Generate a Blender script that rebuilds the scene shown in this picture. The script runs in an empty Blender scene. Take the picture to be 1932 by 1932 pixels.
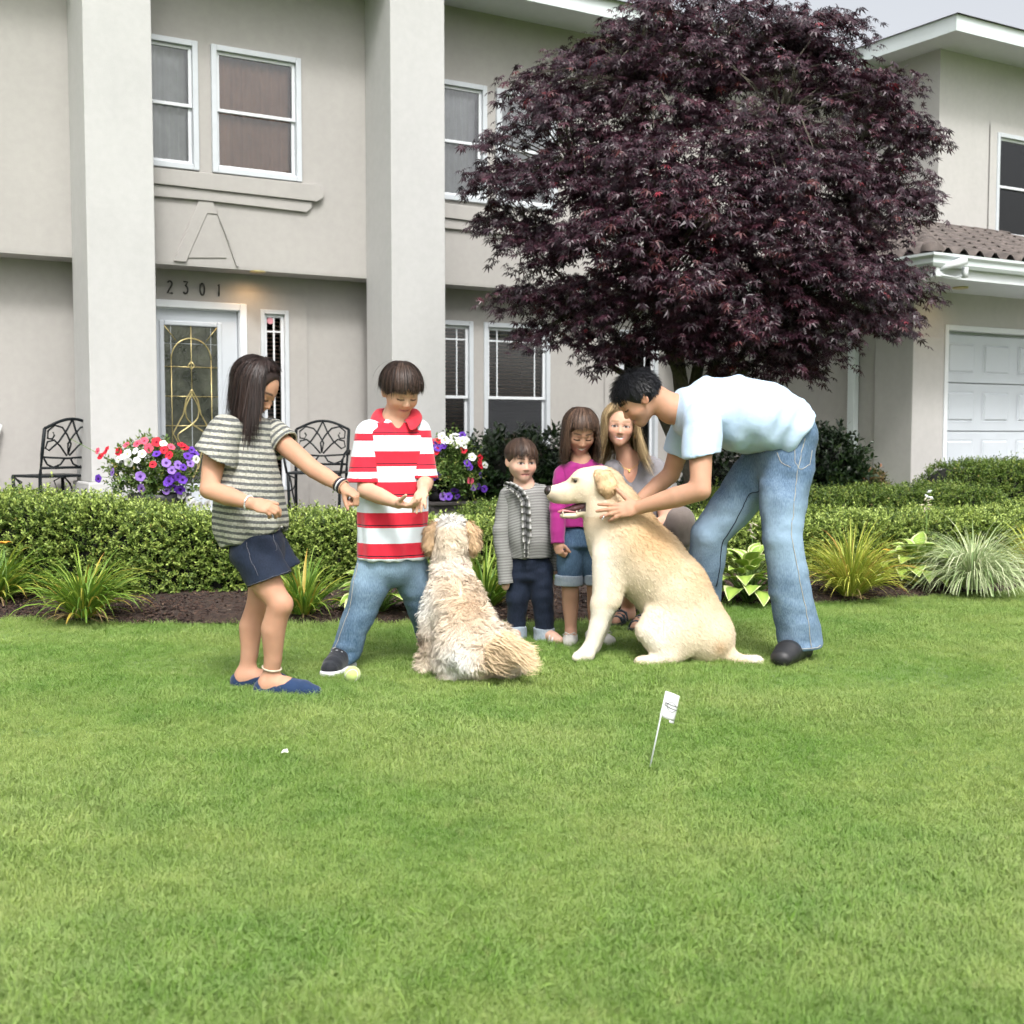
import bpy, math, random
import numpy as np
from mathutils import Vector, Matrix, Euler

random.seed(7)
RNG = np.random.default_rng(11)
SC = bpy.context.scene
COL = SC.collection

# ------------------------------------------------------------------ camera
FPX, CX, CY = 2350.0, 966.0, 966.0          # focal length / centre on a 1932 px wide frame
CAM_Z, PITCH = 1.05, math.radians(3.53)
cam_data = bpy.data.cameras.new('camera')
cam_data.sensor_width = 36.0
cam_data.lens = 36.0 * FPX / 1932.0
cam_data.clip_start, cam_data.clip_end = 0.05, 2000.0
cam_data.dof.use_dof = True
cam_data.dof.focus_distance = 5.75
cam_data.dof.aperture_fstop = 5.0
cam = bpy.data.objects.new('camera', cam_data)
COL.objects.link(cam)
cam.location = (0, 0, CAM_Z)
cam.rotation_euler = (math.radians(90) - PITCH, 0, 0)
SC.camera = cam

# ------------------------------------------------------------------ sky + sun (bright overcast)
SUN_EL, SUN_AZ = math.radians(52), math.radians(168)   # azimuth clockwise from +Y: behind the camera, a little right
world = bpy.data.worlds.new('World')
SC.world = world
world.use_nodes = True
wn, wl = world.node_tree.nodes, world.node_tree.links
wn.clear()
sky = wn.new('ShaderNodeTexSky')
sky.sky_type = 'NISHITA'
sky.sun_disc = False
sky.sun_elevation, sky.sun_rotation = SUN_EL, SUN_AZ
sky.air_density, sky.dust_density, sky.ozone_density = 1.0, 6.0, 1.0
hsv = wn.new('ShaderNodeHueSaturation')
hsv.inputs['Saturation'].default_value = 0.22
bg = wn.new('ShaderNodeBackground')
bg.inputs['Strength'].default_value = 0.15
wo = wn.new('ShaderNodeOutputWorld')
wl.new(sky.outputs[0], hsv.inputs['Color']); wl.new(hsv.outputs[0], bg.inputs['Color']); wl.new(bg.outputs[0], wo.inputs['Surface'])
sun_data = bpy.data.lights.new('sun', 'SUN')
sun_data.energy = 1.5
sun_data.angle = math.radians(10)
sun_data.color = (1.0, 0.98, 0.95)
sun = bpy.data.objects.new('sun', sun_data)
COL.objects.link(sun)
sdir = Vector((math.sin(SUN_AZ) * math.cos(SUN_EL), math.cos(SUN_AZ) * math.cos(SUN_EL), math.sin(SUN_EL)))
sun.rotation_euler = (-sdir).to_track_quat('-Z', 'Y').to_euler()
sun.location = (3, -4, 12)
SC.view_settings.view_transform = 'Standard'
SC.view_settings.look = 'None'
SC.view_settings.gamma = 1.0
SC.view_settings.exposure = 0.8
SC.cycles.max_bounces = 5
SC.cycles.diffuse_bounces = 2
SC.cycles.use_adaptive_sampling = True
SC.cycles.adaptive_threshold = 0.045
SC.cycles.adaptive_min_samples = 16
SC.cycles.glossy_bounces = 2
SC.cycles.transmission_bounces = 4
SC.cycles.transparent_max_bounces = 8
SC.cycles.caustics_reflective = False
SC.cycles.caustics_refractive = False
SC.cycles.use_denoising = True

# ------------------------------------------------------------------ helpers
_cp, _sp = math.cos(PITCH), math.sin(PITCH)
def P(u, v, d):
    """point seen at frame position (u, v) at distance d (world Y)"""
    a, b = (u - CX) / FPX, (v - CY) / FPX
    dy, dz = _cp - b * _sp, -_sp - b * _cp
    k = d / dy
    return np.array((a * k, d, CAM_Z + dz * k))
def PZ(u, v, z):
    """the point of the level plane z seen at (u, v)"""
    a, b = (u - CX) / FPX, (v - CY) / FPX
    dy, dz = _cp - b * _sp, -_sp - b * _cp
    k = (z - CAM_Z) / dz
    return np.array((a * k, dy * k, z))
def nrm(v):
    v = np.asarray(v, float); n = np.linalg.norm(v)
    return v / n if n > 1e-12 else v
def lin(r, g, b):
    f = lambda c: ((c / 255 + 0.055) / 1.055) ** 2.4 if c > 10 else c / 255 / 12.92
    return (f(r), f(g), f(b), 1.0)

def new_obj(name, me, mat=None, parent=None):
    o = bpy.data.objects.new(name, me)
    COL.objects.link(o)
    if mat is not None and me is not None and len(me.materials) == 0:
        me.materials.append(mat)
    if parent is not None:
        o.parent = parent
    return o
def tag(o, label=None, cat=None, group=None, kind=None):
    if label: o['label'] = label
    if cat: o['category'] = cat
    if group: o['group'] = group
    if kind: o['kind'] = kind
    return o
def thing(name, loc, label, cat, group=None, rz=0.0):
    o = bpy.data.objects.new(name, None)
    COL.objects.link(o)
    o.empty_display_size = 0.1
    o.location = tuple(loc); o.rotation_euler = (0, 0, rz)
    return tag(o, label, cat, group)
def mesh_np(name, V, F, smooth=True):
    """V (n,3); F (m,k) with k the same for all faces"""
    V = np.ascontiguousarray(V, np.float32); F = np.ascontiguousarray(F, np.int32)
    me = bpy.data.meshes.new(name)
    n, (m, k) = len(V), F.shape
    me.vertices.add(n); me.vertices.foreach_set('co', V.ravel())
    me.loops.add(m * k); me.loops.foreach_set('vertex_index', F.ravel())
    me.polygons.add(m)
    me.polygons.foreach_set('loop_start', np.arange(0, m * k, k, dtype=np.int32))
    me.polygons.foreach_set('use_smooth', np.full(m, bool(smooth)))
    me.update(calc_edges=True)
    return me
def set_color(me, name, C):
    C = np.asarray(C, np.float32)
    if C.shape[1] == 3: C = np.concatenate([C, np.ones((len(C), 1), np.float32)], 1)
    a = me.color_attributes.new(name, 'FLOAT_COLOR', 'POINT'); a.data.foreach_set('color', np.ascontiguousarray(C, np.float32).ravel())
def set_float(me, name, A):
    a = me.attributes.new(name, 'FLOAT', 'POINT'); a.data.foreach_set('value', np.ascontiguousarray(A, np.float32))

class MB:
    """collects polygons; build() links them as one mesh object"""
    def __init__(s): s.v, s.f = [], []
    def add(s, vs, fs):
        o = len(s.v); s.v += [tuple(map(float, p)) for p in vs]; s.f += [tuple(i + o for i in f) for f in fs]; return s
    def box8(s, c):   # 8 corners: 0-3 bottom loop, 4-7 top loop
        return s.add(c, [(3, 2, 1, 0), (4, 5, 6, 7), (0, 1, 5, 4), (1, 2, 6, 5), (2, 3, 7, 6), (3, 0, 4, 7)])
    def box(s, lo, hi):
        x0, y0, z0 = lo; x1, y1, z1 = hi
        return s.box8([(x0,y0,z0),(x1,y0,z0),(x1,y1,z0),(x0,y1,z0),(x0,y0,z1),(x1,y0,z1),(x1,y1,z1),(x0,y1,z1)])
    def tube(s, pts, r, n=6, closed=False, flat=1.0, up=(0, 0, 1), caps=True):
        pts = [np.asarray(p, float) for p in pts]; N = len(pts)
        rr = r if hasattr(r, '__len__') else [r] * N
        vs, fs = [], []
        for i, p in enumerate(pts):
            a = pts[(i - 1) % N] if (closed or i > 0) else p
            b = pts[(i + 1) % N] if (closed or i < N - 1) else p
            t = nrm(b - a); u = np.asarray(up, float)
            if abs(np.dot(u, t)) > 0.97: u = np.array((1.0, 0.0, 0.0))
            x = nrm(np.cross(u, t)); y = np.cross(t, x)
            for j in range(n):
                an = 2 * math.pi * (j + .5) / n
                vs.append(p + rr[i] * (math.cos(an) * x + math.sin(an) * flat * y))
        M = N if closed else N - 1
        for i in range(M):
            for j in range(n):
                i2 = (i + 1) % N; j2 = (j + 1) % n
                fs.append((i * n + j, i * n + j2, i2 * n + j2, i2 * n + j))
        if not closed and caps:
            fs.append(tuple(range(n - 1, -1, -1))); fs.append(tuple(range((N - 1) * n, N * n)))
        return s.add(vs, fs)
    def lathe(s, prof, n=24, c=(0, 0, 0), sx=1, sy=1):
        vs, fs = [], []
        for r, z in prof:
            for j in range(n):
                a = 2 * math.pi * j / n
                vs.append((c[0] + r * sx * math.cos(a), c[1] + r * sy * math.sin(a), c[2] + z))
        for i in range(len(prof) - 1):
            for j in range(n):
                fs.append((i * n + j, i * n + (j + 1) % n, (i + 1) * n + (j + 1) % n, (i + 1) * n + j))
        fs.append(tuple(range(n - 1, -1, -1))); fs.append(tuple(range((len(prof) - 1) * n, len(prof) * n)))
        return s.add(vs, fs)
    def mesh(s, name, smooth=False):
        me = bpy.data.meshes.new(name); me.from_pydata(s.v, [], s.f)
        if smooth: me.polygons.foreach_set('use_smooth', np.ones(len(me.polygons), bool))
        me.update(); return me
    def build(s, name, mat, parent=None, smooth=False, bevel=0.0, seg=2):
        o = new_obj(name, s.mesh(name, smooth), mat, parent)
        if bevel:
            b = o.modifiers.new('bevel', 'BEVEL'); b.width = bevel; b.segments = seg; b.limit_method = 'ANGLE'
        return o

# ------------------------------------------------------------------ materials
def mat(name, base=(.5, .5, .5, 1), rough=.6, spec=.5, metal=0.0, **kw):
    m = bpy.data.materials.new(name); m.use_nodes = True
    b = m.node_tree.nodes['Principled BSDF']
    b.inputs['Base Color'].default_value = tuple(base) if len(base) == 4 else (*base, 1)
    b.inputs['Roughness'].default_value = rough
    b.inputs['Specular IOR Level'].default_value = spec
    b.inputs['Metallic'].default_value = metal
    for k, v in kw.items(): b.inputs[k].default_value = v
    return m
def N(m, typ, **kw):
    n = m.node_tree.nodes.new(typ)
    for k, v in kw.items():
        if k.startswith('i_'): n.inputs[k[2:].replace('_', ' ')].default_value = v
        else: setattr(n, k, v)
    return n
def L(m, a, b): m.node_tree.links.new(a, b)
def bsdf(m): return m.node_tree.nodes['Principled BSDF']
def noise(m, scale=10, detail=4, rough=.55, obj=True, world=False):
    n = N(m, 'ShaderNodeTexNoise'); n.inputs['Scale'].default_value = scale; n.inputs['Detail'].default_value = detail; n.inputs['Roughness'].default_value = rough
    if world:
        g = N(m, 'ShaderNodeNewGeometry'); L(m, g.outputs['Position'], n.inputs['Vector'])
    elif obj:
        t = N(m, 'ShaderNodeTexCoord'); L(m, t.outputs['Object'], n.inputs['Vector'])
    return n
def ramp(m, src, stops, interp='LINEAR'):
    r = N(m, 'ShaderNodeValToRGB'); r.color_ramp.interpolation = interp
    e = r.color_ramp.elements
    while len(e) < len(stops): e.new(0.5)
    for el, (p, c) in zip(e, stops):
        el.position = p; el.color = c if len(c) == 4 else (*c, 1)
    L(m, src, r.inputs['Fac']); return r
def mixc(m, fac, a, b, mode='MIX'):
    x = N(m, 'ShaderNodeMix', data_type='RGBA', blend_type=mode)
    for inp, val in ((x.inputs[0], fac), (x.inputs[6], a), (x.inputs[7], b)):
        if isinstance(val, bpy.types.NodeSocket): L(m, val, inp)
        elif isinstance(val, (int, float)): inp.default_value = val
        else: inp.default_value = val if len(val) == 4 else (*val, 1)
    return x.outputs[2]
def math_(m, op, a, b=0.0, c=None):
    x = N(m, 'ShaderNodeMath', operation=op)
    for i, val in enumerate((a, b) if c is None else (a, b, c)):
        if isinstance(val, bpy.types.NodeSocket): L(m, val, x.inputs[i])
        else: x.inputs[i].default_value = val
    return x.outputs[0]
def bump(m, h, strength=.3, dist=.01):
    b = N(m, 'ShaderNodeBump'); b.inputs['Strength'].default_value = strength; b.inputs['Distance'].default_value = dist
    L(m, h, b.inputs['Height']); L(m, b.outputs[0], bsdf(m).inputs['Normal']); return b
def attr(m, name): return N(m, 'ShaderNodeAttribute', attribute_name=name)
def noisy(name, base, var=.12, scale=8, rough=.7, bscale=0, bstr=.3, bdist=.005, world=True, **kw):
    """colour with soft tonal variation and fine relief"""
    m = mat(name, base, rough, **kw)
    n = noise(m, scale, 6, world=world)
    c = np.array(base[:3])
    r = ramp(m, n.outputs['Fac'], [(.3, tuple(c * (1 - var))), (.7, tuple(np.minimum(c * (1 + var), 1)))])
    L(m, r.outputs[0], bsdf(m).inputs['Base Color'])
    if bscale:
        n2 = noise(m, bscale, 3, world=world); bump(m, n2.outputs['Fac'], bstr, bdist)
    return m
def stucco(name, base):
    m = mat(name, base, .85, .25)
    n1 = noise(m, .9, 5, world=True); n2 = noise(m, 14, 4, world=True)
    mp = N(m, 'ShaderNodeMapping'); mp.inputs['Scale'].default_value = (5, 5, .35)
    g = N(m, 'ShaderNodeNewGeometry'); L(m, g.outputs['Position'], mp.inputs['Vector'])
    n3 = N(m, 'ShaderNodeTexNoise'); n3.inputs['Scale'].default_value = 1.2; L(m, mp.outputs[0], n3.inputs['Vector'])
    c = np.array(base[:3])
    a = ramp(m, n1.outputs['Fac'], [(.3, tuple(c * .93)), (.7, tuple(c * 1.05))]).outputs[0]
    a = mixc(m, .25, a, ramp(m, n2.outputs['Fac'], [(.35, tuple(c * .88)), (.65, tuple(c * 1.08))]).outputs[0])
    a = mixc(m, .10, a, ramp(m, n3.outputs['Fac'], [(.35, tuple(c * .85)), (.65, tuple(c * 1.05))]).outputs[0])
    L(m, a, bsdf(m).inputs['Base Color'])
    n4 = noise(m, 120, 3, world=True); bump(m, n4.outputs['Fac'], .35, .004)
    return m
def glass(name, tint=(1, 1, 1, 1), rough=0.0):
    m = bpy.data.materials.new(name); m.use_nodes = True
    nt = m.node_tree; nt.nodes.remove(nt.nodes['Principled BSDF'])
    out = [n for n in nt.nodes if n.type == 'OUTPUT_MATERIAL'][0]
    tr = N(m, 'ShaderNodeBsdfTransparent'); tr.inputs[0].default_value = tint
    gl = N(m, 'ShaderNodeBsdfGlossy'); gl.inputs['Roughness'].default_value = rough
    fr = N(m, 'ShaderNodeFresnel'); fr.inputs['IOR'].default_value = 1.7
    mx = N(m, 'ShaderNodeMixShader')
    L(m, fr.outputs[0], mx.inputs[0]); L(m, tr.outputs[0], mx.inputs[1]); L(m, gl.outputs[0], mx.inputs[2]); L(m, mx.outputs[0], out.inputs[0])
    return m
# ================================================================== SETTING: ground
M = {}
M['taupe'] = stucco('taupe_stucco', (.37, .355, .337, 1))
M['cream'] = stucco('cream_stucco', (.46, .458, .452, 1))
M['garage_stucco_lit'] = stucco('garage_stucco_lit', (.43, .418, .405, 1))  # paler than the taupe: the weaker shade there is put into the colour
M['white_paint'] = noisy('white_paint', (.62, .645, .67, 1), .03, 6, .4, 60, .05, .002)
M['door_white'] = noisy('door_white', (.47, .505, .545, 1), .03, 3, .45, 80, .08, .002)
M['vinyl'] = noisy('white_vinyl', (.50, .53, .56, 1), .04, 5, .4)
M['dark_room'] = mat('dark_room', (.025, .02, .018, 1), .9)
M['glass'] = glass('window_glass')
M['slat'] = noisy('wood_slat', (.30, .20, .155, 1), .2, 20, .5)
M['slat_grey'] = noisy('grey_slat', (.25, .26, .27, 1), .15, 20, .5)
M['curtain'] = noisy('tan_curtain', (.42, .25, .18, 1), .1, 4, .9)
M['sheer'] = noisy('white_sheer', (.5, .52, .54, 1), .12, 5, .9)
M['brass'] = mat('brass_came', (.55, .46, .22, 1), .35, metal=.8)
M['iron'] = noisy('dark_iron', (.006, .009, .011, 1), .3, 30, .5, 90, .15, .002, spec=.25)
M['concrete'] = noisy('concrete', (.36, .35, .33, 1), .12, 3, .9, 60, .3, .004)
M['tile'] = noisy('roof_tile', (.10, .082, .074, 1), .4, 7, .8, 50, .4, .006)
M['gutter'] = noisy('gutter_white', (.58, .63, .64, 1), .04, 4, .35)
M['core_dark'] = mat('roof_gap_shade', (.012, .011, .011, 1), .95)  # near-black deck colour paints in the shade under the open tile ends
M['digit'] = mat('digit_black', (.02, .02, .02, 1), .4)
M['seed'] = noisy('dry_seed', (.45, .40, .30, 1), .3, 30, .9)
M['black'] = noisy('black_rubber', (.018, .018, .02, 1), .2, 20, .5)

m = M['door_glass'] = mat('obscure_glass', (.035, .04, .034, 1), .16, .9)
n = noise(m, 40, 3, world=True); bump(m, n.outputs['Fac'], .5, .01)
n2 = noise(m, 5, 4, world=True)
L(m, ramp(m, n2.outputs['Fac'], [(.3, (.012, .014, .012)), (.7, (.075, .08, .062))]).outputs[0], bsdf(m).inputs['Base Color'])

# lawn soil sheet out to the horizon
m = M['soil'] = mat('lawn_soil', (.05, .09, .025, 1), .95)
n = noise(m, 2.5, 8, world=True)
L(m, ramp(m, n.outputs['Fac'], [(.3, (.08, .14, .03)), (.55, (.13, .21, .05)), (.75, (.22, .24, .09))]).outputs[0], bsdf(m).inputs['Base Color'])
def bed_front(x):
    """y of the edge between lawn and planting bed"""
    u = np.array([-7, -4.5, -3.3, -2.0, -0.6, 0.3, 0.8, 1.6, 2.2, 2.9, 3.7, 4.4, 7.0])
    y = np.array([7.3, 7.15, 7.06, 6.92, 6.88, 6.92, 7.1, 7.6, 7.85, 8.2, 8.6, 8.85, 9.6])
    return np.interp(x, u, y)
def lawn_z(x, y):
    return 0.012 * np.sin(x * 1.3 + 0.6) * np.sin(y * 1.1) + 0.006 * np.sin(x * 3.1 + y * 2.3)
g = np.linspace(-9, 9, 73); gy = np.linspace(-3, 15, 73)
big = MB()
XX, YY = np.meshgrid(g, gy, indexing='ij')
V = np.stack([XX, YY, lawn_z(XX, YY) * (np.abs(XX) < 8.9) * (YY > -2.9) * (YY < 9.9)], -1).reshape(-1, 3)
idx = np.arange(73 * 73).reshape(73, 73)
F = np.stack([idx[:-1, :-1], idx[1:, :-1], idx[1:, 1:], idx[:-1, 1:]], -1).reshape(-1, 4)
me = mesh_np('lawn', V, F); lawn = tag(new_obj('lawn', me, M['soil']), kind='structure')
fb = MB()   # far ground round the near lawn
for (x0, x1, y0, y1) in ((-400, 400, -400, -3), (-400, 400, 15, 600), (-400, -9, -3, 15), (9, 400, -3, 15)):
    fb.add([(x0, y0, 0), (x1, y0, 0), (x1, y1, 0), (x0, y1, 0)], [(0, 1, 2, 3)])
tag(fb.build('ground', M['soil']), kind='structure')

# planting bed soil
m = M['mulch'] = mat('mulch_soil', (.03, .018, .013, 1), .95)
n = noise(m, 38, 6, world=True)
L(m, ramp(m, n.outputs['Fac'], [(.3, (.012, .007, .005)), (.6, (.045, .026, .018)), (.8, (.11, .07, .05))]).outputs[0], bsdf(m).inputs['Base Color'])
bump(m, n.outputs['Fac'], .9, .02)
xs = np.linspace(-8.5, 8.5, 120); rows = [0, .05, .12, .4, 1.0, 2.0, 3.2]
hz = [.0, .03, .045, .05, .07, .13, .16]
VB = []
for i, r in enumerate(rows):
    for x in xs:
        VB.append((x, bed_front(x) + r + (0.02 * math.sin(x * 9) if i < 2 else 0), hz[i] + .006 * math.sin(7 * x + 3 * r)))
k = len(xs)
FB = [(i * k + j, i * k + j + 1, (i + 1) * k + j + 1, (i + 1) * k + j) for i in range(len(rows) - 1) for j in range(k - 1)]
tag(new_obj('planting_bed', mesh_np('planting_bed', np.array(VB), np.array(FB)), M['mulch']), kind='structure')

# ================================================================== HOUSE
TH = math.radians(31.3)
tv, nv = np.array((math.cos(TH), math.sin(TH), 0)), np.array((-math.sin(TH), math.cos(TH), 0))
C0 = 12.3                                    # distance of the upper wall plane
H0 = nv * C0
house = thing('house', H0, 'large taupe stucco house with white columns, front door and garage', 'house', rz=TH)
def hl(u, v, y):
    """(s, z) on the house plane y (0 = upper wall, minus = towards the lawn)"""
    a = P(u, v, 1.0); ax, bz = a[0], a[2] - CAM_Z
    d = (C0 + y) / (nv[0] * ax + nv[1])
    p = np.array((ax * d, d, CAM_Z + bz * d))
    return float(p @ tv), float(p[2])
def wall(name, s0, s1, z0, z1, y, holes, mtl, parent, thick=.14):
    ss = sorted({s0, s1, *[h[i] for h in holes for i in (0, 1)]}); zz = sorted({z0, z1, *[h[i] for h in holes for i in (2, 3)]})
    mb = MB()
    inh = lambda a, b: any(h[0] - 1e-6 <= a <= h[1] + 1e-6 and h[2] - 1e-6 <= b <= h[3] + 1e-6 for h in holes)
    for i in range(len(ss) - 1):
        for j in range(len(zz) - 1):
            if not inh((ss[i] + ss[i + 1]) / 2, (zz[j] + zz[j + 1]) / 2):
                mb.add([(ss[i], y, zz[j]), (ss[i + 1], y, zz[j]), (ss[i + 1], y, zz[j + 1]), (ss[i], y, zz[j + 1])], [(0, 1, 2, 3)])
    for a, b, c, d in holes:
        q = [(a, c), (b, c), (b, d), (a, d)]
        for i in range(4):
            (x0, w0), (x1, w1) = q[i], q[(i + 1) % 4]
            mb.add([(x0, y, w0), (x1, y, w1), (x1, y + thick, w1), (x0, y + thick, w0)], [(3, 2, 1, 0)])
    return mb.build(name, mtl, parent)
def ring(mb, s0, s1, z0, z1, y0, y1, w, wb=None):
    wb = w if wb is None else wb
    mb.box((s0, y0, z0), (s0 + w, y1, z1)); mb.box((s1 - w, y0, z0), (s1, y1, z1))
    mb.box((s0 + w, y0 + .001, z1 - w), (s1 - w, y1, z1)); mb.box((s0 + w, y0 + .001, z0), (s1 - w, y1, z0 + wb))
    return mb
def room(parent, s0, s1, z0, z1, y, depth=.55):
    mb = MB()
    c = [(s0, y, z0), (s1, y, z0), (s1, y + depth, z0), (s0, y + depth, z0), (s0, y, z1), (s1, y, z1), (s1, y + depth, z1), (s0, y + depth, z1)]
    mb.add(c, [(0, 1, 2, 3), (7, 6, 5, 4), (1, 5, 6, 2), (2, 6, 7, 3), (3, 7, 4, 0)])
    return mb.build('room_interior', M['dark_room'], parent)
_slat = {}
def blinds(parent, s0, s1, z0, z1, y, mtl, pitch=.042):
    z = z1 - .03; key = (round(s1 - s0, 3), mtl.name)
    while z > z0:
        if key not in _slat:
            w = s1 - s0
            mb = MB().box8([(0, -.02, -.009), (w, -.02, -.009), (w, .018, .008), (0, .018, .008), (0, -.02, -.006), (w, -.02, -.006), (w, .018, .011), (0, .018, .011)])
            _slat[key] = mb.mesh('blind_slat'); _slat[key].materials.append(mtl)
        o = new_obj('blind_slat', _slat[key], None, parent); o.location = (s0, y, z); z -= pitch
def window(s0, s1, z0, z1, y, rail=True, muntin='top', inner='slat', fr=.055):
    """hung vinyl window sitting in a hole of the wall plane y"""
    w = bpy.data.objects.new('window', None); COL.objects.link(w); w.parent = house; w.empty_display_size = .1
    ring(MB(), s0, s1, z0, z1, y - .035, y + .07, fr).build('window_frame', M['vinyl'], w, bevel=.006)
    zm = (z0 + z1) / 2 - .02
    sx = .034
    parts = [(zm, z1 - fr, y + .0), (z0 + fr, zm + .04, y + .025)] if rail else [(z0 + fr, z1 - fr, y)]
    for i, (a, b, yy) in enumerate(parts):
        sash = ring(MB(), s0 + fr, s1 - fr, a, b, yy + .002, yy + .035, sx).build('sash', M['white_paint'], w, bevel=.004)
        g0, g1, h0, h1 = s0 + fr + sx, s1 - fr - sx, a + sx, b - sx
        if i == 0 and muntin == 'top':
            ms = [g0 + .11, g1 - .11] if g1 - g0 > .45 else [g1 - .1]
            mb = MB()
            for x in ms: mb.box((x - .008, yy + .012, h0), (x + .008, yy + .028, h1))
            mb.box((g0, yy + .0135, h1 - .13), (g1, yy + .0265, h1 - .113)); mb.build('muntin', M['white_paint'], w)
        MB().box((g0 - .005, yy + .017, h0 - .005), (g1 + .005, yy + .021, h1 + .005)).build('pane', M['glass'], w)
    room(w, s0 + .01, s1 - .01, z0 + .01, z1 - .01, y + .071)
    if inner == 'slat': blinds(w, s0 + fr + .01, s1 - fr - .01, z0 + fr, z1 - fr, y + .11, M['slat'])
    elif inner == 'grey': blinds(w, s0 + fr + .01, s1 - fr - .01, z0 + fr, z1 - fr, y + .11, M['slat_grey'], .036)
    else:
        mb = MB(); k = 40; vs = []
        for i in range(k + 1):
            x = s0 + fr + (s1 - s0 - 2 * fr) * i / k; yy = y + .13 + .02 * math.sin(i * 1.3) + .008 * math.sin(i * 2.9)
            vs += [(x, yy, z0 + fr), (x, yy, z1 - fr)]
        mb.add(vs, [(2 * i, 2 * i + 2, 2 * i + 3, 2 * i + 1) for i in range(k)]); mb.build('curtain', M[inner], w, smooth=True)
    return w

YE = .35                                     # entry wall plane
sL, sGar = -9.0, hl(1722, 700, -3.1)[0]
z_soff = hl(500, 508, 0)[1]
# ---- upper storey
uw = []
def uwin(u0, u1, vb, h, **kw):
    a, zb = hl(u0, vb, 0); b, _ = hl(u1, vb, 0); uw.append(((a, b, zb, zb + h), kw))
zb2 = hl(485, 335, 0)[1]
a0, a1 = hl(205, 335, 0)[0], hl(375, 335, 0)[0]
uw.append(((a0, a1, zb2, zb2 + 1.25), dict(inner='sheer', muntin='')))
uw.append(((hl(400, 335, 0)[0], hl(568, 335, 0)[0], zb2, zb2 + 1.25), dict(inner='curtain', muntin='')))
zb3 = hl(870, 380, 0)[1]
uw.append(((hl(800, 380, 0)[0], hl(917, 380, 0)[0], zb3, zb3 + 1.3), dict(inner='sheer', muntin='')))
uw.append(((hl(935, 380, 0)[0], hl(1050, 380, 0)[0], zb3, zb3 + 1.3), dict(inner='sheer', muntin='')))
Z_EAVE = 5.75
wall('upper_wall', sL, sGar + 6, z_soff, Z_EAVE, 0, [q for q, _ in uw], M['taupe'], house)
for q, kw in uw: window(*q, 0, **kw)
MB().box((sL, .002, z_soff - .02), (sGar + 1, YE + .1, z_soff - .0)).build('soffit', M['taupe'], house)
# ---- main roof with eave
us_ = hl(1768, 420, -1.55)[0]
mb = MB(); e = .65
mb.box((sL, -e, Z_EAVE), (us_ - .02, .6, Z_EAVE + .02)); mb.build('eave_soffit', M['white_paint'], house)
MB().box((sL, -e - .02, Z_EAVE - .03), (us_ - .02, -e - .0, Z_EAVE + .18)).build('fascia', M['gutter'], house)
MB().add([(sL, -e - .08, Z_EAVE + .16), (us_ + .5, -e - .08, Z_EAVE + .16), (us_ + 5.6, 4.5, Z_EAVE + 2.2), (sL, 4.5, Z_EAVE + 2.2)], [(0, 1, 2, 3)]).build('main_roof', M['tile'], house)
# ---- entry wall
zf = .25
def epx(u, v): return hl(u, v, YE)
d1 = epx(463, 575)[0]; dtop = epx(440, 573)[1]; d0 = d1 - 1.09
sl0, sl1 = epx(490, 600)[0], epx(543, 600)[0]; slt, slb = epx(515, 585)[1], epx(520, 925)[1]
wA = (epx(770, 612)[0], epx(891, 612)[0]); wB = (epx(911, 612)[0], epx(1036, 612)[0]); wC = (epx(1167, 620)[0], epx(1240, 620)[0])
wt, wb_ = epx(970, 611)[1], .62
ew = [(d0, d1, zf, dtop), (sl0, sl1, slb, slt), (*wA, wb_, wt), (*wB, wb_, wt), (*wC, wb_, wt)]
wall('entry_wall', sL, sGar + .1, 0, z_soff, YE, ew, M['taupe'], house)
window(sl0, sl1, slb, slt, YE, rail=False, muntin='', inner='slat', fr=.045)
mb = MB(); xm = (sl0 + sl1) / 2 + .0
mb.box((xm - .009, YE + .004, slb + .08), (xm + .009, YE + .012, slt - .08)); mb.box((sl0 + .08, YE + .0055, slt - .235), (sl1 - .08, YE + .0105, slt - .218)); mb.build('muntin', M['white_paint'], house)
a = MB()
for j in range(16):
    an = j / 16 * math.tau; a.v.append((sl0 + .115 + .035 * math.cos(an), YE + .0, slt - .115 + .035 * math.sin(an)))
    a.v.append((sl0 + .115 + .035 * math.cos(an), YE + .003, slt - .115 + .035 * math.sin(an)))
a.f = [tuple(range(0, 32, 2))] + [(2 * j, 2 * j + 1, (2 * j + 3) % 32, (2 * j + 2) % 32) for j in range(16)]
tag(a.build('sticker', mat('pink_sticker', (.55, .25, .3, 1), .6), house), 'small round pink sticker on the sidelight glass')
for w_, inn in ((wA, 'slat'), (wB, 'slat'), (wC, 'grey')): window(*w_, wb_, wt, YE, inner=inn)
# insect screen over the lower half of the big window
m = M['screen'] = mat('insect_screen', (.03, .032, .036, 1), .8)
bsdf(m).inputs['Alpha'].default_value = .72
MB().box((wB[0] + .06, YE + .004, wb_ + .06), (wB[1] - .1, YE + .007, (wb_ + wt) / 2 - .03)).build('insect_screen', m, house)
# raised surrounds round door and windows
def surround(name, s0, s1, z1, z0=.25, y=YE, w=.0, t=.018, holes=()):
    return wall(name, s0, s1, z0, z1, y - t, [h for h in holes], M['taupe'], house, thick=t)
surround('door_surround', d0 - .25, sl1 + .21, dtop + .13, holes=[(d0, d1, zf, dtop), (sl0, sl1, slb, slt)])
surround('window_surround', wA[0] - .2, wB[1] + .14, wt + .12, holes=[(*wA, wb_, wt), (*wB, wb_, wt)])
surround('window_surround', wC[0] - .22, wC[1] + .12, wt + .12, holes=[(*wC, wb_, wt)])
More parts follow.
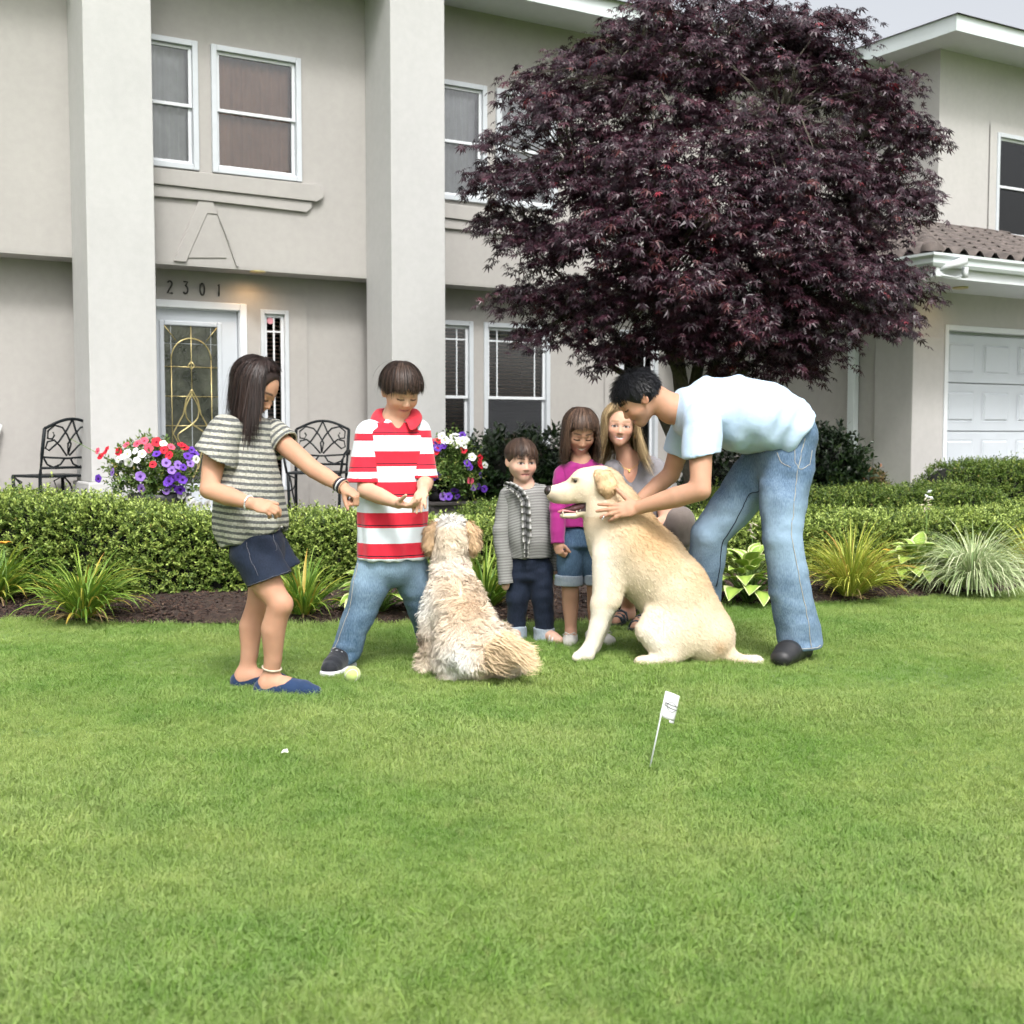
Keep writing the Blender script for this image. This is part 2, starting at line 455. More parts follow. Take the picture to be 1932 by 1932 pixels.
# ---- door
door = bpy.data.objects.new('front_door', None); COL.objects.link(door); door.parent = house; door.empty_display_size = .1
ring(MB(), d0, d1, zf, dtop, YE - .05, YE + .09, .075, .03).build('door_frame', M['white_paint'], door, bevel=.008)
ring(MB(), d0 + .045, d1 - .045, zf + .02, dtop - .045, YE - .028, YE + .06, .035, .02).build('brick_mould', M['white_paint'], door, bevel=.006)
g0, gt = epx(309, 612); g1 = epx(411, 612)[0]; gb = gt - 1.62
MB().box((d0 + .09, YE + .02, zf + .03), (d1 - .085, YE + .06, dtop - .085)).build('door_slab', M['door_white'], door, bevel=.004)
ring(MB(), g0 - .045, g1 + .045, gb - .045, gt + .045, YE + .0, YE + .03, .05).build('glass_moulding', M['door_white'], door, bevel=.012)
# leaded glass: panes between the cames
gw, gh = g1 - g0, gt - gb
zr = [gb, gb + gh * .19, gb + gh * .37, gb + gh * .555, gb + gh * .74, gb + gh * .905 - .03, gt]
xr = [g0, g0 + gw * .13, g0 + gw * .5, g0 + gw * .87, g1]
for i in range(4):
    for j in range(6):
        tl = random.uniform(-.003, .003)
        a, b, c, d = xr[i] + .003, xr[i + 1] - .003, zr[j] + .003, zr[j + 1] - .003
        MB().add([(a, YE + .016 + tl, c), (b, YE + .016 - tl, c), (b, YE + .016 - tl, d), (a, YE + .016 + tl, d)], [(0, 1, 2, 3)]).build('glass_pane', M['door_glass'], door)
def came(pts, r=.006, name='came'):
    MB().tube([(p[0], YE + .013, p[1]) for p in pts], r, 6, up=(0, 1, 0)).build(name, M['brass'], door, smooth=True)
gx = lambda f: g0 + gw * f
gz = lambda f: gt - gh * f
for z in zr[1:5]: came([(g0, z), (g1, z)], .0045)
for f in (.13, .87): came([(gx(f), gb), (gx(f), gz(.21))], .0045)
came([(gx(.5 - .37 * math.cos(t_)), gz(.21) + gw * .37 * 1.02 * math.sin(t_)) for t_ in np.linspace(0, math.pi, 22)], .007)
came([(gx(.5), gt), (gx(.5), gz(.45))], .0045)
came([(g0, gt), (gx(.22), gz(.095))], .0045); came([(g1, gt), (gx(.78), gz(.095))], .0045)
came([(gx(.5), gz(.225)), (gx(.56), gz(.25)), (gx(.5), gz(.275)), (gx(.44), gz(.25)), (gx(.5), gz(.225))], .006)
for sgn in (-1, 1):      # the twisting bevelled ornament
    tt = np.linspace(0, 1, 60)
    for ph, am in ((0, 1.0), (.55, .86)):
        env = np.interp(tt, [0, .12, .28, .5, .72, .88, 1], [0, .3, .45, 1.0, .45, .3, 0])
        came([(gx(.5 + sgn * .36 * am * e_ * (1 if ph == 0 else math.cos(9 * t_ + 1.2))), gz(.40 + .56 * t_)) for t_, e_ in zip(tt, env)], .007)
# ---- house numbers
def digit(pts, u, w=.085):
    for st in pts:
        MB().tube([(s_, YE - .028, z_) for s_, z_ in st], .0085, 6, up=(0, 1, 0)).build('house_number', M['digit'], house, smooth=True)
arc = lambda cx, cz, rx, rz, a0, a1, k=14: [(cx + rx * math.cos(math.radians(a)), cz + rz * math.sin(math.radians(a))) for a in np.linspace(a0, a1, k)]
glyph = {'2': [arc(0, .55, .32, .42, 160, -40) + [(-.36, -.95), (.4, -.95)]],
         '3': [[(-.32, .95), (.3, .95), (-.05, .28)] + arc(-.05, -.36, .36, .62, 80, -150)],
         '0': [arc(0, 0, .34, .95, 0, 350, 24) + [(.34, 0)]], '1': [[(-.1, .7), (.08, .97), (.02, -.97)]]}
for ch, u_, v_ in (('2', 319, 542), ('3', 349, 543), ('0', 380, 546), ('1', 411, 548)):
    s_, z_ = hl(u_, v_, YE)
    digit([[(s_ + .068 * a_, z_ + .062 * b_) for a_, b_ in st] for st in glyph[ch]], u_)
# ---- columns
def column(u_front_left, u_front_right):
    a = hl(u_front_left, 600, -.62)[0]; b = hl(u_front_right, 600, -.62)[0]
    MB().box((a, -.62, .62), (b, .0, Z_EAVE)).build('column', M['cream'], house, bevel=.008)
    MB().box((a - .04, -.66, .0), (b + .04, -.002, .62)).build('column_plinth', M['cream'], house, bevel=.015)
column(167, 295); column(739.5, 840.5)
# ---- stucco relief bands and the A-shaped ornament
def relief(pts, name, t, y=0.0, y2=None):
    mb = MB(); k = len(pts); q = [hl(u_, v_, 0) for u_, v_ in pts]
    if sum(q[i][0] * q[(i + 1) % k][1] - q[(i + 1) % k][0] * q[i][1] for i in range(k)) < 0: q = q[::-1]
    mb.add([(a, y - t, b) for a, b in q] + [(a, y + .002, b) for a, b in q], [tuple(range(k))] + [(i + k, (i + 1) % k + k, (i + 1) % k, i) for i in range(k)])
    return mb.build(name, M['taupe'], house, bevel=.006)
relief([(220, 343.5), (290, 348), (594, 382), (605, 376), (608, 362), (596, 350), (586, 349), (300, 319), (220, 312)], 'sill_band', .06)
relief([(220, 362), (290, 371), (374, 378.5), (401, 381), (577, 401.5), (586, 393), (587, 381.6), (290, 348.6), (220, 344)], 'sill_band', .035)
relief([(374, 378.9), (327, 493), (350, 495), (390, 403.5), (411, 405), (445, 503), (450, 504), (401, 381.4)], 'ornament', .022)
relief([(351, 487), (381, 406), (390, 403), (408, 405), (412, 411), (427, 487)], 'ornament', .012)
relief([(780, 405), (960, 427), (1180, 452), (1180, 428), (960, 400), (780, 378)], 'sill_band', .06)
relief([(780, 425), (960, 444), (1180, 468), (1180, 452.6), (960, 427.6), (780, 405.6)], 'sill_band', .035)

# ================================================================== GARAGE WING (part of the house)
YG = -3.1
gs = sGar
ZS = 2.595                                    # garage soffit height
ph = hl(1782, 640, YG)[0]; gdt = hl(1800, 613, YG)[1]
gright = gs + 7.5
wall('garage_wall', gs, gright, 0, ZS + .3, YG, [(ph, ph + 4.95, 0, gdt)], M['garage_stucco_lit'], house, .18)
mb = MB(); mb.add([(gs, YE + .05, 0), (gs, YG, 0), (gs, YG, ZS + .3), (gs, YE + .05, ZS + .3)], [(0, 1, 2, 3)]); mb.build('garage_side_wall', M['taupe'], house)
zband = hl(1750, 635, YG)[1]
mb = MB(); mb.box((gs - .03, YG - .03, 0), (ph - .06, YG + .5, zband)); mb.build('pilaster', M['garage_stucco_lit'], house, bevel=.01)
mb = MB(); mb.box((gs - .07, YG - .07, 0), (ph - .03, YG + .55, .22)); mb.build('pilaster_base', M['concrete'], house, bevel=.012)
ring(MB(), ph - .0, ph + 4.95, -.2, gdt, YG - .015, YG + .1, .06).build('garage_door_frame', M['white_paint'], house, bevel=.006)
gd = bpy.data.objects.new('garage_door', None); COL.objects.link(gd); gd.parent = house; gd.empty_display_size = .1
rows_h = .535; z = gdt - .09
MB().box((ph + .05, YG + .115, -.05), (ph + 4.9, YG + .13, gdt)).build('door_backing', M['door_white'], gd)
pw = .61; pan = None; sect = None
for r_ in range(4):
    z1_ = z - r_ * rows_h
    MB().box((ph + .06, YG + .075, z1_ - rows_h + .006), (ph + 4.89, YG + .115, z1_ - .004)).build('door_section', M['door_white'], gd, bevel=.006)
    for c_ in range(8):
        x0 = ph + .06 + c_ * .604
        if pan is None:
            mb = MB(); o_, i_ = (.07, .534), (.11, .494); zo, zi = (-.43, -.09), (-.395, -.125)
            vs = []
            for (aa, bb), yy in (((o_, zo), .0), ((i_, zi), -.012)):
                vs += [(aa[0], yy, bb[0]), (aa[1], yy, bb[0]), (aa[1], yy, bb[1]), (aa[0], yy, bb[1])]
            vs += [(.095, .004, -.415), (.509, .004, -.415), (.509, .004, -.105), (.095, .004, -.105)]
            # groove ring then raised field
            mb.add([vs[0], vs[1], vs[2], vs[3], vs[8], vs[9], vs[10], vs[11], vs[4], vs[5], vs[6], vs[7]],
                   [(0, 1, 5, 4), (1, 2, 6, 5), (2, 3, 7, 6), (3, 0, 4, 7), (4, 5, 9, 8), (5, 6, 10, 9), (6, 7, 11, 10), (7, 4, 8, 11), (8, 9, 10, 11)])
            pan = mb.mesh('door_panel'); pan.materials.append(M['door_white'])
        o = new_obj('door_panel', pan, None, gd); o.location = (x0, YG + .0745 - .003, z1_)
# ---- eave, gutter and tiled roof of the wing
ef = .87; cs = hl(1758, 525, YG - ef)[0]; es = gs - cs
ZE = ZS + .02
yb = -1.55                                    # upper wall of the wing
MB().box((cs, YG - ef, ZS), (gright, YG + .05, ZE)).build('eave_soffit', M['white_paint'], house)
MB().box((cs, YG + .051, ZS), (gs, YE, ZE)).build('eave_soffit', M['white_paint'], house)
MB().box((cs - .002, YG - ef - .02, ZS - .012), (gright, YG - ef, ZS + .12)).build('fascia', M['white_paint'], house)
MB().box((cs - .022, YG - ef - .02, ZS - .012), (cs - .002, YE, ZS + .12)).build('fascia', M['white_paint'], house)
prof = [(0, .0), (.055, .0), (.075, .03), (.075, .075), (.105, .1), (.105, .125), (.0, .125)]
mb = MB(); k = len(prof); zg = ZS + .085
ring0 = [(gright, YG - ef - .02 - o_, zg + z_) for o_, z_ in prof]; ring1 = [(cs - .02 - o_, YG - ef - .02 - o_, zg + z_) for o_, z_ in prof]; ring2 = [(cs - .02 - o_, YE, zg + z_) for o_, z_ in prof]
mb.add(ring0 + ring1 + ring2, [(i, (i + 1) % k, k + (i + 1) % k, k + i) for i in range(k)] + [(k + i, k + (i + 1) % k, 2 * k + (i + 1) % k, 2 * k + i) for i in range(k)] + [tuple(range(k)), tuple(range(3 * k - 1, 2 * k - 1, -1))])
mb.build('gutter', M['gutter'], house)
pitch_ = .34
roof = bpy.data.objects.new('tile_roof', None); COL.objects.link(roof); roof.parent = house; roof.empty_display_size = .1
y0r = YG - ef - .04; run = yb - y0r; zr0 = ZS + .2
hipx = cs - .04
MB().add([(hipx, y0r, zr0 - .03), (gright, y0r, zr0 - .03), (gright, yb, zr0 - .03 + pitch_ * run), (hipx + run, yb, zr0 - .03 + pitch_ * run)], [(0, 1, 2, 3)]).build('roof_deck', M['core_dark'], roof)
MB().add([(hipx, y0r, zr0 - .03), (hipx + run, yb, zr0 - .03 + pitch_ * run), (hipx + run, 1.0, zr0 - .03 + pitch_ * run), (hipx, 1.0, zr0 - .03)], [(0, 1, 2, 3)]).build('roof_deck', M['core_dark'], roof)
tw, tl = .235, .33
mb = MB(); vs = []
for j, yy in enumerate((-.02, tl + .05)):
    for i in range(9):
        x = tw * i / 8; zz = .070 * max(0, math.sin(math.pi * min(1, x / (tw * .66)))) - .006 * (x > tw * .66)
        zz += yy * pitch_ + (.030 if j == 0 else .006); vs.append((x, yy, zz))
for i in range(9):
    vs.append((vs[i][0], vs[i][1] + .002, vs[i][2] - .012))
mb.add(vs, [(i, i + 1, i + 10, i + 9) for i in range(8)] + [(i + 1, i, i + 18, i + 19) for i in range(8)])
tme = mb.mesh('roof_tile', True); tme.materials.append(M['tile'])
nrow = int(run / tl) + 1
for r_ in range(nrow):
    yy = y0r + r_ * tl
    x = hipx + r_ * tl + .12
    while x < hipx + 4.2:
        o = new_obj('roof_tile', tme, None, roof); o.location = (x, yy, zr0 + pitch_ * r_ * tl + random.uniform(-.003, .003)); o.rotation_euler = (random.uniform(-.012, .012), 0, random.uniform(-.01, .01)); x += tw
    yq = y0r + r_ * tl + .12                      # the slope along the side of the wing
    while yq < .9:
        o = new_obj('roof_tile', tme, None, roof); o.location = (hipx + r_ * tl, yq + tw, zr0 + pitch_ * r_ * tl + random.uniform(-.003, .003)); o.rotation_euler = (0, 0, -math.pi / 2); yq += tw
cap = MB(); vs = []
for j in range(2):
    for i in range(7):
        an = math.pi * i / 6; rr = .105 if j == 0 else .085
        vs.append((-rr * math.cos(an), j * .4, rr * math.sin(an) * .8))
cap.add(vs, [(i, i + 1, i + 8, i + 7) for i in range(6)] + [tuple(range(6, -1, -1))]); cme = cap.mesh('hip_cap', True); cme.materials.append(M['tile'])
ncap = int(run * math.sqrt(2) / .36)
for i in range(ncap):
    q = i * .36 / math.sqrt(2)
    o = new_obj('hip_cap', cme, None, roof); o.location = (hipx + q, y0r + q, zr0 + pitch_ * q + .035)
    o.rotation_euler = Euler((math.atan(pitch_ / math.sqrt(2)), 0, -math.pi / 4), 'XYZ')
# ---- upper wall of the wing with its window
us = hl(1768, 420, yb)[0]; ws0 = hl(1876, 400, yb)[0]; wz0 = hl(1876, 449, yb)[1]
wall('wing_upper_wall', us, us + 7, ZS + .3, Z_EAVE + .1, yb, [(ws0, ws0 + 1.15, wz0, wz0 + 1.35)], M['garage_stucco_lit'], house)
window(ws0, ws0 + 1.15, wz0, wz0 + 1.35, yb, muntin='', inner='sheer')
surround_ = wall('window_surround', ws0 - .14, ws0 + 1.29, wz0 - .1, wz0 + 1.45, yb - .02, [(ws0, ws0 + 1.15, wz0, wz0 + 1.35)], M['garage_stucco_lit'], house, .02)
mb = MB(); mb.add([(us, .6, ZS + .3), (us, yb, ZS + .3), (us, yb, Z_EAVE + .1), (us, .6, Z_EAVE + .1)], [(0, 1, 2, 3)]); mb.build('wing_side_wall', M['garage_stucco_lit'], house)
MB().box((us - .45, yb - .6, Z_EAVE + .1), (us + 7, .55, Z_EAVE + .13)).build('eave_soffit', M['white_paint'], house)
MB().box((us - .47, yb - .62, Z_EAVE + .08), (us + 7, yb - .6, Z_EAVE + .27)).build('fascia', M['gutter'], house)
MB().box((us - .47, yb - .599, Z_EAVE + .08), (us - .45, .55, Z_EAVE + .27)).build('fascia', M['gutter'], house)
MB().add([(us - .5, yb - .66, Z_EAVE + .27), (us + 7, yb - .66, Z_EAVE + .27), (us + 7, 4.0, Z_EAVE + 2.1), (us + 4.2, 4.0, Z_EAVE + 2.1), (us - .5, .56, Z_EAVE + .27)], [(0, 1, 2, 3), (0, 3, 4)]).build('wing_roof', M['tile'], house)
# ---- downspout on the side wall
dy = hl(1612, 700, 0)
def side_y(u):                                # y on the garage side wall plane seen at u
    a = (u - CX) / FPX / (_cp + .0)
    lo, hi = YG, YE
    for _ in range(40):
        m_ = (lo + hi) / 2; p = H0 + tv * gs + nv * m_
        if p[0] / p[1] > a: lo = m_
        else: hi = m_
    return lo
ysp = side_y(1611)
MB().box((gs - .085, ysp - .05, .1), (gs - .005, ysp + .05, ZS)).build('downspout', M['gutter'], house, bevel=.01)
# ---- recessed lamps, lit (both glow in the photograph)
def downlight(u, v, y, z, watts):
    s_ = None
    a = P(u, v, 1.0); k = (z - CAM_Z) / (a[2] - CAM_Z); p = np.array((a[0] * k, k, z)); q = p - H0
    s_, yy = float(q @ tv), float(q @ nv)
    em = bpy.data.materials.get('lamp_glow')
    if em is None:
        em = mat('lamp_glow', (.9, .5, .2, 1), .5); bsdf(em).inputs['Emission Color'].default_value = (1, .55, .2, 1); bsdf(em).inputs['Emission Strength'].default_value = 1.6
    o = MB().lathe([(.0, -.012), (.055, -.012), (.055, .0)], 20, (s_, yy, z - .004)).build('downlight_lamp', em, house)
    MB().lathe([(.058, -.016), (.08, -.012), (.08, .002), (.058, .002)], 20, (s_, yy, z - .004)).build('downlight_trim', M['brass'], house)
    if watts:
        ld = bpy.data.lights.new('downlight', 'SPOT'); ld.energy = watts; ld.color = (1, .6, .28); ld.spot_size = math.radians(172); ld.spot_blend = 1.0; ld.shadow_soft_size = .04
        lo = bpy.data.objects.new('downlight', ld); COL.objects.link(lo); lo.parent = house; lo.location = (s_, yy + .1, z - .03)
downlight(486, 511, 0, z_soff - .02, 5)
downlight(1812, 541.5, 0, ZS, 2)
# ---- floodlight under the corner of the eave
fl = bpy.data.objects.new('flood_light', None); COL.objects.link(fl); fl.parent = house; fl.empty_display_size = .05
fx, fy, fz = cs + .02, YG - ef - .03, ZS + .04
MB().box((fx - .03, fy - .03, fz - .05), (fx + .09, fy - .001, fz + .06)).build('base_plate', M['white_paint'], fl, bevel=.008)
MB().tube([(fx + .03, fy - .02, fz + .02), (fx + .12, fy - .08, fz + .06), (fx + .24, fy - .16, fz + .11)], [.02, .035, .045], 12).build('lamp_head', M['white_paint'], fl, smooth=True)
MB().tube([(fx + .03, fy - .02, fz - .03), (fx + .22, fy - .06, fz - .05), (fx + .3, fy - .1, fz - .02)], .012, 8).build('bracket', M['white_paint'], fl, smooth=True)
MB().tube([(fx + .3, fy - .1, fz - .05), (fx + .3, fy - .1, fz + .05)], .032, 12).build('motion_sensor', M['white_paint'], fl, smooth=True)

# ---- porch slab and driveway
def hw(s, y, z): return H0 + tv * s + nv * y + np.array((0, 0, z))
mb = MB(); c = [hw(sL, -1.6, 0), hw(gs - .05, -1.6, 0), hw(gs - .05, YE + .3, 0), hw(sL, YE + .3, 0)]
mb.box8(c + [p + np.array((0, 0, .25)) for p in c]); tag(mb.build('porch', M['concrete'], bevel=.02), kind='structure')
mb = MB(); c = [hw(ph - .4, -12, .004), hw(gright, -12, .004), hw(gright, YG + .2, .1), hw(ph - .4, YG + .2, .1)]
mb.add(c, [(0, 1, 2, 3)]); 
tag(mb.build('driveway', M['concrete']), kind='structure')
# ================================================================== PLANTS
def basis(d, upv):
    """(n,3,3) column frames: y along d, z towards upv"""
    d = d / np.linalg.norm(d, axis=1, keepdims=True)
    x = np.cross(d, upv); l = np.linalg.norm(x, axis=1, keepdims=True)
    x = np.where(l < 1e-5, np.array((1., 0, 0)), x / np.maximum(l, 1e-5))
    z = np.cross(x, d)
    return np.stack([x, d, z], 2)
def scatter(name, TV, TF, pos, R, scale, attrs=None, smooth=False):
    n, k = len(pos), len(TV)
    sc = np.asarray(scale, float).reshape(n, 1, -1)
    V = np.einsum('nij,nkj->nki', R, TV[None] * sc) + pos[:, None, :]
    F = (TF[None] + (np.arange(n) * k)[:, None, None]).reshape(-1, TF.shape[1])
    me = mesh_np(name, V.reshape(-1, 3), F, smooth)
    for a, val in (attrs or {}).items(): set_float(me, a, np.repeat(val, k))
    return me
def leafmat(name, stops, attrn='rnd', rough=.45, trans=.25, spec=.4, tipname=None, tipcol=None):
    m = mat(name, stops[0][1], rough, spec)
    a = attr(m, attrn)
    c = ramp(m, a.outputs['Fac'], stops).outputs[0]
    if tipname:
        c = mixc(m, attr(m, tipname).outputs['Fac'], c, tipcol)
    L(m, c, bsdf(m).inputs['Base Color'])
    if trans:
        out = [n for n in m.node_tree.nodes if n.type == 'OUTPUT_MATERIAL'][0]
        t = N(m, 'ShaderNodeBsdfTranslucent'); L(m, c, t.inputs[0]); mx = N(m, 'ShaderNodeMixShader'); mx.inputs[0].default_value = trans
        L(m, bsdf(m).outputs[0], mx.inputs[1]); L(m, t.outputs[0], mx.inputs[2]); L(m, mx.outputs[0], out.inputs[0])
    return m
LEAF4 = (np.array([(0, 0, 0), (.28, .5, .06), (0, 1, -.02), (-.28, .5, .06)], float), np.array([(0, 1, 2, 3)]))
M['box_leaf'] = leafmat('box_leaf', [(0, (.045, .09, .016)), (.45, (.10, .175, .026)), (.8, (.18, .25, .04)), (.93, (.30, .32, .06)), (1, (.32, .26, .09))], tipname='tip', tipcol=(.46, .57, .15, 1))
M['laurel'] = leafmat('laurel_leaf', [(0, (.010, .028, .008)), (.6, (.025, .055, .014)), (1, (.05, .09, .02))], rough=.3, trans=.12, spec=.6)
M['core'] = mat('hedge_core', (.006, .007, .004, 1), .95)  # solid filler, its near-black stands in for shade inside the foliage
M['bark'] = noisy('bark', (.075, .065, .05, 1), .35, 25, .9, 60, .7, .01)

def sprigs(name, org, dirs, ln, nl, size, parent, mtl, tipgain=1.0, rng=RNG, leaf=LEAF4, spread=.9):
    """leafy shoots: leaves set around short stems"""
    n = len(org); t = np.linspace(.12, 1, nl)
    d = dirs / np.linalg.norm(dirs, axis=1, keepdims=True)
    rv = rng.normal(size=(n, 3)); px = np.cross(d, rv); px /= np.linalg.norm(px, axis=1, keepdims=True); py = np.cross(d, px)
    ang = (np.arange(nl) * 2.4)[None] + rng.uniform(0, 6.28, (n, 1)); ang = ang + rng.normal(0, .3, (n, nl))
    rad = np.cos(ang)[..., None] * px[:, None] + np.sin(ang)[..., None] * py[:, None]
    ld = rad * spread + d[:, None] * (.45 + .5 * t[None, :, None]) + rng.normal(0, .15, (n, nl, 3))
    pos = org[:, None] + d[:, None] * (ln[:, None, None] * t[None, :, None])
    pos = pos.reshape(-1, 3); ld = ld.reshape(-1, 3)
    up = np.repeat(d, nl, 0) * .6 + np.array((0, 0, .6)) + rng.normal(0, .35, pos.shape)
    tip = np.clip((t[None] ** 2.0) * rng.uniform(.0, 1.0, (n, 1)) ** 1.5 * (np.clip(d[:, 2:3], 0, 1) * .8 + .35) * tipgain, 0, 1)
    rnd = np.clip(np.repeat(rng.uniform(0, .8, n), nl) + rng.normal(0, .13, n * nl), 0, 1)
    s = size * rng.uniform(.7, 1.25, n * nl)
    me = scatter(name, *leaf, pos, basis(ld, up), s, {'rnd': rnd, 'tip': tip.ravel()})
    return tag(new_obj(name, me, mtl, parent), kind='stuff')

def hedge(label, path, half, hts, n_sp, leaf=.019, lumps=.05, seed=1, tipgain=1.0, name='boxwood_hedge', mtl='box_leaf', ln=(.05, .10), nl=11, group=None, z0=.05):
    """clipped hedge following path [(x, y)...] with half width and heights along it"""
    rng = np.random.default_rng(seed)
    path = np.array(path, float); seg = np.linalg.norm(np.diff(path, axis=0), axis=1); cum = np.r_[0, np.cumsum(seg)]; T = cum[-1]
    at = lambda s: np.stack([np.interp(s, cum, path[:, 0]), np.interp(s, cum, path[:, 1])], -1)
    ht = lambda s: np.interp(s, cum, hts)
    lump = lambda s, a: lumps * (np.sin(3.1 * s + 2.2 * a + seed) * .5 + .35 * np.sin(7.3 * s - 3.0 * a) + .3 * np.sin(13.1 * s + 5 * a + 2))
    def surf(s, a, off=0.0):
        """a from 0 (front foot) over the top to 1 (back foot); super-ellipse section"""
        ang = np.pi * a; e = .45
        cx = -np.sign(np.cos(ang)) * np.abs(np.cos(ang)) ** e; cz = np.abs(np.sin(ang)) ** e
        h = ht(s); b = at(s); d = at(np.minimum(s + .05, T)) - at(np.maximum(s - .05, 0)); d /= np.linalg.norm(d, axis=-1, keepdims=True)
        nx = np.stack([-d[..., 1], d[..., 0]], -1)
        endr = np.clip(np.minimum(s, T - s) / .25, 0, 1) ** .5
        w = (half + lump(s, a) + off) * (.75 + .25 * endr)
        hh = (h + lump(s, a + 3) * .7 + off) * (.6 + .4 * endr)
        bul = 1 - .12 * (1 - cz) 
        return np.concatenate([b + nx * (w * cx * bul)[..., None], (z0 + hh * cz)[..., None]], -1)
    root = thing(name, (*at(np.array(T / 2)), z0), label, 'hedge', group)
    loc = np.array(root.location)
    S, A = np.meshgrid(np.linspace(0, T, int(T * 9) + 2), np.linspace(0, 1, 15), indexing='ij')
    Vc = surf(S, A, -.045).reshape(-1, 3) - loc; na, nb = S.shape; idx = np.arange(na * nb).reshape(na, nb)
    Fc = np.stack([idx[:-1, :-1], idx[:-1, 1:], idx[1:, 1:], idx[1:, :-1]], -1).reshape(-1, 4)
    new_obj('shade_core', mesh_np('shade_core', Vc, Fc), M['core'], root)
    s = rng.uniform(0, T, n_sp); a = rng.beta(1.0, 1.75, n_sp) * .93 ; a[: n_sp // 5] = rng.uniform(0, 1, n_sp // 5) ** 2.6 * .08
    p = surf(s, a, -.04); q = surf(s, a, .06)
    nr = q - p
    nr[:, 2] += .022 + .03 * (np.sin(np.pi * a) > .8)
    d = nr / np.linalg.norm(nr, axis=1, keepdims=True) + rng.normal(0, .33, (n_sp, 3))
    l = rng.uniform(*ln, n_sp); l[rng.random(n_sp) < .025] *= 1.9
    sprigs('foliage', p - loc, d, l, nl, leaf, root, M[mtl], tipgain, rng)
    return root

hp = [(-4.2, 8.1), (-3.0, 8.05), (-1.9, 8.15), (-.9, 8.35), (0, 8.6), (1.0, 8.95), (2.0, 9.25), (3.0, 9.55), (4.0, 9.9), (4.9, 10.3)]
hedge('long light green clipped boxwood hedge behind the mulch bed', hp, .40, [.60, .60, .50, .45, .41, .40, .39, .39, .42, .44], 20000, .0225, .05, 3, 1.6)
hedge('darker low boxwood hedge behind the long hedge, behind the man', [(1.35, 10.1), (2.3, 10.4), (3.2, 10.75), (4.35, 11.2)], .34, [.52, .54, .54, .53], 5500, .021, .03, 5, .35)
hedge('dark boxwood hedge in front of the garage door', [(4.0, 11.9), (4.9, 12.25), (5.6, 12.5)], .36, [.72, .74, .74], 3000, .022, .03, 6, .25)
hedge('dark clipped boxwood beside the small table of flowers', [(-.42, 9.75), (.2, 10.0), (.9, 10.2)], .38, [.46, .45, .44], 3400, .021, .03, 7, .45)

def shrub(name, label, c, rad, n_sp, leaf, mtl, seed, ln=(.1, .2), nl=9, tip=.3, lf=LEAF4, cat='shrub'):
    rng = np.random.default_rng(seed)
    root = thing(name, c, label, cat)
    rad = np.array(rad, float); mb = MB()
    for i in range(7):
        a = rng.uniform(0, 6.28); e = (rad[0] * .7 * math.cos(a), rad[1] * .7 * math.sin(a), rad[2] * rng.uniform(.9, 1.6))
        mb.tube([(0, 0, -.03), (e[0] * .35, e[1] * .35, e[2] * .5), e], [.02, .013, .005], 5)
    mb.build('stem', M['bark'], root, smooth=True)
    # inner mass, coloured dark for the shade among the leaves
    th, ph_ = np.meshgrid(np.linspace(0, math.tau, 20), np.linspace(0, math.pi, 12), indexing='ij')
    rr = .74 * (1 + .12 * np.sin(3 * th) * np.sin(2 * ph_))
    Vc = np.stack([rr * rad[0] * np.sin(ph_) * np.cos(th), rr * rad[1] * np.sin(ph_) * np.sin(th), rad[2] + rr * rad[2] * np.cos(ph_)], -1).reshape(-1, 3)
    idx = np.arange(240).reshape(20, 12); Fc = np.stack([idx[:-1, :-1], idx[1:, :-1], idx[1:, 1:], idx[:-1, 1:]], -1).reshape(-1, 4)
    new_obj('shade_core', mesh_np('shade_core', Vc, Fc), M['core'], root)
    v = rng.normal(size=(n_sp, 3)); v[:, 2] = np.abs(v[:, 2]) * .9 - .35; v /= np.linalg.norm(v, axis=1, keepdims=True)
    lumpy = .8 + .13 * np.sin(4 * np.arctan2(v[:, 1], v[:, 0]) + seed) + rng.normal(0, .07, n_sp)
    p = v * rad * lumpy[:, None] + np.array((0, 0, rad[2]))
    d = v + np.array((0, 0, .45)) + rng.normal(0, .35, (n_sp, 3))
    sprigs('foliage', p, d, rng.uniform(*ln, n_sp), nl, leaf, root, M[mtl], tip, rng, lf)
    return root
LEAF6 = (np.array([(0, 0, 0), (.2, .3, .04), (.2, .65, .04), (0, 1, -.05), (-.2, .65, .04), (-.2, .3, .04)], float), np.array([(0, 1, 2, 3, 4, 5)]))
M['pink_shrub'] = leafmat('pieris_leaf', [(0, (.03, .06, .014)), (.5, (.06, .10, .025)), (.8, (.10, .12, .04)), (1, (.25, .12, .07))], tipname='tip', tipcol=(.42, .20, .12, 1))
def gp(u, d, z=0.0):
    p = P(u, 900, d); return (p[0], d, z)
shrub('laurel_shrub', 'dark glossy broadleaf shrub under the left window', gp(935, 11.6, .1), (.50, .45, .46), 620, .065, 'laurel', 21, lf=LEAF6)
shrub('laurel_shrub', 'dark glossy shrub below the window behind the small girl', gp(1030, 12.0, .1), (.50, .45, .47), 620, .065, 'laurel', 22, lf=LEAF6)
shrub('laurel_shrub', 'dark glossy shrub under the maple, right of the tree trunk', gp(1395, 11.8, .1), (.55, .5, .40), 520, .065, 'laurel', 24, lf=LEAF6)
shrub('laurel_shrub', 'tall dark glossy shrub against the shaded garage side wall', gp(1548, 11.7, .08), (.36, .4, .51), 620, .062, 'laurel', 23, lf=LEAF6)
shrub('pieris_shrub', 'small shrub with pinkish new leaves beside the garage pillar', gp(1632, 11.6, .05), (.24, .28, .33), 420, .045, 'pink_shrub', 25, (.06, .12), 9, .8, LEAF6)

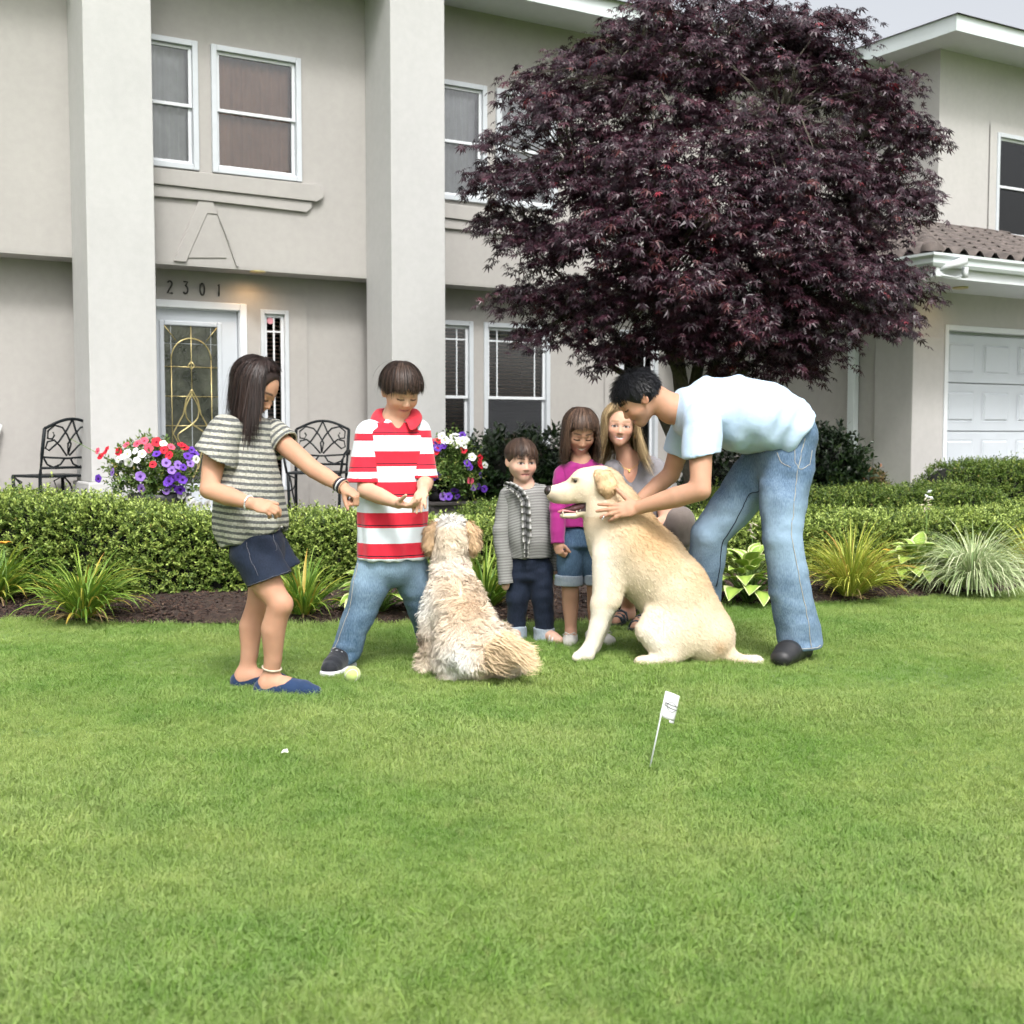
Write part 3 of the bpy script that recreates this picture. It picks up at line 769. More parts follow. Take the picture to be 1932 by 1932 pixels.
# ------------------------------------------------------------------ red maple
def maple():
    rng = np.random.default_rng(5)
    D0 = 10.4; base = P(1305, 900, D0 + .1); base[2] = .12
    root = thing('maple_tree', base, 'spreading dark purple red-leaf maple tree in front of the house', 'tree')
    blobs = [  # (u, v, ru, rv, depth offset, depth radius)
        (965, 335, 58, 36, -.1, .45), (985, 415, 62, 30, .1, .45), (1075, 330, 88, 60, -.3, .7), (1050, 455, 80, 44, -.1, .6), (1015, 550, 62, 32, .0, .5), (960, 270, 50, 34, 0, .4),
        (1050, 615, 60, 30, -.1, .5), (1140, 555, 92, 56, -.5, .7), (1180, 425, 104, 70, -.7, .8), (1200, 300, 112, 72, -.5, .9), (1165, 640, 80, 32, -.4, .6), 
        (1280, 615, 92, 42, -.6, .7), (1295, 505, 108, 72, -.9, .8), (1340, 375, 120, 78, -.8, .9), (1390, 250, 125, 70, -.4, .9), (1415, 575, 108, 62, -.7, .8), (1420, 672, 84, 28, -.3, .55), (1500, 665, 62, 26, -.2, .45),
        (1470, 450, 108, 76, -.7, .8), (1520, 335, 108, 72, -.5, .8), (1540, 605, 98, 42, -.4, .7), (1590, 510, 92, 60, -.4, .7), (1640, 405, 78, 52, -.2, .6),
        (1680, 330, 70, 42, .0, .5), (1650, 592, 68, 30, .0, .45), (1690, 520, 56, 34, .1, .45), (1235, 190, 120, 62, -.1, .8), (1545, 225, 112, 62, 0, .7), (1090, 215, 92, 54, 0, .7), 
        (1150, 120, 105, 55, .1, .7), (1310, 110, 120, 60, 0, .8), (1460, 125, 115, 60, .1, .7), (1620, 160, 88, 52, .1, .6), (1690, 245, 62, 44, .1, .5), (1030, 165, 66, 42, .1, .5), (1390, 30, 110, 50, .2, .6), (1240, 35, 90, 48, .2, .6), (1540, 60, 80, 45, .2, .5), (1735, 540, 34, 14, -.2, .25), (925, 325, 26, 16, -.1, .25), (1725, 385, 36, 22, 0, .3)]
    TWV = np.array([(0, 0, 0)])
    # leaf: seven pointed lobes
    tv_, tf_ = [(0, .05, 0)], []
    for a, l, w in ((0, 1.0, .12), (36, .95, .115), (-36, .95, .115), (75, .75, .10), (-75, .75, .10), (122, .42, .07), (-122, .42, .07)):
        r = math.radians(a); dx, dy = math.sin(r), math.cos(r); k = len(tv_)
        tv_ += [(dx * l * .42 - dy * w, dy * l * .42 + dx * w, .03), (dx * l, dy * l, -.12), (dx * l * .42 + dy * w, dy * l * .42 - dx * w, .03)]
        tf_.append((0, k + 2, k + 1, k))
    LV, LF = np.array(tv_, float), np.array(tf_)
    LV[:, :2] *= .62
    vol = np.array([b[2] * b[3] * b[5] for b in blobs]) ** .72; vol /= vol.sum()
    nsp = 2200; spots = []; outw = []
    for b, c in zip(blobs, rng.multinomial(nsp, vol)):
        v = rng.normal(size=(c, 3)); v /= np.linalg.norm(v, axis=1, keepdims=True); v *= rng.uniform(.35, 1.08, (c, 1)) ** .5
        for w in v:
            spots.append(P(b[0] + w[0] * b[2], b[1] + w[2] * b[3] * -1, D0 + b[4] + w[1] * b[5])); outw.append(w)
    spots, outw = np.array(spots), np.array(outw)
    crown_c = P(1330, 560, D0)
    # limbs
    mb = MB()
    fork = base + np.array((-.03, 0, 1.0))
    mb.tube([base - np.array((0, 0, .1)), base + np.array((.02, 0, .5)), fork], [.115, .085, .08], 9)
    mb.build('trunk', M['bark'], root, smooth=True).location = -base
    limbs_to = [(1010, 470, .1), (1090, 330, -.2), (1200, 160, -.2), (1230, 560, -.5), (1345, 140, .2), (1470, 230, -.4), (1600, 380, .0), (1650, 540, .2), (1480, 560, -.4), (1060, 600, .0), (1300, 400, .6)]
    lim = []
    for i, (u, v, dd) in enumerate(limbs_to):
        e = P(u, v, D0 + dd); k = rng.normal(0, .07, (4, 3))
        st = fork + np.array((rng.uniform(-.04, .04), rng.uniform(-.04, .04), rng.uniform(-.35, .0)))
        mid1 = st + (e - st) * np.array((.22, .3, .33)) + k[0]; mid2 = st + (e - st) * np.array((.58, .6, .66)) + k[1]
        pts = [st, st * .6 + mid1 * .4 + k[2] * .2, mid1, (mid1 + mid2) / 2 + k[3] * .3, mid2, e]
        b2 = MB().tube(pts, [.055, .05, .042, .032, .022, .008], 7); b2.build('limb', M['bark'], root, smooth=True).location = -base
        lim += [(p, j) for j, p in enumerate(pts[2:])] 
    lp = np.array([p for p, _ in lim])
    # twigs: joined, too many to pick apart
    mb = MB()
    for i in range(0, nsp, 2):
        s = spots[i]; j = np.argmin(np.linalg.norm(lp - s, axis=1)); a = lp[j]; k = rng.normal(0, .05, 3)
        if np.linalg.norm(a - s) < 1.5: mb.tube([a, a * .5 + s * .5 + k + np.array((0, 0, .05)), s], [.011, .007, .003], 3, caps=False)
    o = mb.build('twigs', M['bark'], root); o.location = -base; tag(o, kind='stuff')
    # leaf sprays, drooping outwards in tiers
    per = 13
    out = spots - crown_c; out[:, 2] *= .25; out[:, 1] -= .35; out /= np.linalg.norm(out, axis=1, keepdims=True)
    az = rng.normal(0, .75, nsp); ca, sa = np.cos(az), np.sin(az)
    out = np.stack([out[:, 0] * ca - out[:, 1] * sa, out[:, 0] * sa + out[:, 1] * ca, out[:, 2] * .4 - .12], 1)
    pos, dirs, ups, rn = [], [], [], []
    for i in range(per):
        f = i / (per - 1); side = (-1) ** i
        lat = np.cross(out, (0, 0, 1.0)); off = out * (f * .30 - .06) + lat * side * (.085 * (1 - f * .6)) * rng.uniform(.3, 1.4, (nsp, 1))
        q = spots + off + rng.normal(0, .028, (nsp, 3)); q[:, 2] -= .10 * f ** 2
        pos.append(q); dd = out * (.5 + .6 * f) + lat * side * (.8 * (1 - f)) + np.array((0, 0, -.45)) + rng.normal(0, .3, (nsp, 3)); dirs.append(dd)
        ups.append(np.array((0, -.25, 1.0)) + out * .3 + rng.normal(0, .35, (nsp, 3)))
        rn.append(np.clip(rng.uniform(0, .75, nsp) * .6 + np.linspace(0, 1, nsp)[rng.permutation(nsp)] * .2 + rng.normal(.1, .12, nsp), 0, 1))
    pos, dirs, ups, rn = map(np.concatenate, (pos, dirs, ups, rn))
    sz = .118 * rng.uniform(.65, 1.25, len(pos))
    R = basis(dirs, ups)
    hot = rng.random(len(pos)) < .005; rn[hot] = rng.uniform(.93, 1, hot.sum())
    dcam = pos[:, 1] - sz * 6
    near = np.argsort(dcam)[:300]; mask = np.ones(len(pos), bool); mask[near] = False
    M['maple_leaf'] = leafmat('maple_leaf', [(0, (.012, .005, .009)), (.3, (.022, .007, .014)), (.6, (.041, .011, .021)), (.82, (.070, .017, .028)), (.93, (.10, .028, .024)), (1, (.28, .026, .045))], rough=.42, trans=.2, spec=.5)
    me = scatter('leaves', LV, LF, pos[mask] - base, R[mask], sz[mask], {'rnd': rn[mask]}); tag(new_obj('crown', me, M['maple_leaf'], root), kind='stuff')
    protos = []
    for i in range(5):
        V2 = LV.copy(); V2[:, 2] += rng.normal(0, .04, len(V2)); pm = mesh_np('leaf', V2, LF, False); set_float(pm, 'rnd', np.full(len(V2), (.25, .4, .55, .7, .88)[i])); pm.materials.append(M['maple_leaf']); protos.append(pm)
    for n_, j in enumerate(near):
        o = new_obj('leaf', protos[n_ % 5], None, root); mt = Matrix(R[j].tolist()).to_4x4(); o.matrix_local = Matrix.Translation((pos[j] - base).tolist()) @ mt @ Matrix.Scale(float(sz[j]), 4)
maple()

# ------------------------------------------------------------------ strap-leaved clumps
def strap_clump(name, label, c, n, ln, w, stops, seed, droop=1.0, spread=.9, dry=14, cat='plant', trans=.3):
    rng = np.random.default_rng(seed); root = thing(name, c, label, cat)
    mname = name + str(seed); mt = leafmat(mname, stops, rough=.5, trans=trans)
    def blades(k, ln0, ln1, el0, el1, w, dr):
        segs = 7; t = np.linspace(0, 1, segs + 1)
        az = rng.uniform(0, 6.28, k); el = np.radians(rng.uniform(el0, el1, k)); l = rng.uniform(ln0, ln1, k)
        rad = rng.uniform(0, .06, k); b = np.stack([rad * np.cos(az), rad * np.sin(az), np.zeros(k)], 1)
        hd = np.stack([np.cos(az), np.sin(az), 0 * az], 1)
        dz = rng.uniform(.35, 1.1, k) * dr
        ang = el[:, None] - dz[:, None] * 1.9 * t[None] ** 1.7
        step = l[:, None] / segs
        cx = np.cumsum(np.cos(ang) * step, 1) - np.cos(ang[:, :1]) * step; cz = np.cumsum(np.sin(ang) * step, 1) - np.sin(ang[:, :1]) * step
        pt = b[:, None] + hd[:, None] * cx[..., None]; pt[..., 2] += np.maximum(cz, -.0 + .01 * rng.random((k, 1)))
        side = np.cross(hd, (0, 0, 1.0)); side = side + rng.normal(0, .25, side.shape)
        ww = w * rng.uniform(.7, 1.2, k)[:, None] * np.interp(t, [0, .15, .6, 1], [.75, 1, .8, .02])[None]
        Lf = pt - side[:, None] * ww[..., None] / 2; Rt = pt + side[:, None] * ww[..., None] / 2; Lf[..., 2] += .25 * ww; Rt[..., 2] += .25 * ww
        V = np.stack([Lf, pt, Rt], 2).reshape(k, -1, 3)
        q = []
        for i in range(segs):
            q += [(3 * i, 3 * i + 1, 3 * i + 4, 3 * i + 3), (3 * i + 1, 3 * i + 2, 3 * i + 5, 3 * i + 4)]
        F = (np.array(q)[None] + (np.arange(k) * 3 * (segs + 1))[:, None, None]).reshape(-1, 4)
        return V.reshape(-1, 3), F, np.repeat(np.clip(rng.normal(.45, .25, k), 0, .93), 3 * (segs + 1)) + np.tile(np.repeat(np.clip(t - .75, 0, 1) * .4, 3), k) * (rng.random(k * 3 * (segs + 1)) < 2)
    V, F, r = blades(n, ln * .55, ln * 1.1, 38, 88, w, droop * spread)
    me = mesh_np('blades', V, F, False); set_float(me, 'rnd', np.clip(r, 0, 1)); tag(new_obj('blades', me, mt, root), kind='stuff')
    if dry:
        V, F, r = blades(dry, ln * .3, ln * .75, 5, 45, w * .7, 1.2)
        me = mesh_np('dry_blades', V, F, False); set_float(me, 'rnd', np.ones(len(V)) * .3 + r * .4); tag(new_obj('dry_blades', me, M.setdefault('dry_blade', leafmat('dry_blade', [(0, (.16, .10, .05)), (1, (.4, .30, .14))], rough=.8)), root), kind='stuff')
    return root
GREEN = [(0, (.08, .18, .025)), (.45, (.18, .31, .04)), (.75, (.36, .44, .07)), (.92, (.45, .36, .06)), (1, (.40, .22, .05))]
YELL = [(0, (.20, .29, .04)), (.4, (.40, .46, .07)), (.75, (.58, .56, .12)), (.92, (.50, .32, .08)), (1, (.45, .2, .06))]
VARI = [(0, (.24, .36, .14)), (.4, (.48, .57, .30)), (.8, (.70, .74, .50)), (1, (.78, .76, .55))]
def on_bed(u, v): 
    p = PZ(u, v, .06); return (p[0], p[1], .04)
strap_clump('daylily', 'daylily clump with an orange flower at the left edge of the bed', on_bed(-8, 1130), 230, .52, .016, GREEN, 31)
strap_clump('daylily', 'yellowing daylily clump standing alone left of the girl', on_bed(158, 1158), 300, .45, .014, GREEN, 32, 1.0, .95, 40)
strap_clump('daylily', 'green daylily clump between the girl and the boy', on_bed(572, 1152), 190, .42, .013, GREEN, 33, .9, .8, 12)
strap_clump('daylily', 'daylily clump between the curly dog and the small girl', on_bed(915, 1140), 210, .44, .014, GREEN, 34, .9, .8, 18)
strap_clump('ornamental_grass', 'yellow green tufted grass right of the man', on_bed(1605, 1118), 560, .54, .009, YELL, 35, .95, .85, 26)
strap_clump('ornamental_grass', 'pale variegated drooping grass mound at the right of the bed', on_bed(1835, 1106), 900, .60, .008, VARI, 36, 1.5, 1.0, 0)
strap_clump('ornamental_grass', 'yellow green tufted grass at the right edge of the picture', on_bed(1950, 1075), 200, .45, .011, YELL, 37, .9, .8, 8)
def lily_flower(p, label, col, parent_name='daylily_flower', s=.055):
    root = thing(parent_name, (p[0], p[1], .06), label, 'flower')
    h = p[2] - .06
    MB().tube([(0, .02, 0), (.01, .01, h * .6), (0, 0, h)], [.004, .003, .003], 5).build('stalk', M.setdefault('stalk', noisy('stalk_green', (.14, .24, .05, 1), .2, 20, .6)), root, smooth=True)
    mt = noisy('lily_petal%d' % random.randint(0, 999), col, .2, 30, .6)
    for i in range(6):
        a = i * math.tau / 6 + .2; hd = np.array((math.cos(a), math.sin(a), 0)); sd = np.array((-math.sin(a), math.cos(a), 0)); vs = []
        for t in (0, .35, .7, 1):
            c_ = hd * s * (t ** 1.2) + np.array((0, 0, h + s * (.9 * t - .75 * t * t)))
            w = s * (.10, .33, .3, .02)[int(round(t * 3 - .02)) if t < 1 else 3]
            vs += [c_ - sd * w, c_ + sd * w]
        MB().add(vs, [(0, 1, 3, 2), (2, 3, 5, 4), (4, 5, 7, 6)]).build('petal', mt, root, smooth=True)
ORANGE = (.75, .30, .03, 1)
lily_flower(P(6, 1026, 7.2), 'orange lily bloom at the left edge of the picture', ORANGE, s=.05)
lily_flower(P(1676, 1040, 8.45), 'yellow orange lily bloom beside the right hosta', (.8, .48, .05, 1), s=.05)

# ------------------------------------------------------------------ hostas, every leaf its own piece
M['hosta'] = m = mat('hosta_leaf', (.2, .3, .06, 1), .42, .4)
e_ = attr(m, 'edge'); v_ = attr(m, 'rib')
c_ = mixc(m, ramp(m, v_.outputs['Fac'], [(0, (0, 0, 0)), (1, (1, 1, 1))]).outputs[0], (.17, .30, .05, 1), (.30, .42, .08, 1))
L(m, mixc(m, ramp(m, e_.outputs['Fac'], [(.72, (0, 0, 0)), (.82, (1, 1, 1))]).outputs[0], c_, (.60, .64, .30, 1)), bsdf(m).inputs['Base Color'])
def hosta_leaf_mesh(seed):
    rng = np.random.default_rng(seed); nt, nw = 11, 9; V, E, Rb = [], [], []
    t = np.linspace(0, 1, nt)
    wid = np.interp(t, [0, .08, .22, .45, .7, .9, 1], [.05, .26, .37, .38, .25, .09, .0])
    curl = rng.uniform(.5, .95); cup = rng.uniform(.15, .3)
    for i in range(nt):
        for j in range(nw):
            q = (j / (nw - 1)) * 2 - 1
            ang = curl * t[i] * 1.5
            y = math.sin(ang) / (curl * 1.5); z = -(1 - math.cos(ang)) / (curl * 1.5)
            back = -.10 * abs(q) ** 1.5 * max(0, 1 - t[i] * 5)
            V.append((wid[i] * q, y + back, z + cup * wid[i] * q * q + .016 * math.sin(q * 9) * (wid[i] / .38) + .02 * math.sin(t[i] * 8 + q * 3)))
            E.append(max(abs(q), (t[i] - .93) * 12)); Rb.append(.5 + .5 * math.cos(q * 22))
    idx = np.arange(nt * nw).reshape(nt, nw); F = np.stack([idx[:-1, :-1], idx[:-1, 1:], idx[1:, 1:], idx[1:, :-1]], -1).reshape(-1, 4)
    me = mesh_np('leaf', np.array(V), F); set_float(me, 'edge', np.array(E)); set_float(me, 'rib', np.array(Rb)); me.materials.append(M['hosta']); return me
HL = [hosta_leaf_mesh(i) for i in range(4)]
def hosta(label, c, n, s, seed, height=.3):
    rng = np.random.default_rng(seed); root = thing('hosta', c, label, 'plant')
    pet = MB()
    for i in range(n):
        f = i / n; az = i * 2.39996 + rng.uniform(-.25, .25)
        r = .03 + .15 * s / .2 * (f ** .8); z = height * (1 - .8 * f) * rng.uniform(.85, 1.1) + .02
        hd = np.array((math.cos(az), math.sin(az), 0)); p = hd * r + np.array((0, 0, z))
        el = math.radians(62 - 62 * f + rng.uniform(-10, 10)); d = hd * math.cos(el) + np.array((0, 0, math.sin(el)))
        R = basis(d[None], (np.array((0, 0, 1.)) * .9 - hd * .5 + rng.normal(0, .12, 3))[None])[0]
        o = new_obj('leaf', HL[i % 4], None, root); o.matrix_local = Matrix.Translation(p.tolist()) @ Matrix(R.tolist()).to_4x4() @ Matrix.Scale(float(s * rng.uniform(.8, 1.15) * (.75 + .25 * f)), 4)
        pet.tube([hd * .015, p * np.array((.5, .5, .65)), p], [.006, .005, .004], 5)
    o = pet.build('stems', M['stalk'], root, smooth=True); tag(o, kind='stuff')
    return root
hosta('variegated hosta half hidden behind the boy in jeans', on_bed(715, 1150), 44, .165, 41, .22)
hosta('variegated hosta left of the man, seen between his legs', on_bed(1412, 1128), 48, .18, 42, .25)
hosta('variegated hosta between the yellow grass and the pale grass', on_bed(1730, 1100), 48, .18, 43, .25)

def stalk(label, u, v0, v1, d, n, seed, white=False):
    rng = np.random.default_rng(seed); b = P(u, v1, d); t_ = P(u + rng.uniform(5, 12), v0, d + .05); root = thing('flower_stalk', b, label, 'plant')
    tt = t_ - b; MB().tube([(0, 0, 0), tt * .5 + np.array((.015, 0, 0)), tt], [.004, .003, .002], 5).build('stalk', M['stalk'], root, smooth=True)
    for i in range(n):
        p = tt * (1 - .3 * i / n) + rng.normal(0, .006, 3); q = p + np.array((rng.uniform(-.05, .05), rng.uniform(-.03, .03), rng.uniform(-.03, .03)))
        MB().tube([p, p * .5 + q * .5, q], [.002, .006 if not white or i > 2 else .012, .001], 5).build('seed_pod' if not (white and i <= 2) else 'petal', M['seed'] if not (white and i <= 2) else M['white_paint'], root, smooth=True)
stalk('tall hosta flower stalk with a few white blooms above the right hosta', 1738, 932, 1060, 8.5, 14, 51, True)
stalk('thin dry seed stalk above the hosta between the man\'s legs', 1410, 985, 1075, 7.9, 10, 52)

# ------------------------------------------------------------------ mulch chips
rng = np.random.default_rng(77); n = 9000
x = rng.uniform(-4.2, 5.2, n); y = bed_front(x) + .01 + rng.uniform(0, 1, n) ** 1.3 * 1.1
z = np.interp(y - bed_front(x), rows, hz) + .004
CH = np.array([(-.5, -.5, -.5), (.5, -.5, -.5), (.5, .5, -.5), (-.5, .5, -.5), (-.4, -.4, .5), (.45, -.35, .5), (.4, .45, .5), (-.45, .4, .5)], float)
CF = np.array([(4, 5, 6, 7), (0, 1, 5, 4), (1, 2, 6, 5), (2, 3, 7, 6), (3, 0, 4, 7)])
d = rng.normal(size=(n, 3)); d[:, 2] *= .35; up = rng.normal(0, .35, (n, 3)) + np.array((0, 0, 1))
scl = np.stack([rng.uniform(.005, .014, n), rng.uniform(.012, .04, n), rng.uniform(.003, .007, n)], 1)
M['chip'] = leafmat('mulch_chip', [(0, (.012, .007, .006)), (.5, (.04, .022, .016)), (.85, (.085, .05, .035)), (.95, (.2, .14, .10)), (1, (.45, .38, .30))], rough=.9, trans=0)
me = scatter('mulch', CH, CF, np.stack([x, y, z], 1), basis(d, up), scl, {'rnd': rng.beta(1.6, 1.8, n)})
tag(new_obj('mulch', me, M['chip']), 'dark brown bark mulch covering the planting bed', 'mulch', kind='stuff')

# ------------------------------------------------------------------ lawn grass: tufts set out over the lawn
m = M['grass'] = mat('grass_blade', (.1, .2, .03, 1), .5, .3)
n1 = noise(m, .9, 4, world=True); n2 = noise(m, 5.5, 4, world=True); n3 = noise(m, 26, 2, world=True)
c1 = ramp(m, n2.outputs['Fac'], [(.28, (.105, .235, .030)), (.5, (.22, .37, .060)), (.72, (.38, .50, .125))]).outputs[0]
c2 = ramp(m, n1.outputs['Fac'], [(.40, (.14, .30, .040)), (.60, (.46, .52, .17))]).outputs[0]
c = mixc(m, .5, c1, c2)
dry = ramp(m, n3.outputs['Fac'], [(.60, (0, 0, 0)), (.76, (1, 1, 1))]).outputs[0]
dryf = math_(m, 'MULTIPLY', dry, .4)
c = mixc(m, dryf, c, (.56, .50, .25, 1))
c = mixc(m, ramp(m, attr(m, 'rnd').outputs['Fac'], [(.0, (0, 0, 0)), (1, (1, 1, 1))]).outputs[0], mixc(m, .55, c, (.12, .23, .035, 1)), c)
c = mixc(m, ramp(m, attr(m, 'tipv').outputs['Fac'], [(.55, (0, 0, 0)), (1, (.4, .4, .4))]).outputs[0], c, (.58, .64, .36, 1))
L(m, c, bsdf(m).inputs['Base Color'])
out = [q for q in m.node_tree.nodes if q.type == 'OUTPUT_MATERIAL'][0]
tr = N(m, 'ShaderNodeBsdfTranslucent'); L(m, c, tr.inputs[0]); mx = N(m, 'ShaderNodeMixShader'); mx.inputs[0].default_value = .3
L(m, bsdf(m).outputs[0], mx.inputs[1]); L(m, tr.outputs[0], mx.inputs[2]); L(m, mx.outputs[0], out.inputs[0])
tufts = bpy.data.collections.new('grass_tufts')
for vi in range(8):
    rng = np.random.default_rng(100 + vi); k = 17
    az = rng.uniform(0, 6.28, k); r = .030 * np.sqrt(rng.random(k)); b = np.stack([r * np.cos(az), r * np.sin(az), np.zeros(k) - .004], 1)
    a2 = rng.uniform(0, 6.28, k); lean = rng.uniform(.1, 1.3, k); h = rng.uniform(.014, .036, k); w = rng.uniform(.0011, .0023, k)
    hd = np.stack([np.cos(a2), np.sin(a2), 0 * a2], 1); sd = np.stack([-np.sin(a2), np.cos(a2), 0 * a2], 1)
    mid = b + hd * (h * lean * .35)[:, None] + np.array((0, 0, 1)) * (h * .6)[:, None]
    tip = b + hd * (h * lean * 1.05)[:, None] + np.array((0, 0, 1)) * (h * (1.0 - .25 * lean))[:, None]
    V = np.stack([b - sd * w[:, None] / 2, b + sd * w[:, None] / 2, mid + sd * w[:, None] * .45, mid - sd * w[:, None] * .45, tip], 1)
    F3 = []
    for i in range(k): F3 += [(5 * i, 5 * i + 1, 5 * i + 2), (5 * i, 5 * i + 2, 5 * i + 3), (5 * i + 3, 5 * i + 2, 5 * i + 4)]
    me = mesh_np('tuft', V.reshape(-1, 3), np.array(F3), False); set_float(me, 'rnd', np.repeat(rng.uniform(0, 1, k), 5)); set_float(me, 'tipv', np.tile([0, 0, .6, .6, 1], k)); me.materials.append(M['grass'])
    tufts.objects.link(bpy.data.objects.new('tuft', me))
rng = np.random.default_rng(9); n = 140000
y = np.concatenate([rng.uniform(1.75, 5.0, int(n * .5)), rng.uniform(5.0, 10.2, int(n * .5))]); x = rng.uniform(-1, 1, len(y)) * (y * .44 + .25)
edge = bed_front(x) + .03 * np.sin(11 * x) + rng.normal(0, .018, len(x))
keep = y < edge
x, y = x[keep], y[keep]
me = bpy.data.meshes.new('lawn_grass'); me.vertices.add(len(x)); me.vertices.foreach_set('co', np.stack([x, y, lawn_z(x, y)], 1).astype(np.float32).ravel())
big_ = .85 + .28 * np.sin(x * 2.1 + 1.7 * np.sin(y * 1.3)) * np.sin(y * 2.6 + .9 * np.sin(x * 1.7)) 
sc_ = big_ * rng.uniform(.75, 1.3, len(x)); tall = rng.random(len(x)) < .03; sc_[tall] *= rng.uniform(1.15, 1.5, tall.sum()); near_edge = edge[keep] - y < .10; sc_[near_edge] *= rng.uniform(.8, 1.5, near_edge.sum())
wind = .25 * np.sin(x * 1.9 + y * .7) + .2 * np.sin(y * 3.1 - x * 1.1)
rot = np.stack([rng.normal(0, .18, len(x)) + wind * .7, rng.normal(0, .18, len(x)) + wind, rng.uniform(0, 6.28, len(x))], 1)
a = me.attributes.new('rot', 'FLOAT_VECTOR', 'POINT'); a.data.foreach_set('vector', rot.astype(np.float32).ravel())
set_float(me, 'scl', sc_)
a = me.attributes.new('pick', 'INT', 'POINT'); a.data.foreach_set('value', rng.integers(0, 8, len(x)).astype(np.int32))
grass = tag(new_obj('lawn_grass', me), 'short mown green lawn grass with yellowish patches', 'grass', kind='stuff')
ng = bpy.data.node_groups.new('grass_on_points', 'GeometryNodeTree')
ng.interface.new_socket('Geometry', in_out='INPUT', socket_type='NodeSocketGeometry'); ng.interface.new_socket('Geometry', in_out='OUTPUT', socket_type='NodeSocketGeometry')
gi, go = ng.nodes.new('NodeGroupInput'), ng.nodes.new('NodeGroupOutput')
ci = ng.nodes.new('GeometryNodeCollectionInfo'); ci.inputs['Collection'].default_value = tufts; ci.inputs['Separate Children'].default_value = True; ci.inputs['Reset Children'].default_value = True
ip = ng.nodes.new('GeometryNodeInstanceOnPoints'); ip.inputs['Pick Instance'].default_value = True
def named(nm, typ):
    q = ng.nodes.new('GeometryNodeInputNamedAttribute'); q.data_type = typ; q.inputs['Name'].default_value = nm; return q.outputs['Attribute']
ng.links.new(gi.outputs[0], ip.inputs['Points']); ng.links.new(ci.outputs[0], ip.inputs['Instance'])
ng.links.new(named('pick', 'INT'), ip.inputs['Instance Index']); ng.links.new(named('rot', 'FLOAT_VECTOR'), ip.inputs['Rotation']); ng.links.new(named('scl', 'FLOAT'), ip.inputs['Scale'])
ng.links.new(ip.outputs[0], go.inputs[0])
md = grass.modifiers.new('grass', 'NODES'); md.node_group = ng
# ================================================================== SCULPTING TOOLS
def _hash(i, j, k, seed):
    h = (i * 374761393 + j * 668265263 + k * 2147483647 + seed * 974711) & 0xFFFFFFFF
    h = ((h ^ (h >> 13)) * 1274126177) & 0xFFFFFFFF
    return ((h ^ (h >> 16)) & 0xFFFF) / 65535.0
def vnoise(p, seed=0):
    """value noise 0..1"""
    p = np.asarray(p, float); i = np.floor(p).astype(np.int64); f = p - i; f = f * f * (3 - 2 * f); r = 0
    for a in (0, 1):
        for b in (0, 1):
            for c in (0, 1):
                w = (f[:, 0] if a else 1 - f[:, 0]) * (f[:, 1] if b else 1 - f[:, 1]) * (f[:, 2] if c else 1 - f[:, 2])
                r = r + w * _hash(i[:, 0] + a, i[:, 1] + b, i[:, 2] + c, seed)
    return r
def ss(x, a, b):
    t = np.clip((x - a) / (b - a), 0, 1); return t * t * (3 - 2 * t)

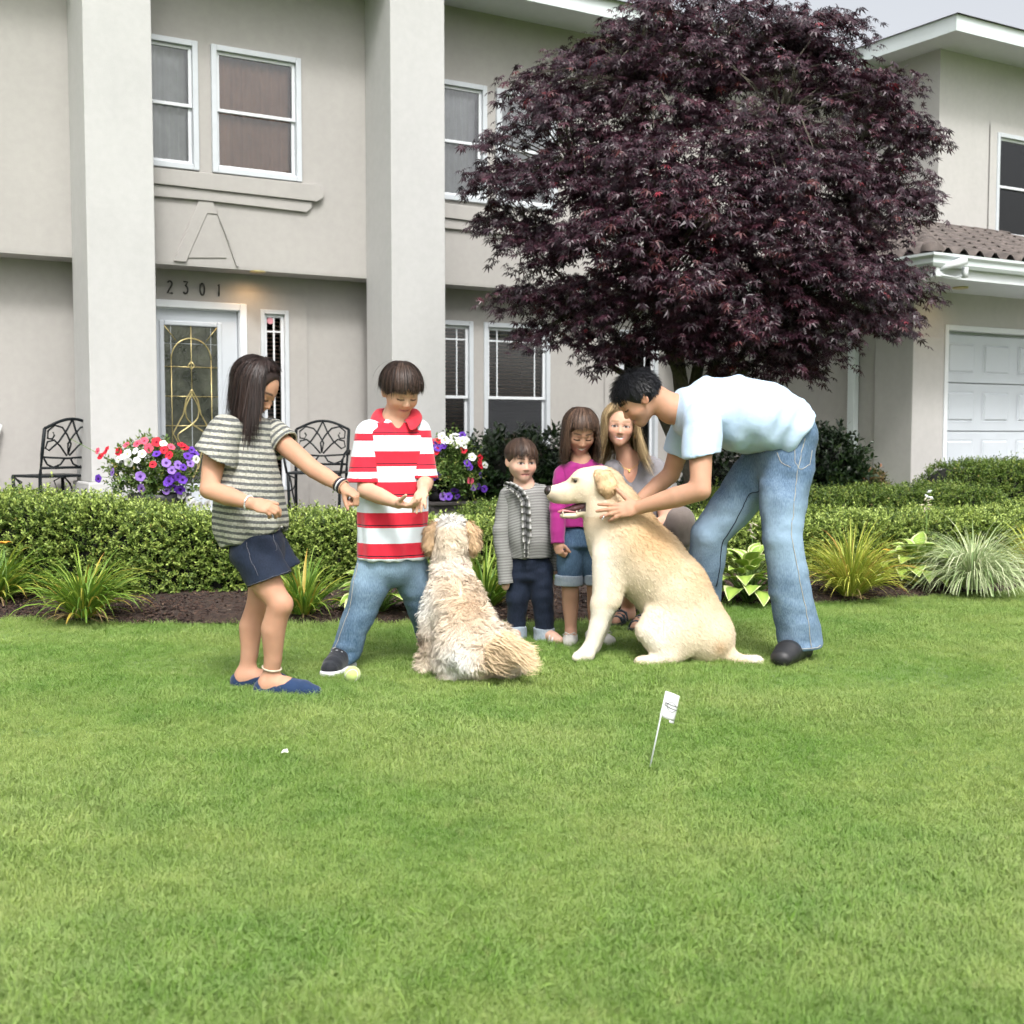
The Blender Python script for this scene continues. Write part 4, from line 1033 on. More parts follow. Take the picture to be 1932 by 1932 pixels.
class Field:
    """a volume sculpted from blended limbs; mesh() skins it as one continuous surface"""
    def __init__(s, lo, hi, h=.006, fine=()):
        s.ax = []
        for a in range(3):
            x, out = lo[a], []
            while x < hi[a]:
                out.append(x); st = h
                for f in fine:
                    if f[0][a] - h <= x <= f[1][a]: st = min(st, f[2])
                x += st
            out.append(x); s.ax.append(np.array(out, np.float32))
        s.f = np.full([len(a) for a in s.ax], 1.0, np.float32)
    def blk(s, lo, hi):
        sl, g = [], []
        for a in range(3):
            i = max(0, np.searchsorted(s.ax[a], lo[a]) - 1); j = min(len(s.ax[a]), np.searchsorted(s.ax[a], hi[a]) + 1)
            if j <= i: return None, None
            sl.append(slice(i, j)); sh = [1, 1, 1]; sh[a] = -1; g.append(s.ax[a][i:j].reshape(sh))
        return tuple(sl), g
    def _put(s, sl, d, k, op):
        f = s.f[sl]
        if op == 'u':
            h = np.maximum(k - np.abs(f - d), 0) / k; s.f[sl] = np.minimum(f, d) - h * h * k * .25
        else:
            d = -d; h = np.maximum(k - np.abs(f - d), 0) / k; s.f[sl] = np.maximum(f, d) + h * h * k * .25
    def ell(s, c, r, R=None, k=.02, op='u'):
        c = np.asarray(c, float); r = np.asarray(r, float) * np.ones(3); R = np.eye(3) if R is None else np.asarray(R, float)
        e = np.sqrt(((R * r[None]) ** 2).sum(1)) + k + .02
        sl, g = s.blk(c - e, c + e)
        if sl is None: return s
        q = [g[a] - c[a] for a in range(3)]
        l = [(q[0] * R[0, i] + q[1] * R[1, i] + q[2] * R[2, i]) for i in range(3)]
        k0 = np.sqrt(sum((l[i] / r[i]) ** 2 for i in range(3))); k1 = np.sqrt(sum((l[i] / r[i] ** 2) ** 2 for i in range(3)))
        s._put(sl, (k0 * (k0 - 1) / np.maximum(k1, 1e-4)).astype(np.float32), k, op); return s
    @staticmethod
    def _cd(g, a, b, ra, rb, W, fa, fb, cap):
        ab = b - a; ln = max(np.linalg.norm(ab), 1e-6); u = ab / ln
        W = np.array((0, 1., 0)) if W is None else np.asarray(W, float)
        W = W - u * (W @ u); W = nrm(W) if np.linalg.norm(W) > 1e-4 else nrm(np.cross(u, (0.3, .2, .9))); E = np.cross(u, W)
        q = [g[i] - a[i] for i in range(3)]
        dot = lambda v: q[0] * v[0] + q[1] * v[1] + q[2] * v[2]
        al = dot(u); t = np.clip(al / ln, 0, 1); ex = (al - t * ln) / cap; t = t * t * (3 - 2 * t) * .5 + t * .5
        x, y = dot(W), dot(E); r = ra + (rb - ra) * t; rx = r * (fa + (fb - fa) * t)
        k0 = np.sqrt((x / rx) ** 2 + (y / r) ** 2 + (ex / r) ** 2); k1 = np.sqrt((x / rx ** 2) ** 2 + (y / r ** 2) ** 2 + (ex / r ** 2) ** 2)
        return (k0 * (k0 - 1) / np.maximum(k1, 1e-4)).astype(np.float32)
    def cone(s, a, b, ra, rb, W=None, fa=1., fb=None, k=.02, op='u', cap=1.0):
        return s.limb([a, b], [ra, rb], W, [fa, fa if fb is None else fb], k, op, cap)
    def limb(s, pts, rad, W=None, f=1., k=.02, op='u', cap=1.0, kin=.004):
        """tapering limb through pts; its own segments meet without bulging"""
        pts = [np.asarray(p, float) for p in pts]; f = list(f) if hasattr(f, '__len__') else [f] * len(pts)
        m = max(r * max(q, 1) for r, q in zip(rad, f)) + k + .02; A = np.array(pts)
        sl, g = s.blk(A.min(0) - m, A.max(0) + m)
        if sl is None: return s
        d = None
        for i in range(len(pts) - 1):
            e = s._cd(g, pts[i], pts[i + 1], rad[i], rad[i + 1], W if W is None or np.ndim(W) == 1 else W[i], f[i], f[i + 1], cap)
            if d is None: d = e
            else: h = np.maximum(kin - np.abs(d - e), 0) / kin; d = np.minimum(d, e) - h * h * kin * .25
        s._put(sl, d, k, op); return s
    def cut(s, p, n):
        """remove everything beyond the plane through p facing n"""
        n = nrm(n); X, Y, Z = [s.ax[a].reshape([-1 if i == a else 1 for i in range(3)]) for a in range(3)]
        s.f = np.maximum(s.f, ((X - p[0]) * n[0] + (Y - p[1]) * n[1] + (Z - p[2]) * n[2]).astype(np.float32)); return s
    def mesh(s, smooth=1):
        D = s.f; ins = D < 0; nx, ny, nz = D.shape
        cnt = np.zeros((nx - 1, ny - 1, nz - 1), np.int8)
        for a in (0, 1):
            for b in (0, 1):
                for c in (0, 1): cnt += ins[a:nx - 1 + a, b:ny - 1 + b, c:nz - 1 + c]
        I = np.argwhere((cnt > 0) & (cnt < 8)); idx = np.full(cnt.shape, -1, np.int32); idx[I[:, 0], I[:, 1], I[:, 2]] = np.arange(len(I))
        crn = np.array([(a, b, c) for a in (0, 1) for b in (0, 1) for c in (0, 1)])
        val = np.stack([D[I[:, 0] + a, I[:, 1] + b, I[:, 2] + c] for a, b, c in crn], 1)
        acc = np.zeros((len(I), 3)); num = np.zeros(len(I))
        for i in range(8):
            for j in range(i + 1, 8):
                if np.abs(crn[i] - crn[j]).sum() == 1:
                    m_ = (val[:, i] < 0) != (val[:, j] < 0); t = val[m_, i] / (val[m_, i] - val[m_, j])
                    acc[m_] += crn[i] + t[:, None] * (crn[j] - crn[i]); num[m_] += 1
        vi = I + acc / num[:, None]
        V = np.stack([np.interp(vi[:, a], np.arange(len(s.ax[a])), s.ax[a]) for a in range(3)], 1)
        Q = []
        for a in range(3):
            sl0 = [slice(1, -1)] * 3; sl1 = [slice(1, -1)] * 3; sl0[a] = slice(0, -1); sl1[a] = slice(1, None)
            d0, d1 = ins[tuple(sl0)], ins[tuple(sl1)]
            E = np.argwhere(d0 != d1); fl = d0[E[:, 0], E[:, 1], E[:, 2]]
            b, c = (a + 1) % 3, (a + 2) % 3; E = E.copy(); E[:, b] += 1; E[:, c] += 1
            def cell(db, dc):
                J = E.copy(); J[:, b] -= db; J[:, c] -= dc; return idx[J[:, 0], J[:, 1], J[:, 2]]
            q = np.stack([cell(1, 1), cell(0, 1), cell(0, 0), cell(1, 0)], 1); q[~fl] = q[~fl][:, ::-1]; Q.append(q)
        F = np.concatenate(Q)
        for _ in range(smooth): V = laplace(V, F, .5)
        return V, F
def laplace(V, F, w):
    A = np.zeros_like(V); n = np.zeros(len(V))
    for i in range(4):
        a, b = F[:, i], F[:, (i + 1) % 4]
        for k in range(3):
            A[:, k] += np.bincount(a, V[b, k], len(V)) + np.bincount(b, V[a, k], len(V))
        n += np.bincount(a, minlength=len(V)) + np.bincount(b, minlength=len(V))
    return V * (1 - w) + w * A / np.maximum(n, 1)[:, None]
def normals(V, F):
    n = np.cross(V[F[:, 2]] - V[F[:, 0]], V[F[:, 3]] - V[F[:, 1]]); out = np.zeros_like(V)
    for i in range(4):
        for k in range(3): out[:, k] += np.bincount(F[:, i], n[:, k], len(V))
    return out / np.maximum(np.linalg.norm(out, axis=1, keepdims=True), 1e-9)
def join(*vf):
    Vs, Fs, o = [], [], 0
    for V, F in vf: Vs.append(V); Fs.append(F + o); o += len(V)
    return np.concatenate(Vs), np.concatenate(Fs)
def sleeve(s_, e_, end, r, W=None, f=1.0, h=.0062, hollow=.010, slant=None):
    """open sleeve from shoulder s_ along s_-e_, ending at fraction end; r = radii at shoulder, middle, cuff"""
    s_, e_ = np.asarray(s_, float), np.asarray(e_, float); d = nrm(e_ - s_); c = s_ + (e_ - s_) * end; far = c + d * .05
    B = Field(*box_of([s_, far], max(r) * max(1, f) + .03), h)
    B.limb([s_, (s_ + c) / 2, c, far], [r[0], r[1], r[2], r[2]], W, f, .01)
    B.limb([c - d * .04, far + d * .03], [r[2] - hollow - .004, r[2] - hollow + .003], W, f, .004, 's', cap=.08)
    B.cut(c, d if slant is None else slant); return B.mesh(1)
def long_sleeve(pts, rad, h=.0065, wall_=.010, k=.01):
    """sleeve through shoulder, elbow, wrist; open at the last point"""
    pts = [np.asarray(p, float) for p in pts]; d = nrm(pts[-1] - pts[-2]); far = pts[-1] + d * .04
    B = Field(*box_of(pts + [far], max(rad) + .03), h); B.limb(pts + [far], list(rad) + [rad[-1]], None, 1.0, k, kin=.012)
    B.limb([pts[-1] - d * .03, far + d * .03], [rad[-1] - wall_, rad[-1] - wall_ + .002], None, 1.0, .004, 's', cap=.08); B.cut(pts[-1], d); return B.mesh(1)
def put(name, V, F, mtl, parent, cols=None, floats=None):
    o = np.array(parent.matrix_world.translation) if parent is not None else np.zeros(3)
    if parent is not None: o = np.array(parent.location) if parent.parent is None else np.array(parent.parent.location) + np.array(parent.location)
    me = mesh_np(name, V - o, F, True)
    if cols is not None: set_color(me, 'col', cols)
    for k, v in (floats or {}).items(): set_float(me, k, v)
    return new_obj(name, me, mtl, parent)
def put_mb(mb, name, mtl, parent, smooth=True):
    o = np.array(parent.location); mb.v = [tuple(np.array(p) - o) for p in mb.v]
    return mb.build(name, mtl, parent, smooth)
def wrinkle(V, F, amp, fn):
    n = normals(V, F); return V + n * (amp * fn(V))[:, None]
def ribbons(name, PL, NH, width, mtl, parent, prof=None, rnd=None, kind=None):
    """PL (n,m,3) strands, NH (n,m,3) or (n,1,3) surface normals: flat strips lying on the surface"""
    n, m_, _ = PL.shape; T = np.gradient(PL, axis=1); S = np.cross(T, NH * np.ones_like(PL)); S /= np.maximum(np.linalg.norm(S, axis=2, keepdims=True), 1e-9)
    t = np.linspace(0, 1, m_); pr = np.interp(t, [0, .15, .75, 1], [.7, 1, .8, .08]) if prof is None else prof(t)
    w = np.asarray(width, float).reshape(-1, 1) * pr[None] * .5
    V = np.stack([PL - S * w[..., None], PL + S * w[..., None]], 2).reshape(-1, 3)
    q = np.array([(2 * i, 2 * i + 1, 2 * i + 3, 2 * i + 2) for i in range(m_ - 1)])
    F = (q[None] + (np.arange(n) * 2 * m_)[:, None, None]).reshape(-1, 4)
    rnd = RNG.uniform(0, 1, n) if rnd is None else rnd
    o = put(name, V, F, mtl, parent, None, {'rnd': np.repeat(rnd, 2 * m_), 'tt': np.tile(np.repeat(t, 2), n)})
    if kind: o['kind'] = kind
    return o

# ------------------------------------------------------------------ figure materials
def skinmat():
    m = mat('skin', (.5, .3, .2, 1), .6, .28)
    L(m, attr(m, 'col').outputs['Color'], bsdf(m).inputs['Base Color'])
    bsdf(m).inputs['Subsurface Weight'].default_value = .12; bsdf(m).inputs['Subsurface Radius'].default_value = (1.0, .35, .2); bsdf(m).inputs['Subsurface Scale'].default_value = .012
    n = noise(m, 220, 2); bump(m, n.outputs['Fac'], .06, .002); return m
M['skin'] = skinmat()
def clothmat(name, base, rough=.85, var=.12, weave=900, fuzz=.2):
    m = mat(name, base, rough, .2); c = np.array(base[:3]); n = noise(m, 9, 5)
    L(m, ramp(m, n.outputs['Fac'], [(.3, tuple(c * (1 - var))), (.7, tuple(np.minimum(1, c * (1 + var))))]).outputs[0], bsdf(m).inputs['Base Color'])
    n2 = noise(m, weave * .3, 2); nb = noise(m, 13, 4); bump(m, math_(m, 'ADD', math_(m, 'MULTIPLY', n2.outputs['Fac'], .06), nb.outputs['Fac']), .5, .014)
    bsdf(m).inputs['Sheen Weight'].default_value = fuzz; return m
def denim(name, dark, light, fade=True):
    m = mat(name, dark, .8, .25)
    tc = N(m, 'ShaderNodeTexCoord'); mp = N(m, 'ShaderNodeMapping'); mp.inputs['Scale'].default_value = (260, 260, 60); L(m, tc.outputs['Object'], mp.inputs[0])
    nz = N(m, 'ShaderNodeTexNoise'); nz.inputs['Scale'].default_value = 1.0; nz.inputs['Detail'].default_value = 3; L(m, mp.outputs[0], nz.inputs['Vector'])
    n1 = noise(m, 7, 6)
    f = math_(m, 'ADD', math_(m, 'MULTIPLY', n1.outputs['Fac'], .5), math_(m, 'MULTIPLY', nz.outputs['Fac'], .6))
    if fade: f = math_(m, 'ADD', f, math_(m, 'MULTIPLY', attr(m, 'fade').outputs['Fac'], .55))
    L(m, ramp(m, f, [(.38, dark), (1.0, light)]).outputs[0], bsdf(m).inputs['Base Color'])
    nb = noise(m, 16, 3); hgt = math_(m, 'ADD', math_(m, 'MULTIPLY', nz.outputs['Fac'], .12), nb.outputs['Fac']); bump(m, hgt, .45, .012); bsdf(m).inputs['Sheen Weight'].default_value = .04; return m
M['jeans_light'] = denim('denim_light', (.032, .074, .145, 1), (.25, .355, .475, 1))
M['jeans_boy'] = denim('denim_boy', (.038, .085, .155, 1), (.27, .39, .51, 1))
M['jeans_navy'] = denim('denim_navy', (.006, .010, .022, 1), (.022, .036, .07, 1))
M['jeans_mid'] = denim('denim_mid', (.022, .05, .10, 1), (.13, .22, .34, 1))
M['denim_in'] = denim('denim_inside', (.25, .31, .38, 1), (.52, .57, .62, 1), False)
M['thread_dark'] = mat('navy_thread', (.10, .10, .12, 1), .8)
M['thread'] = mat('stitch_thread', (.42, .40, .36, 1), .8)
M['white_cloth'] = clothmat('white_cotton', (.72, .73, .74, 1))
def hairmat(name, dark, light, rough=.45):
    m = mat(name, dark, rough, .28); a = attr(m, 'rnd'); t = attr(m, 'tt')
    c = ramp(m, a.outputs['Fac'], [(0, tuple(np.array(dark) * .6)), (.6, tuple(np.array(dark) * .5 + np.array(light) * .5)), (1, tuple(np.array(light) * 1.25))]).outputs[0]
    L(m, c, bsdf(m).inputs['Base Color']); return m
M['hair_girl'] = hairmat('hair_dark_brown', (.012, .007, .006), (.055, .032, .026))
M['hair_boy'] = hairmat('hair_brown', (.014, .008, .006), (.075, .045, .032))
M['hair_tod'] = hairmat('hair_toddler', (.03, .017, .012), (.14, .085, .06))
M['hair_mag'] = hairmat('hair_mid_brown', (.035, .019, .013), (.17, .10, .065))
M['hair_man'] = hairmat('hair_black', (.004, .004, .005), (.020, .021, .025))
M['hair_blond'] = hairmat('hair_blond', (.26, .15, .06), (.74, .58, .34))

def head_frame(fwd, roll=0.0):
    f = nrm(fwd); r = nrm(np.cross(f, (0, 0, 1.0))); u = np.cross(r, f)
    if roll: c, s = math.cos(roll), math.sin(roll); r, u = r * c + u * s, u * c - r * s
    return np.stack([r, f, u], 1)
def head(F, c, R, H, smile=0.0, open_=0.0, chub=1.0, male=0.0):
    h = lambda x, y, z: c + R @ (np.array((x, y, z)) * H); E = lambda p, r, k=.05, op='u': F.ell(h(*p), np.array(r) * H, R, k * H, op)
    C = lambda a, b, ra, rb, k=.05, op='u', f=1: F.cone(h(*a), h(*b), ra * H, rb * H, R[:, 0], f, None, k * H, op)
    E((0, -.055, .12), (.345, .43, .375)); E((0, .09, -.11), (.275 * chub, .29, .36), .12)
    C((0, .08, -.2), (0, .225, -.405), .2 * chub, .088 + .02 * male, .12, f=1.15)
    for s in (-1, 1):
        E((s * .15 * chub, .225, -.15 + .03 * smile), (.115, .115, .11), .08)
        C((s * .05, .335, .075), (s * .2, .27, .065), .04 + .012 * male, .03, .06)
        E((s * .14, .41, -.015), (.085, .075, .05), .05, 's')
        E((s * .138, .292, -.02), (.08, .072, .062), .02)
        E((s * .05, .358, -.175), (.034, .05, .032), .025)
        er = R @ np.array(Matrix.Rotation(s * .35, 3, 'Z') @ Matrix.Rotation(.2, 3, 'X'))
        F.ell(h(s * .36, -.03, -.05), np.array((.03, .085, .12)) * H, er, .03 * H); F.ell(h(s * .395, .0, -.04), np.array((.022, .045, .075)) * H, er, .02 * H, 's')
        C((s * (.105 + .03 * smile), .262, -.292 + .03 * smile), (0, .325, -.276), .012, .021, .03); C((s * (.10 + .025 * smile), .262, -.302 + .025 * smile), (0, .318, -.325 - .022 * open_), .012, .025, .03)
    C((0, .328, .02), (0, .405, -.15), .028, .044, .045)
    if open_ > 0: E((0, .345, -.292), (.105, .05, .008 + .018 * open_), .012, 's')
    else: C((-.1, .30, -.294 + .025 * smile), (0, .35, -.299), .008, .010, .012, 's'); C((.1, .30, -.294 + .025 * smile), (0, .35, -.299), .008, .010, .012, 's')
def face_colors(V, col, c, R, H, skin, brow=(.05, .03, .02), lip=(.5, .17, .14), open_=0.0, closed=True, smile=0.0, browlift=0.0):
    q = ((V - c) @ R) / H; near = (np.abs(q) < .62).all(1); skin = np.array(skin)
    def mixin(mask, cc): col[:] = col * (1 - mask[:, None]) + np.array(cc) * mask[:, None]
    x, y, z = q[:, 0], q[:, 1], q[:, 2]; ax = np.abs(x); f = near & (y > .12)
    g = lambda a, b, s: np.exp(-((a / s[0]) ** 2 + (b / s[1]) ** 2))
    mixin(f * g(ax - .17, z + .15, (.10, .09)) * .35, skin * np.array((1.12, .72, .68)))
    mixin(f * g(x, z + .17, (.06, .05)) * .25, skin * np.array((1.1, .78, .74)))
    lipz = z + .292 - 2.4 * smile * x * x; lm = f * (y > .2) * (1 - ss(np.abs(lipz + .008 + .02 * open_), .026 + .02 * open_, .046 + .02 * open_)) * (1 - ss(ax, .10 + .02 * smile, .135 + .02 * smile))
    mixin(lm * .8, lip)
    if open_ > 0:
        zc_ = z + .296 - 2.4 * smile * x * x; mm = f * (y > .15) * (1 - ss(np.sqrt((x / .108) ** 2 + (zc_ / (.010 + .024 * open_)) ** 2), .85, 1.1)); mixin(mm, (.42, .15, .14)); mixin(mm * (zc_ > -.022), (.88, .85, .81))
    else: mixin(f * (y > .25) * (1 - ss(np.abs(lipz + .005), .004, .013)) * (1 - ss(ax, .08, .11)), np.array(lip) * .3)
    bz = z - .085 - browlift - .02 * np.cos((ax - .14) * 9); mixin(f * (1 - ss(np.abs(bz), .012, .03)) * ss(ax, .035, .06) * (1 - ss(ax, .2, .25)) * .85, brow)
    ez = z + .022; ex = ax - .138
    if closed:
        mixin(f * (1 - ss(np.abs(ez + .03 - 2.2 * ex * ex), .010, .022)) * (1 - ss(np.abs(ex), .065, .085)), (.03, .018, .014))
        mixin(f * (1 - ss(np.abs(ez - .035 + 2.0 * ex * ex), .006, .018)) * (1 - ss(np.abs(ex), .06, .08)) * .4, skin * .55)
    else:
        op = 1 - ss(np.sqrt((ex / .070) ** 2 + (ez / .027) ** 2), .85, 1.1)
        mixin(f * op, (.50, .47, .45)); mixin(f * op * (1 - ss(np.sqrt(ex ** 2 + (ez * .9) ** 2), .030, .038)), (.035, .022, .016))
        up = (1 - ss(np.abs(np.sqrt((ex / .073) ** 2 + (ez / .031) ** 2) - 1.05), .08, .26)) * (ez > -.008); mixin(f * up, (.025, .016, .013))
        mixin(f * (1 - ss(np.abs(ez - .06 + 2.0 * ex * ex), .006, .018)) * (1 - ss(np.abs(ex), .06, .08)) * .35, skin * .55)
    mixin((near & (ax > .36)) * .25, skin * np.array((1.1, .7, .62)))
    return col
def hand(F, w, along, back, thumb, ln=.16, curl=(25, 25, 30, 35), spread=.12, th=(35, 20), r=.0078, tcurl=.35):
    """palm, four bent fingers and a thumb; back = direction the back of the hand faces, thumb = side of the thumb"""
    al = nrm(along); bk = nrm(np.asarray(back) - al * (np.asarray(back) @ al)); ac = nrm(np.asarray(thumb) - al * (np.asarray(thumb) @ al) - bk * (np.asarray(thumb) @ bk))
    pl = ln * .48; w = np.asarray(w, float); kn = w + al * pl
    F.cone(w - al * .01, w + al * pl * .55, r * 1.7, r * 1.5, ac, 1.6, 2.3, .01); F.cone(w + al * pl * .5, kn - al * .006, r * 1.5, r * 1.15, ac, 2.4, 3.1, .01)
    F.ell(w + al * pl * .38 + ac * r * 2.2 - bk * r * .6, (r * 1.8,) * 3, None, .014)
    pts = []
    for i, (o, l) in enumerate(((1.65, .92), (.55, 1.0), (-.55, .94), (-1.6, .74))):
        b = kn + ac * o * r * 1.28 - al * (.0, -.004, 0, .01)[i]; a = math.radians(curl[i]); d = nrm(al + ac * o * spread); p = [b - d * .012, b]; tot = 0
        for j, f_ in enumerate((.45, .32, .25)):
            tot += a * (.75, 1.0, .7)[j]; dd = d * math.cos(tot) - bk * math.sin(tot); p.append(p[-1] + dd * ln * .5 * l * f_)
        F.limb(p, [r * 1.05, r * 1.05, r * .98, r * .9, r * .78], k=.003); pts.append(p)
    ta = math.radians(th[0]); b = w + al * pl * .25 + ac * r * 2.2 - bk * r * .5; d = nrm(al * math.cos(ta) + ac * math.sin(ta) - bk * tcurl); d2 = nrm(d + al * math.sin(math.radians(th[1])) - bk * tcurl * .5)
    F.limb([b, b + d * ln * .24, b + d * ln * .24 + d2 * ln * .17, b + d * ln * .24 + d2 * ln * .30], [r * 1.5, r * 1.2, r * 1.05, r * .85], k=.008)
    return pts
def hair(name, c, R, rad, top, n, psi, hang, mtl, parent, seed, off=.012, width=.0032, flick=.0, seg=10, jitter=.08, drift=None, phi_range=(-math.pi, math.pi), start=(0, .75), clump=.0, wave=0.0):
    """strands laid over the skull from the crown: psi(phi) = how far round they follow it, hang(phi) = length hanging below; phi = 0 at the face"""
    rng = np.random.default_rng(seed); phi = rng.uniform(*phi_range, n); top = nrm(top)
    hf = nrm(R[:, 1] - top * (R[:, 1] @ top)); hr = np.cross(hf, top)
    cl = lambda fr, sd_: vnoise(np.stack([phi * fr + 40, phi * 0 + sd_, phi * 0], 1), seed)
    ps = psi(phi) * (1 + rng.normal(0, jitter * .5, n)); hg = hang(phi) * (1 + rng.normal(0, jitter, n) + .35 * (cl(9, 1) - .5)) + .016 * (cl(11, 2) - .5) * (hang(phi) > .005)
    s0 = rng.uniform(start[0], start[1], n) ** 1.3 * ps
    arc = (ps - s0) * rad.mean(); tot = arc + np.maximum(hg, 1e-4); t = np.linspace(0, 1, seg)[None] * tot[:, None]
    on = np.minimum(t / np.maximum(arc[:, None], 1e-4), 1); hangt = np.maximum(t - arc[:, None], 0)
    ang = s0[:, None] + on * (ps - s0)[:, None]; ph = phi[:, None] + wave * np.sin(t * 30 + rng.uniform(0, 6, (n, 1))) * on
    d = top[None, None] * np.cos(ang)[..., None] + (hf[None, None] * np.cos(ph)[..., None] + hr[None, None] * np.sin(ph)[..., None]) * np.sin(ang)[..., None]
    lift = 1 + (off * rng.uniform(.15, 1.0, n) / rad.mean())[:, None] * np.minimum(1, t / .03 + .25)
    loc = (d @ R) * rad[None, None] ; p = c + (loc * lift[..., None]) @ R.T
    outd = (hf[None] * np.cos(phi)[:, None] + hr[None] * np.sin(phi)[:, None]); outd[:, 2] = 0
    p[..., 2] -= hangt * .97
    p += outd[:, None] * (flick * hangt ** 2 * 30 + 0 * hangt)[..., None]
    jit = rng.normal(0, .055, (n, 3)); p += jit[:, None] * hangt[..., None] * np.array((1, 1, .1))
    if drift is not None: p += np.asarray(drift)[None, None] * hangt[..., None]
    nh = np.repeat(outd[:, None], seg, 1) * np.minimum(1, ang / 1.2)[..., None] + top[None, None] * np.cos(np.minimum(ang, 1.57))[..., None]
    nh += rng.normal(0, .18, (n, 1, 3))
    stray = rng.random(n) < .05; p[stray] += (rng.normal(0, .010, (stray.sum(), 1, 3)) + outd[stray][:, None] * .004) * np.linspace(0, 1, seg)[None, :, None] * 1.6
    w_ = width * rng.uniform(.5, 1.25, n); w_[stray] *= .5
    return ribbons(name, p, nh, w_, mtl, parent, rnd=np.clip(.55 * cl(26, 3) + .2 * cl(70, 4) + rng.normal(.0, .17, n), 0, 1))
def hair_cap(F, c, R, H, front=.18, grow=.016, low=-.25, back=-.1):
    """solid under-layer of hair over the skull"""
    F.ell(c + R @ (np.array((0, -.07, .13)) * H), np.array((.365, .445, .39)) * H + grow * .35, R, .01)
    F.ell(c + R @ (np.array((0, .32, -.32 + front * .4)) * H), np.array((.34, .36, .50)) * H, R, .02, 's')
    F.cut(c + R @ (np.array((0, -.15, low)) * H), R @ np.array((0, .25, -1.0)))
def box_of(pts, pad):
    pts = np.array(pts); return pts.min(0) - pad, pts.max(0) + pad
def fbox(c, r, h): return (np.asarray(c) - r, np.asarray(c) + r, h)
def stitch(mb, pts, r=.0012): mb.tube(pts, r, 4)
def snap(V, F, pts, n=40, off=.0015):
    """lay a polyline onto a garment's surface"""
    pts = np.array(pts); pi = np.linspace(0, 1, len(pts)); t = np.linspace(0, 1, n); q = np.stack([np.interp(t, pi, pts[:, i]) for i in range(3)], 1); nv = normals(V, F); out = []
    for p in q: i = np.argmin(((V - p) ** 2).sum(1)); out.append(V[i] + nv[i] * off)
    out = np.array(out); out[1:-1] = (out[:-2] + 2 * out[1:-1] + out[2:]) / 4; return list(out)
# ================================================================== PEOPLE
def shoe_sole(F_lo): pass
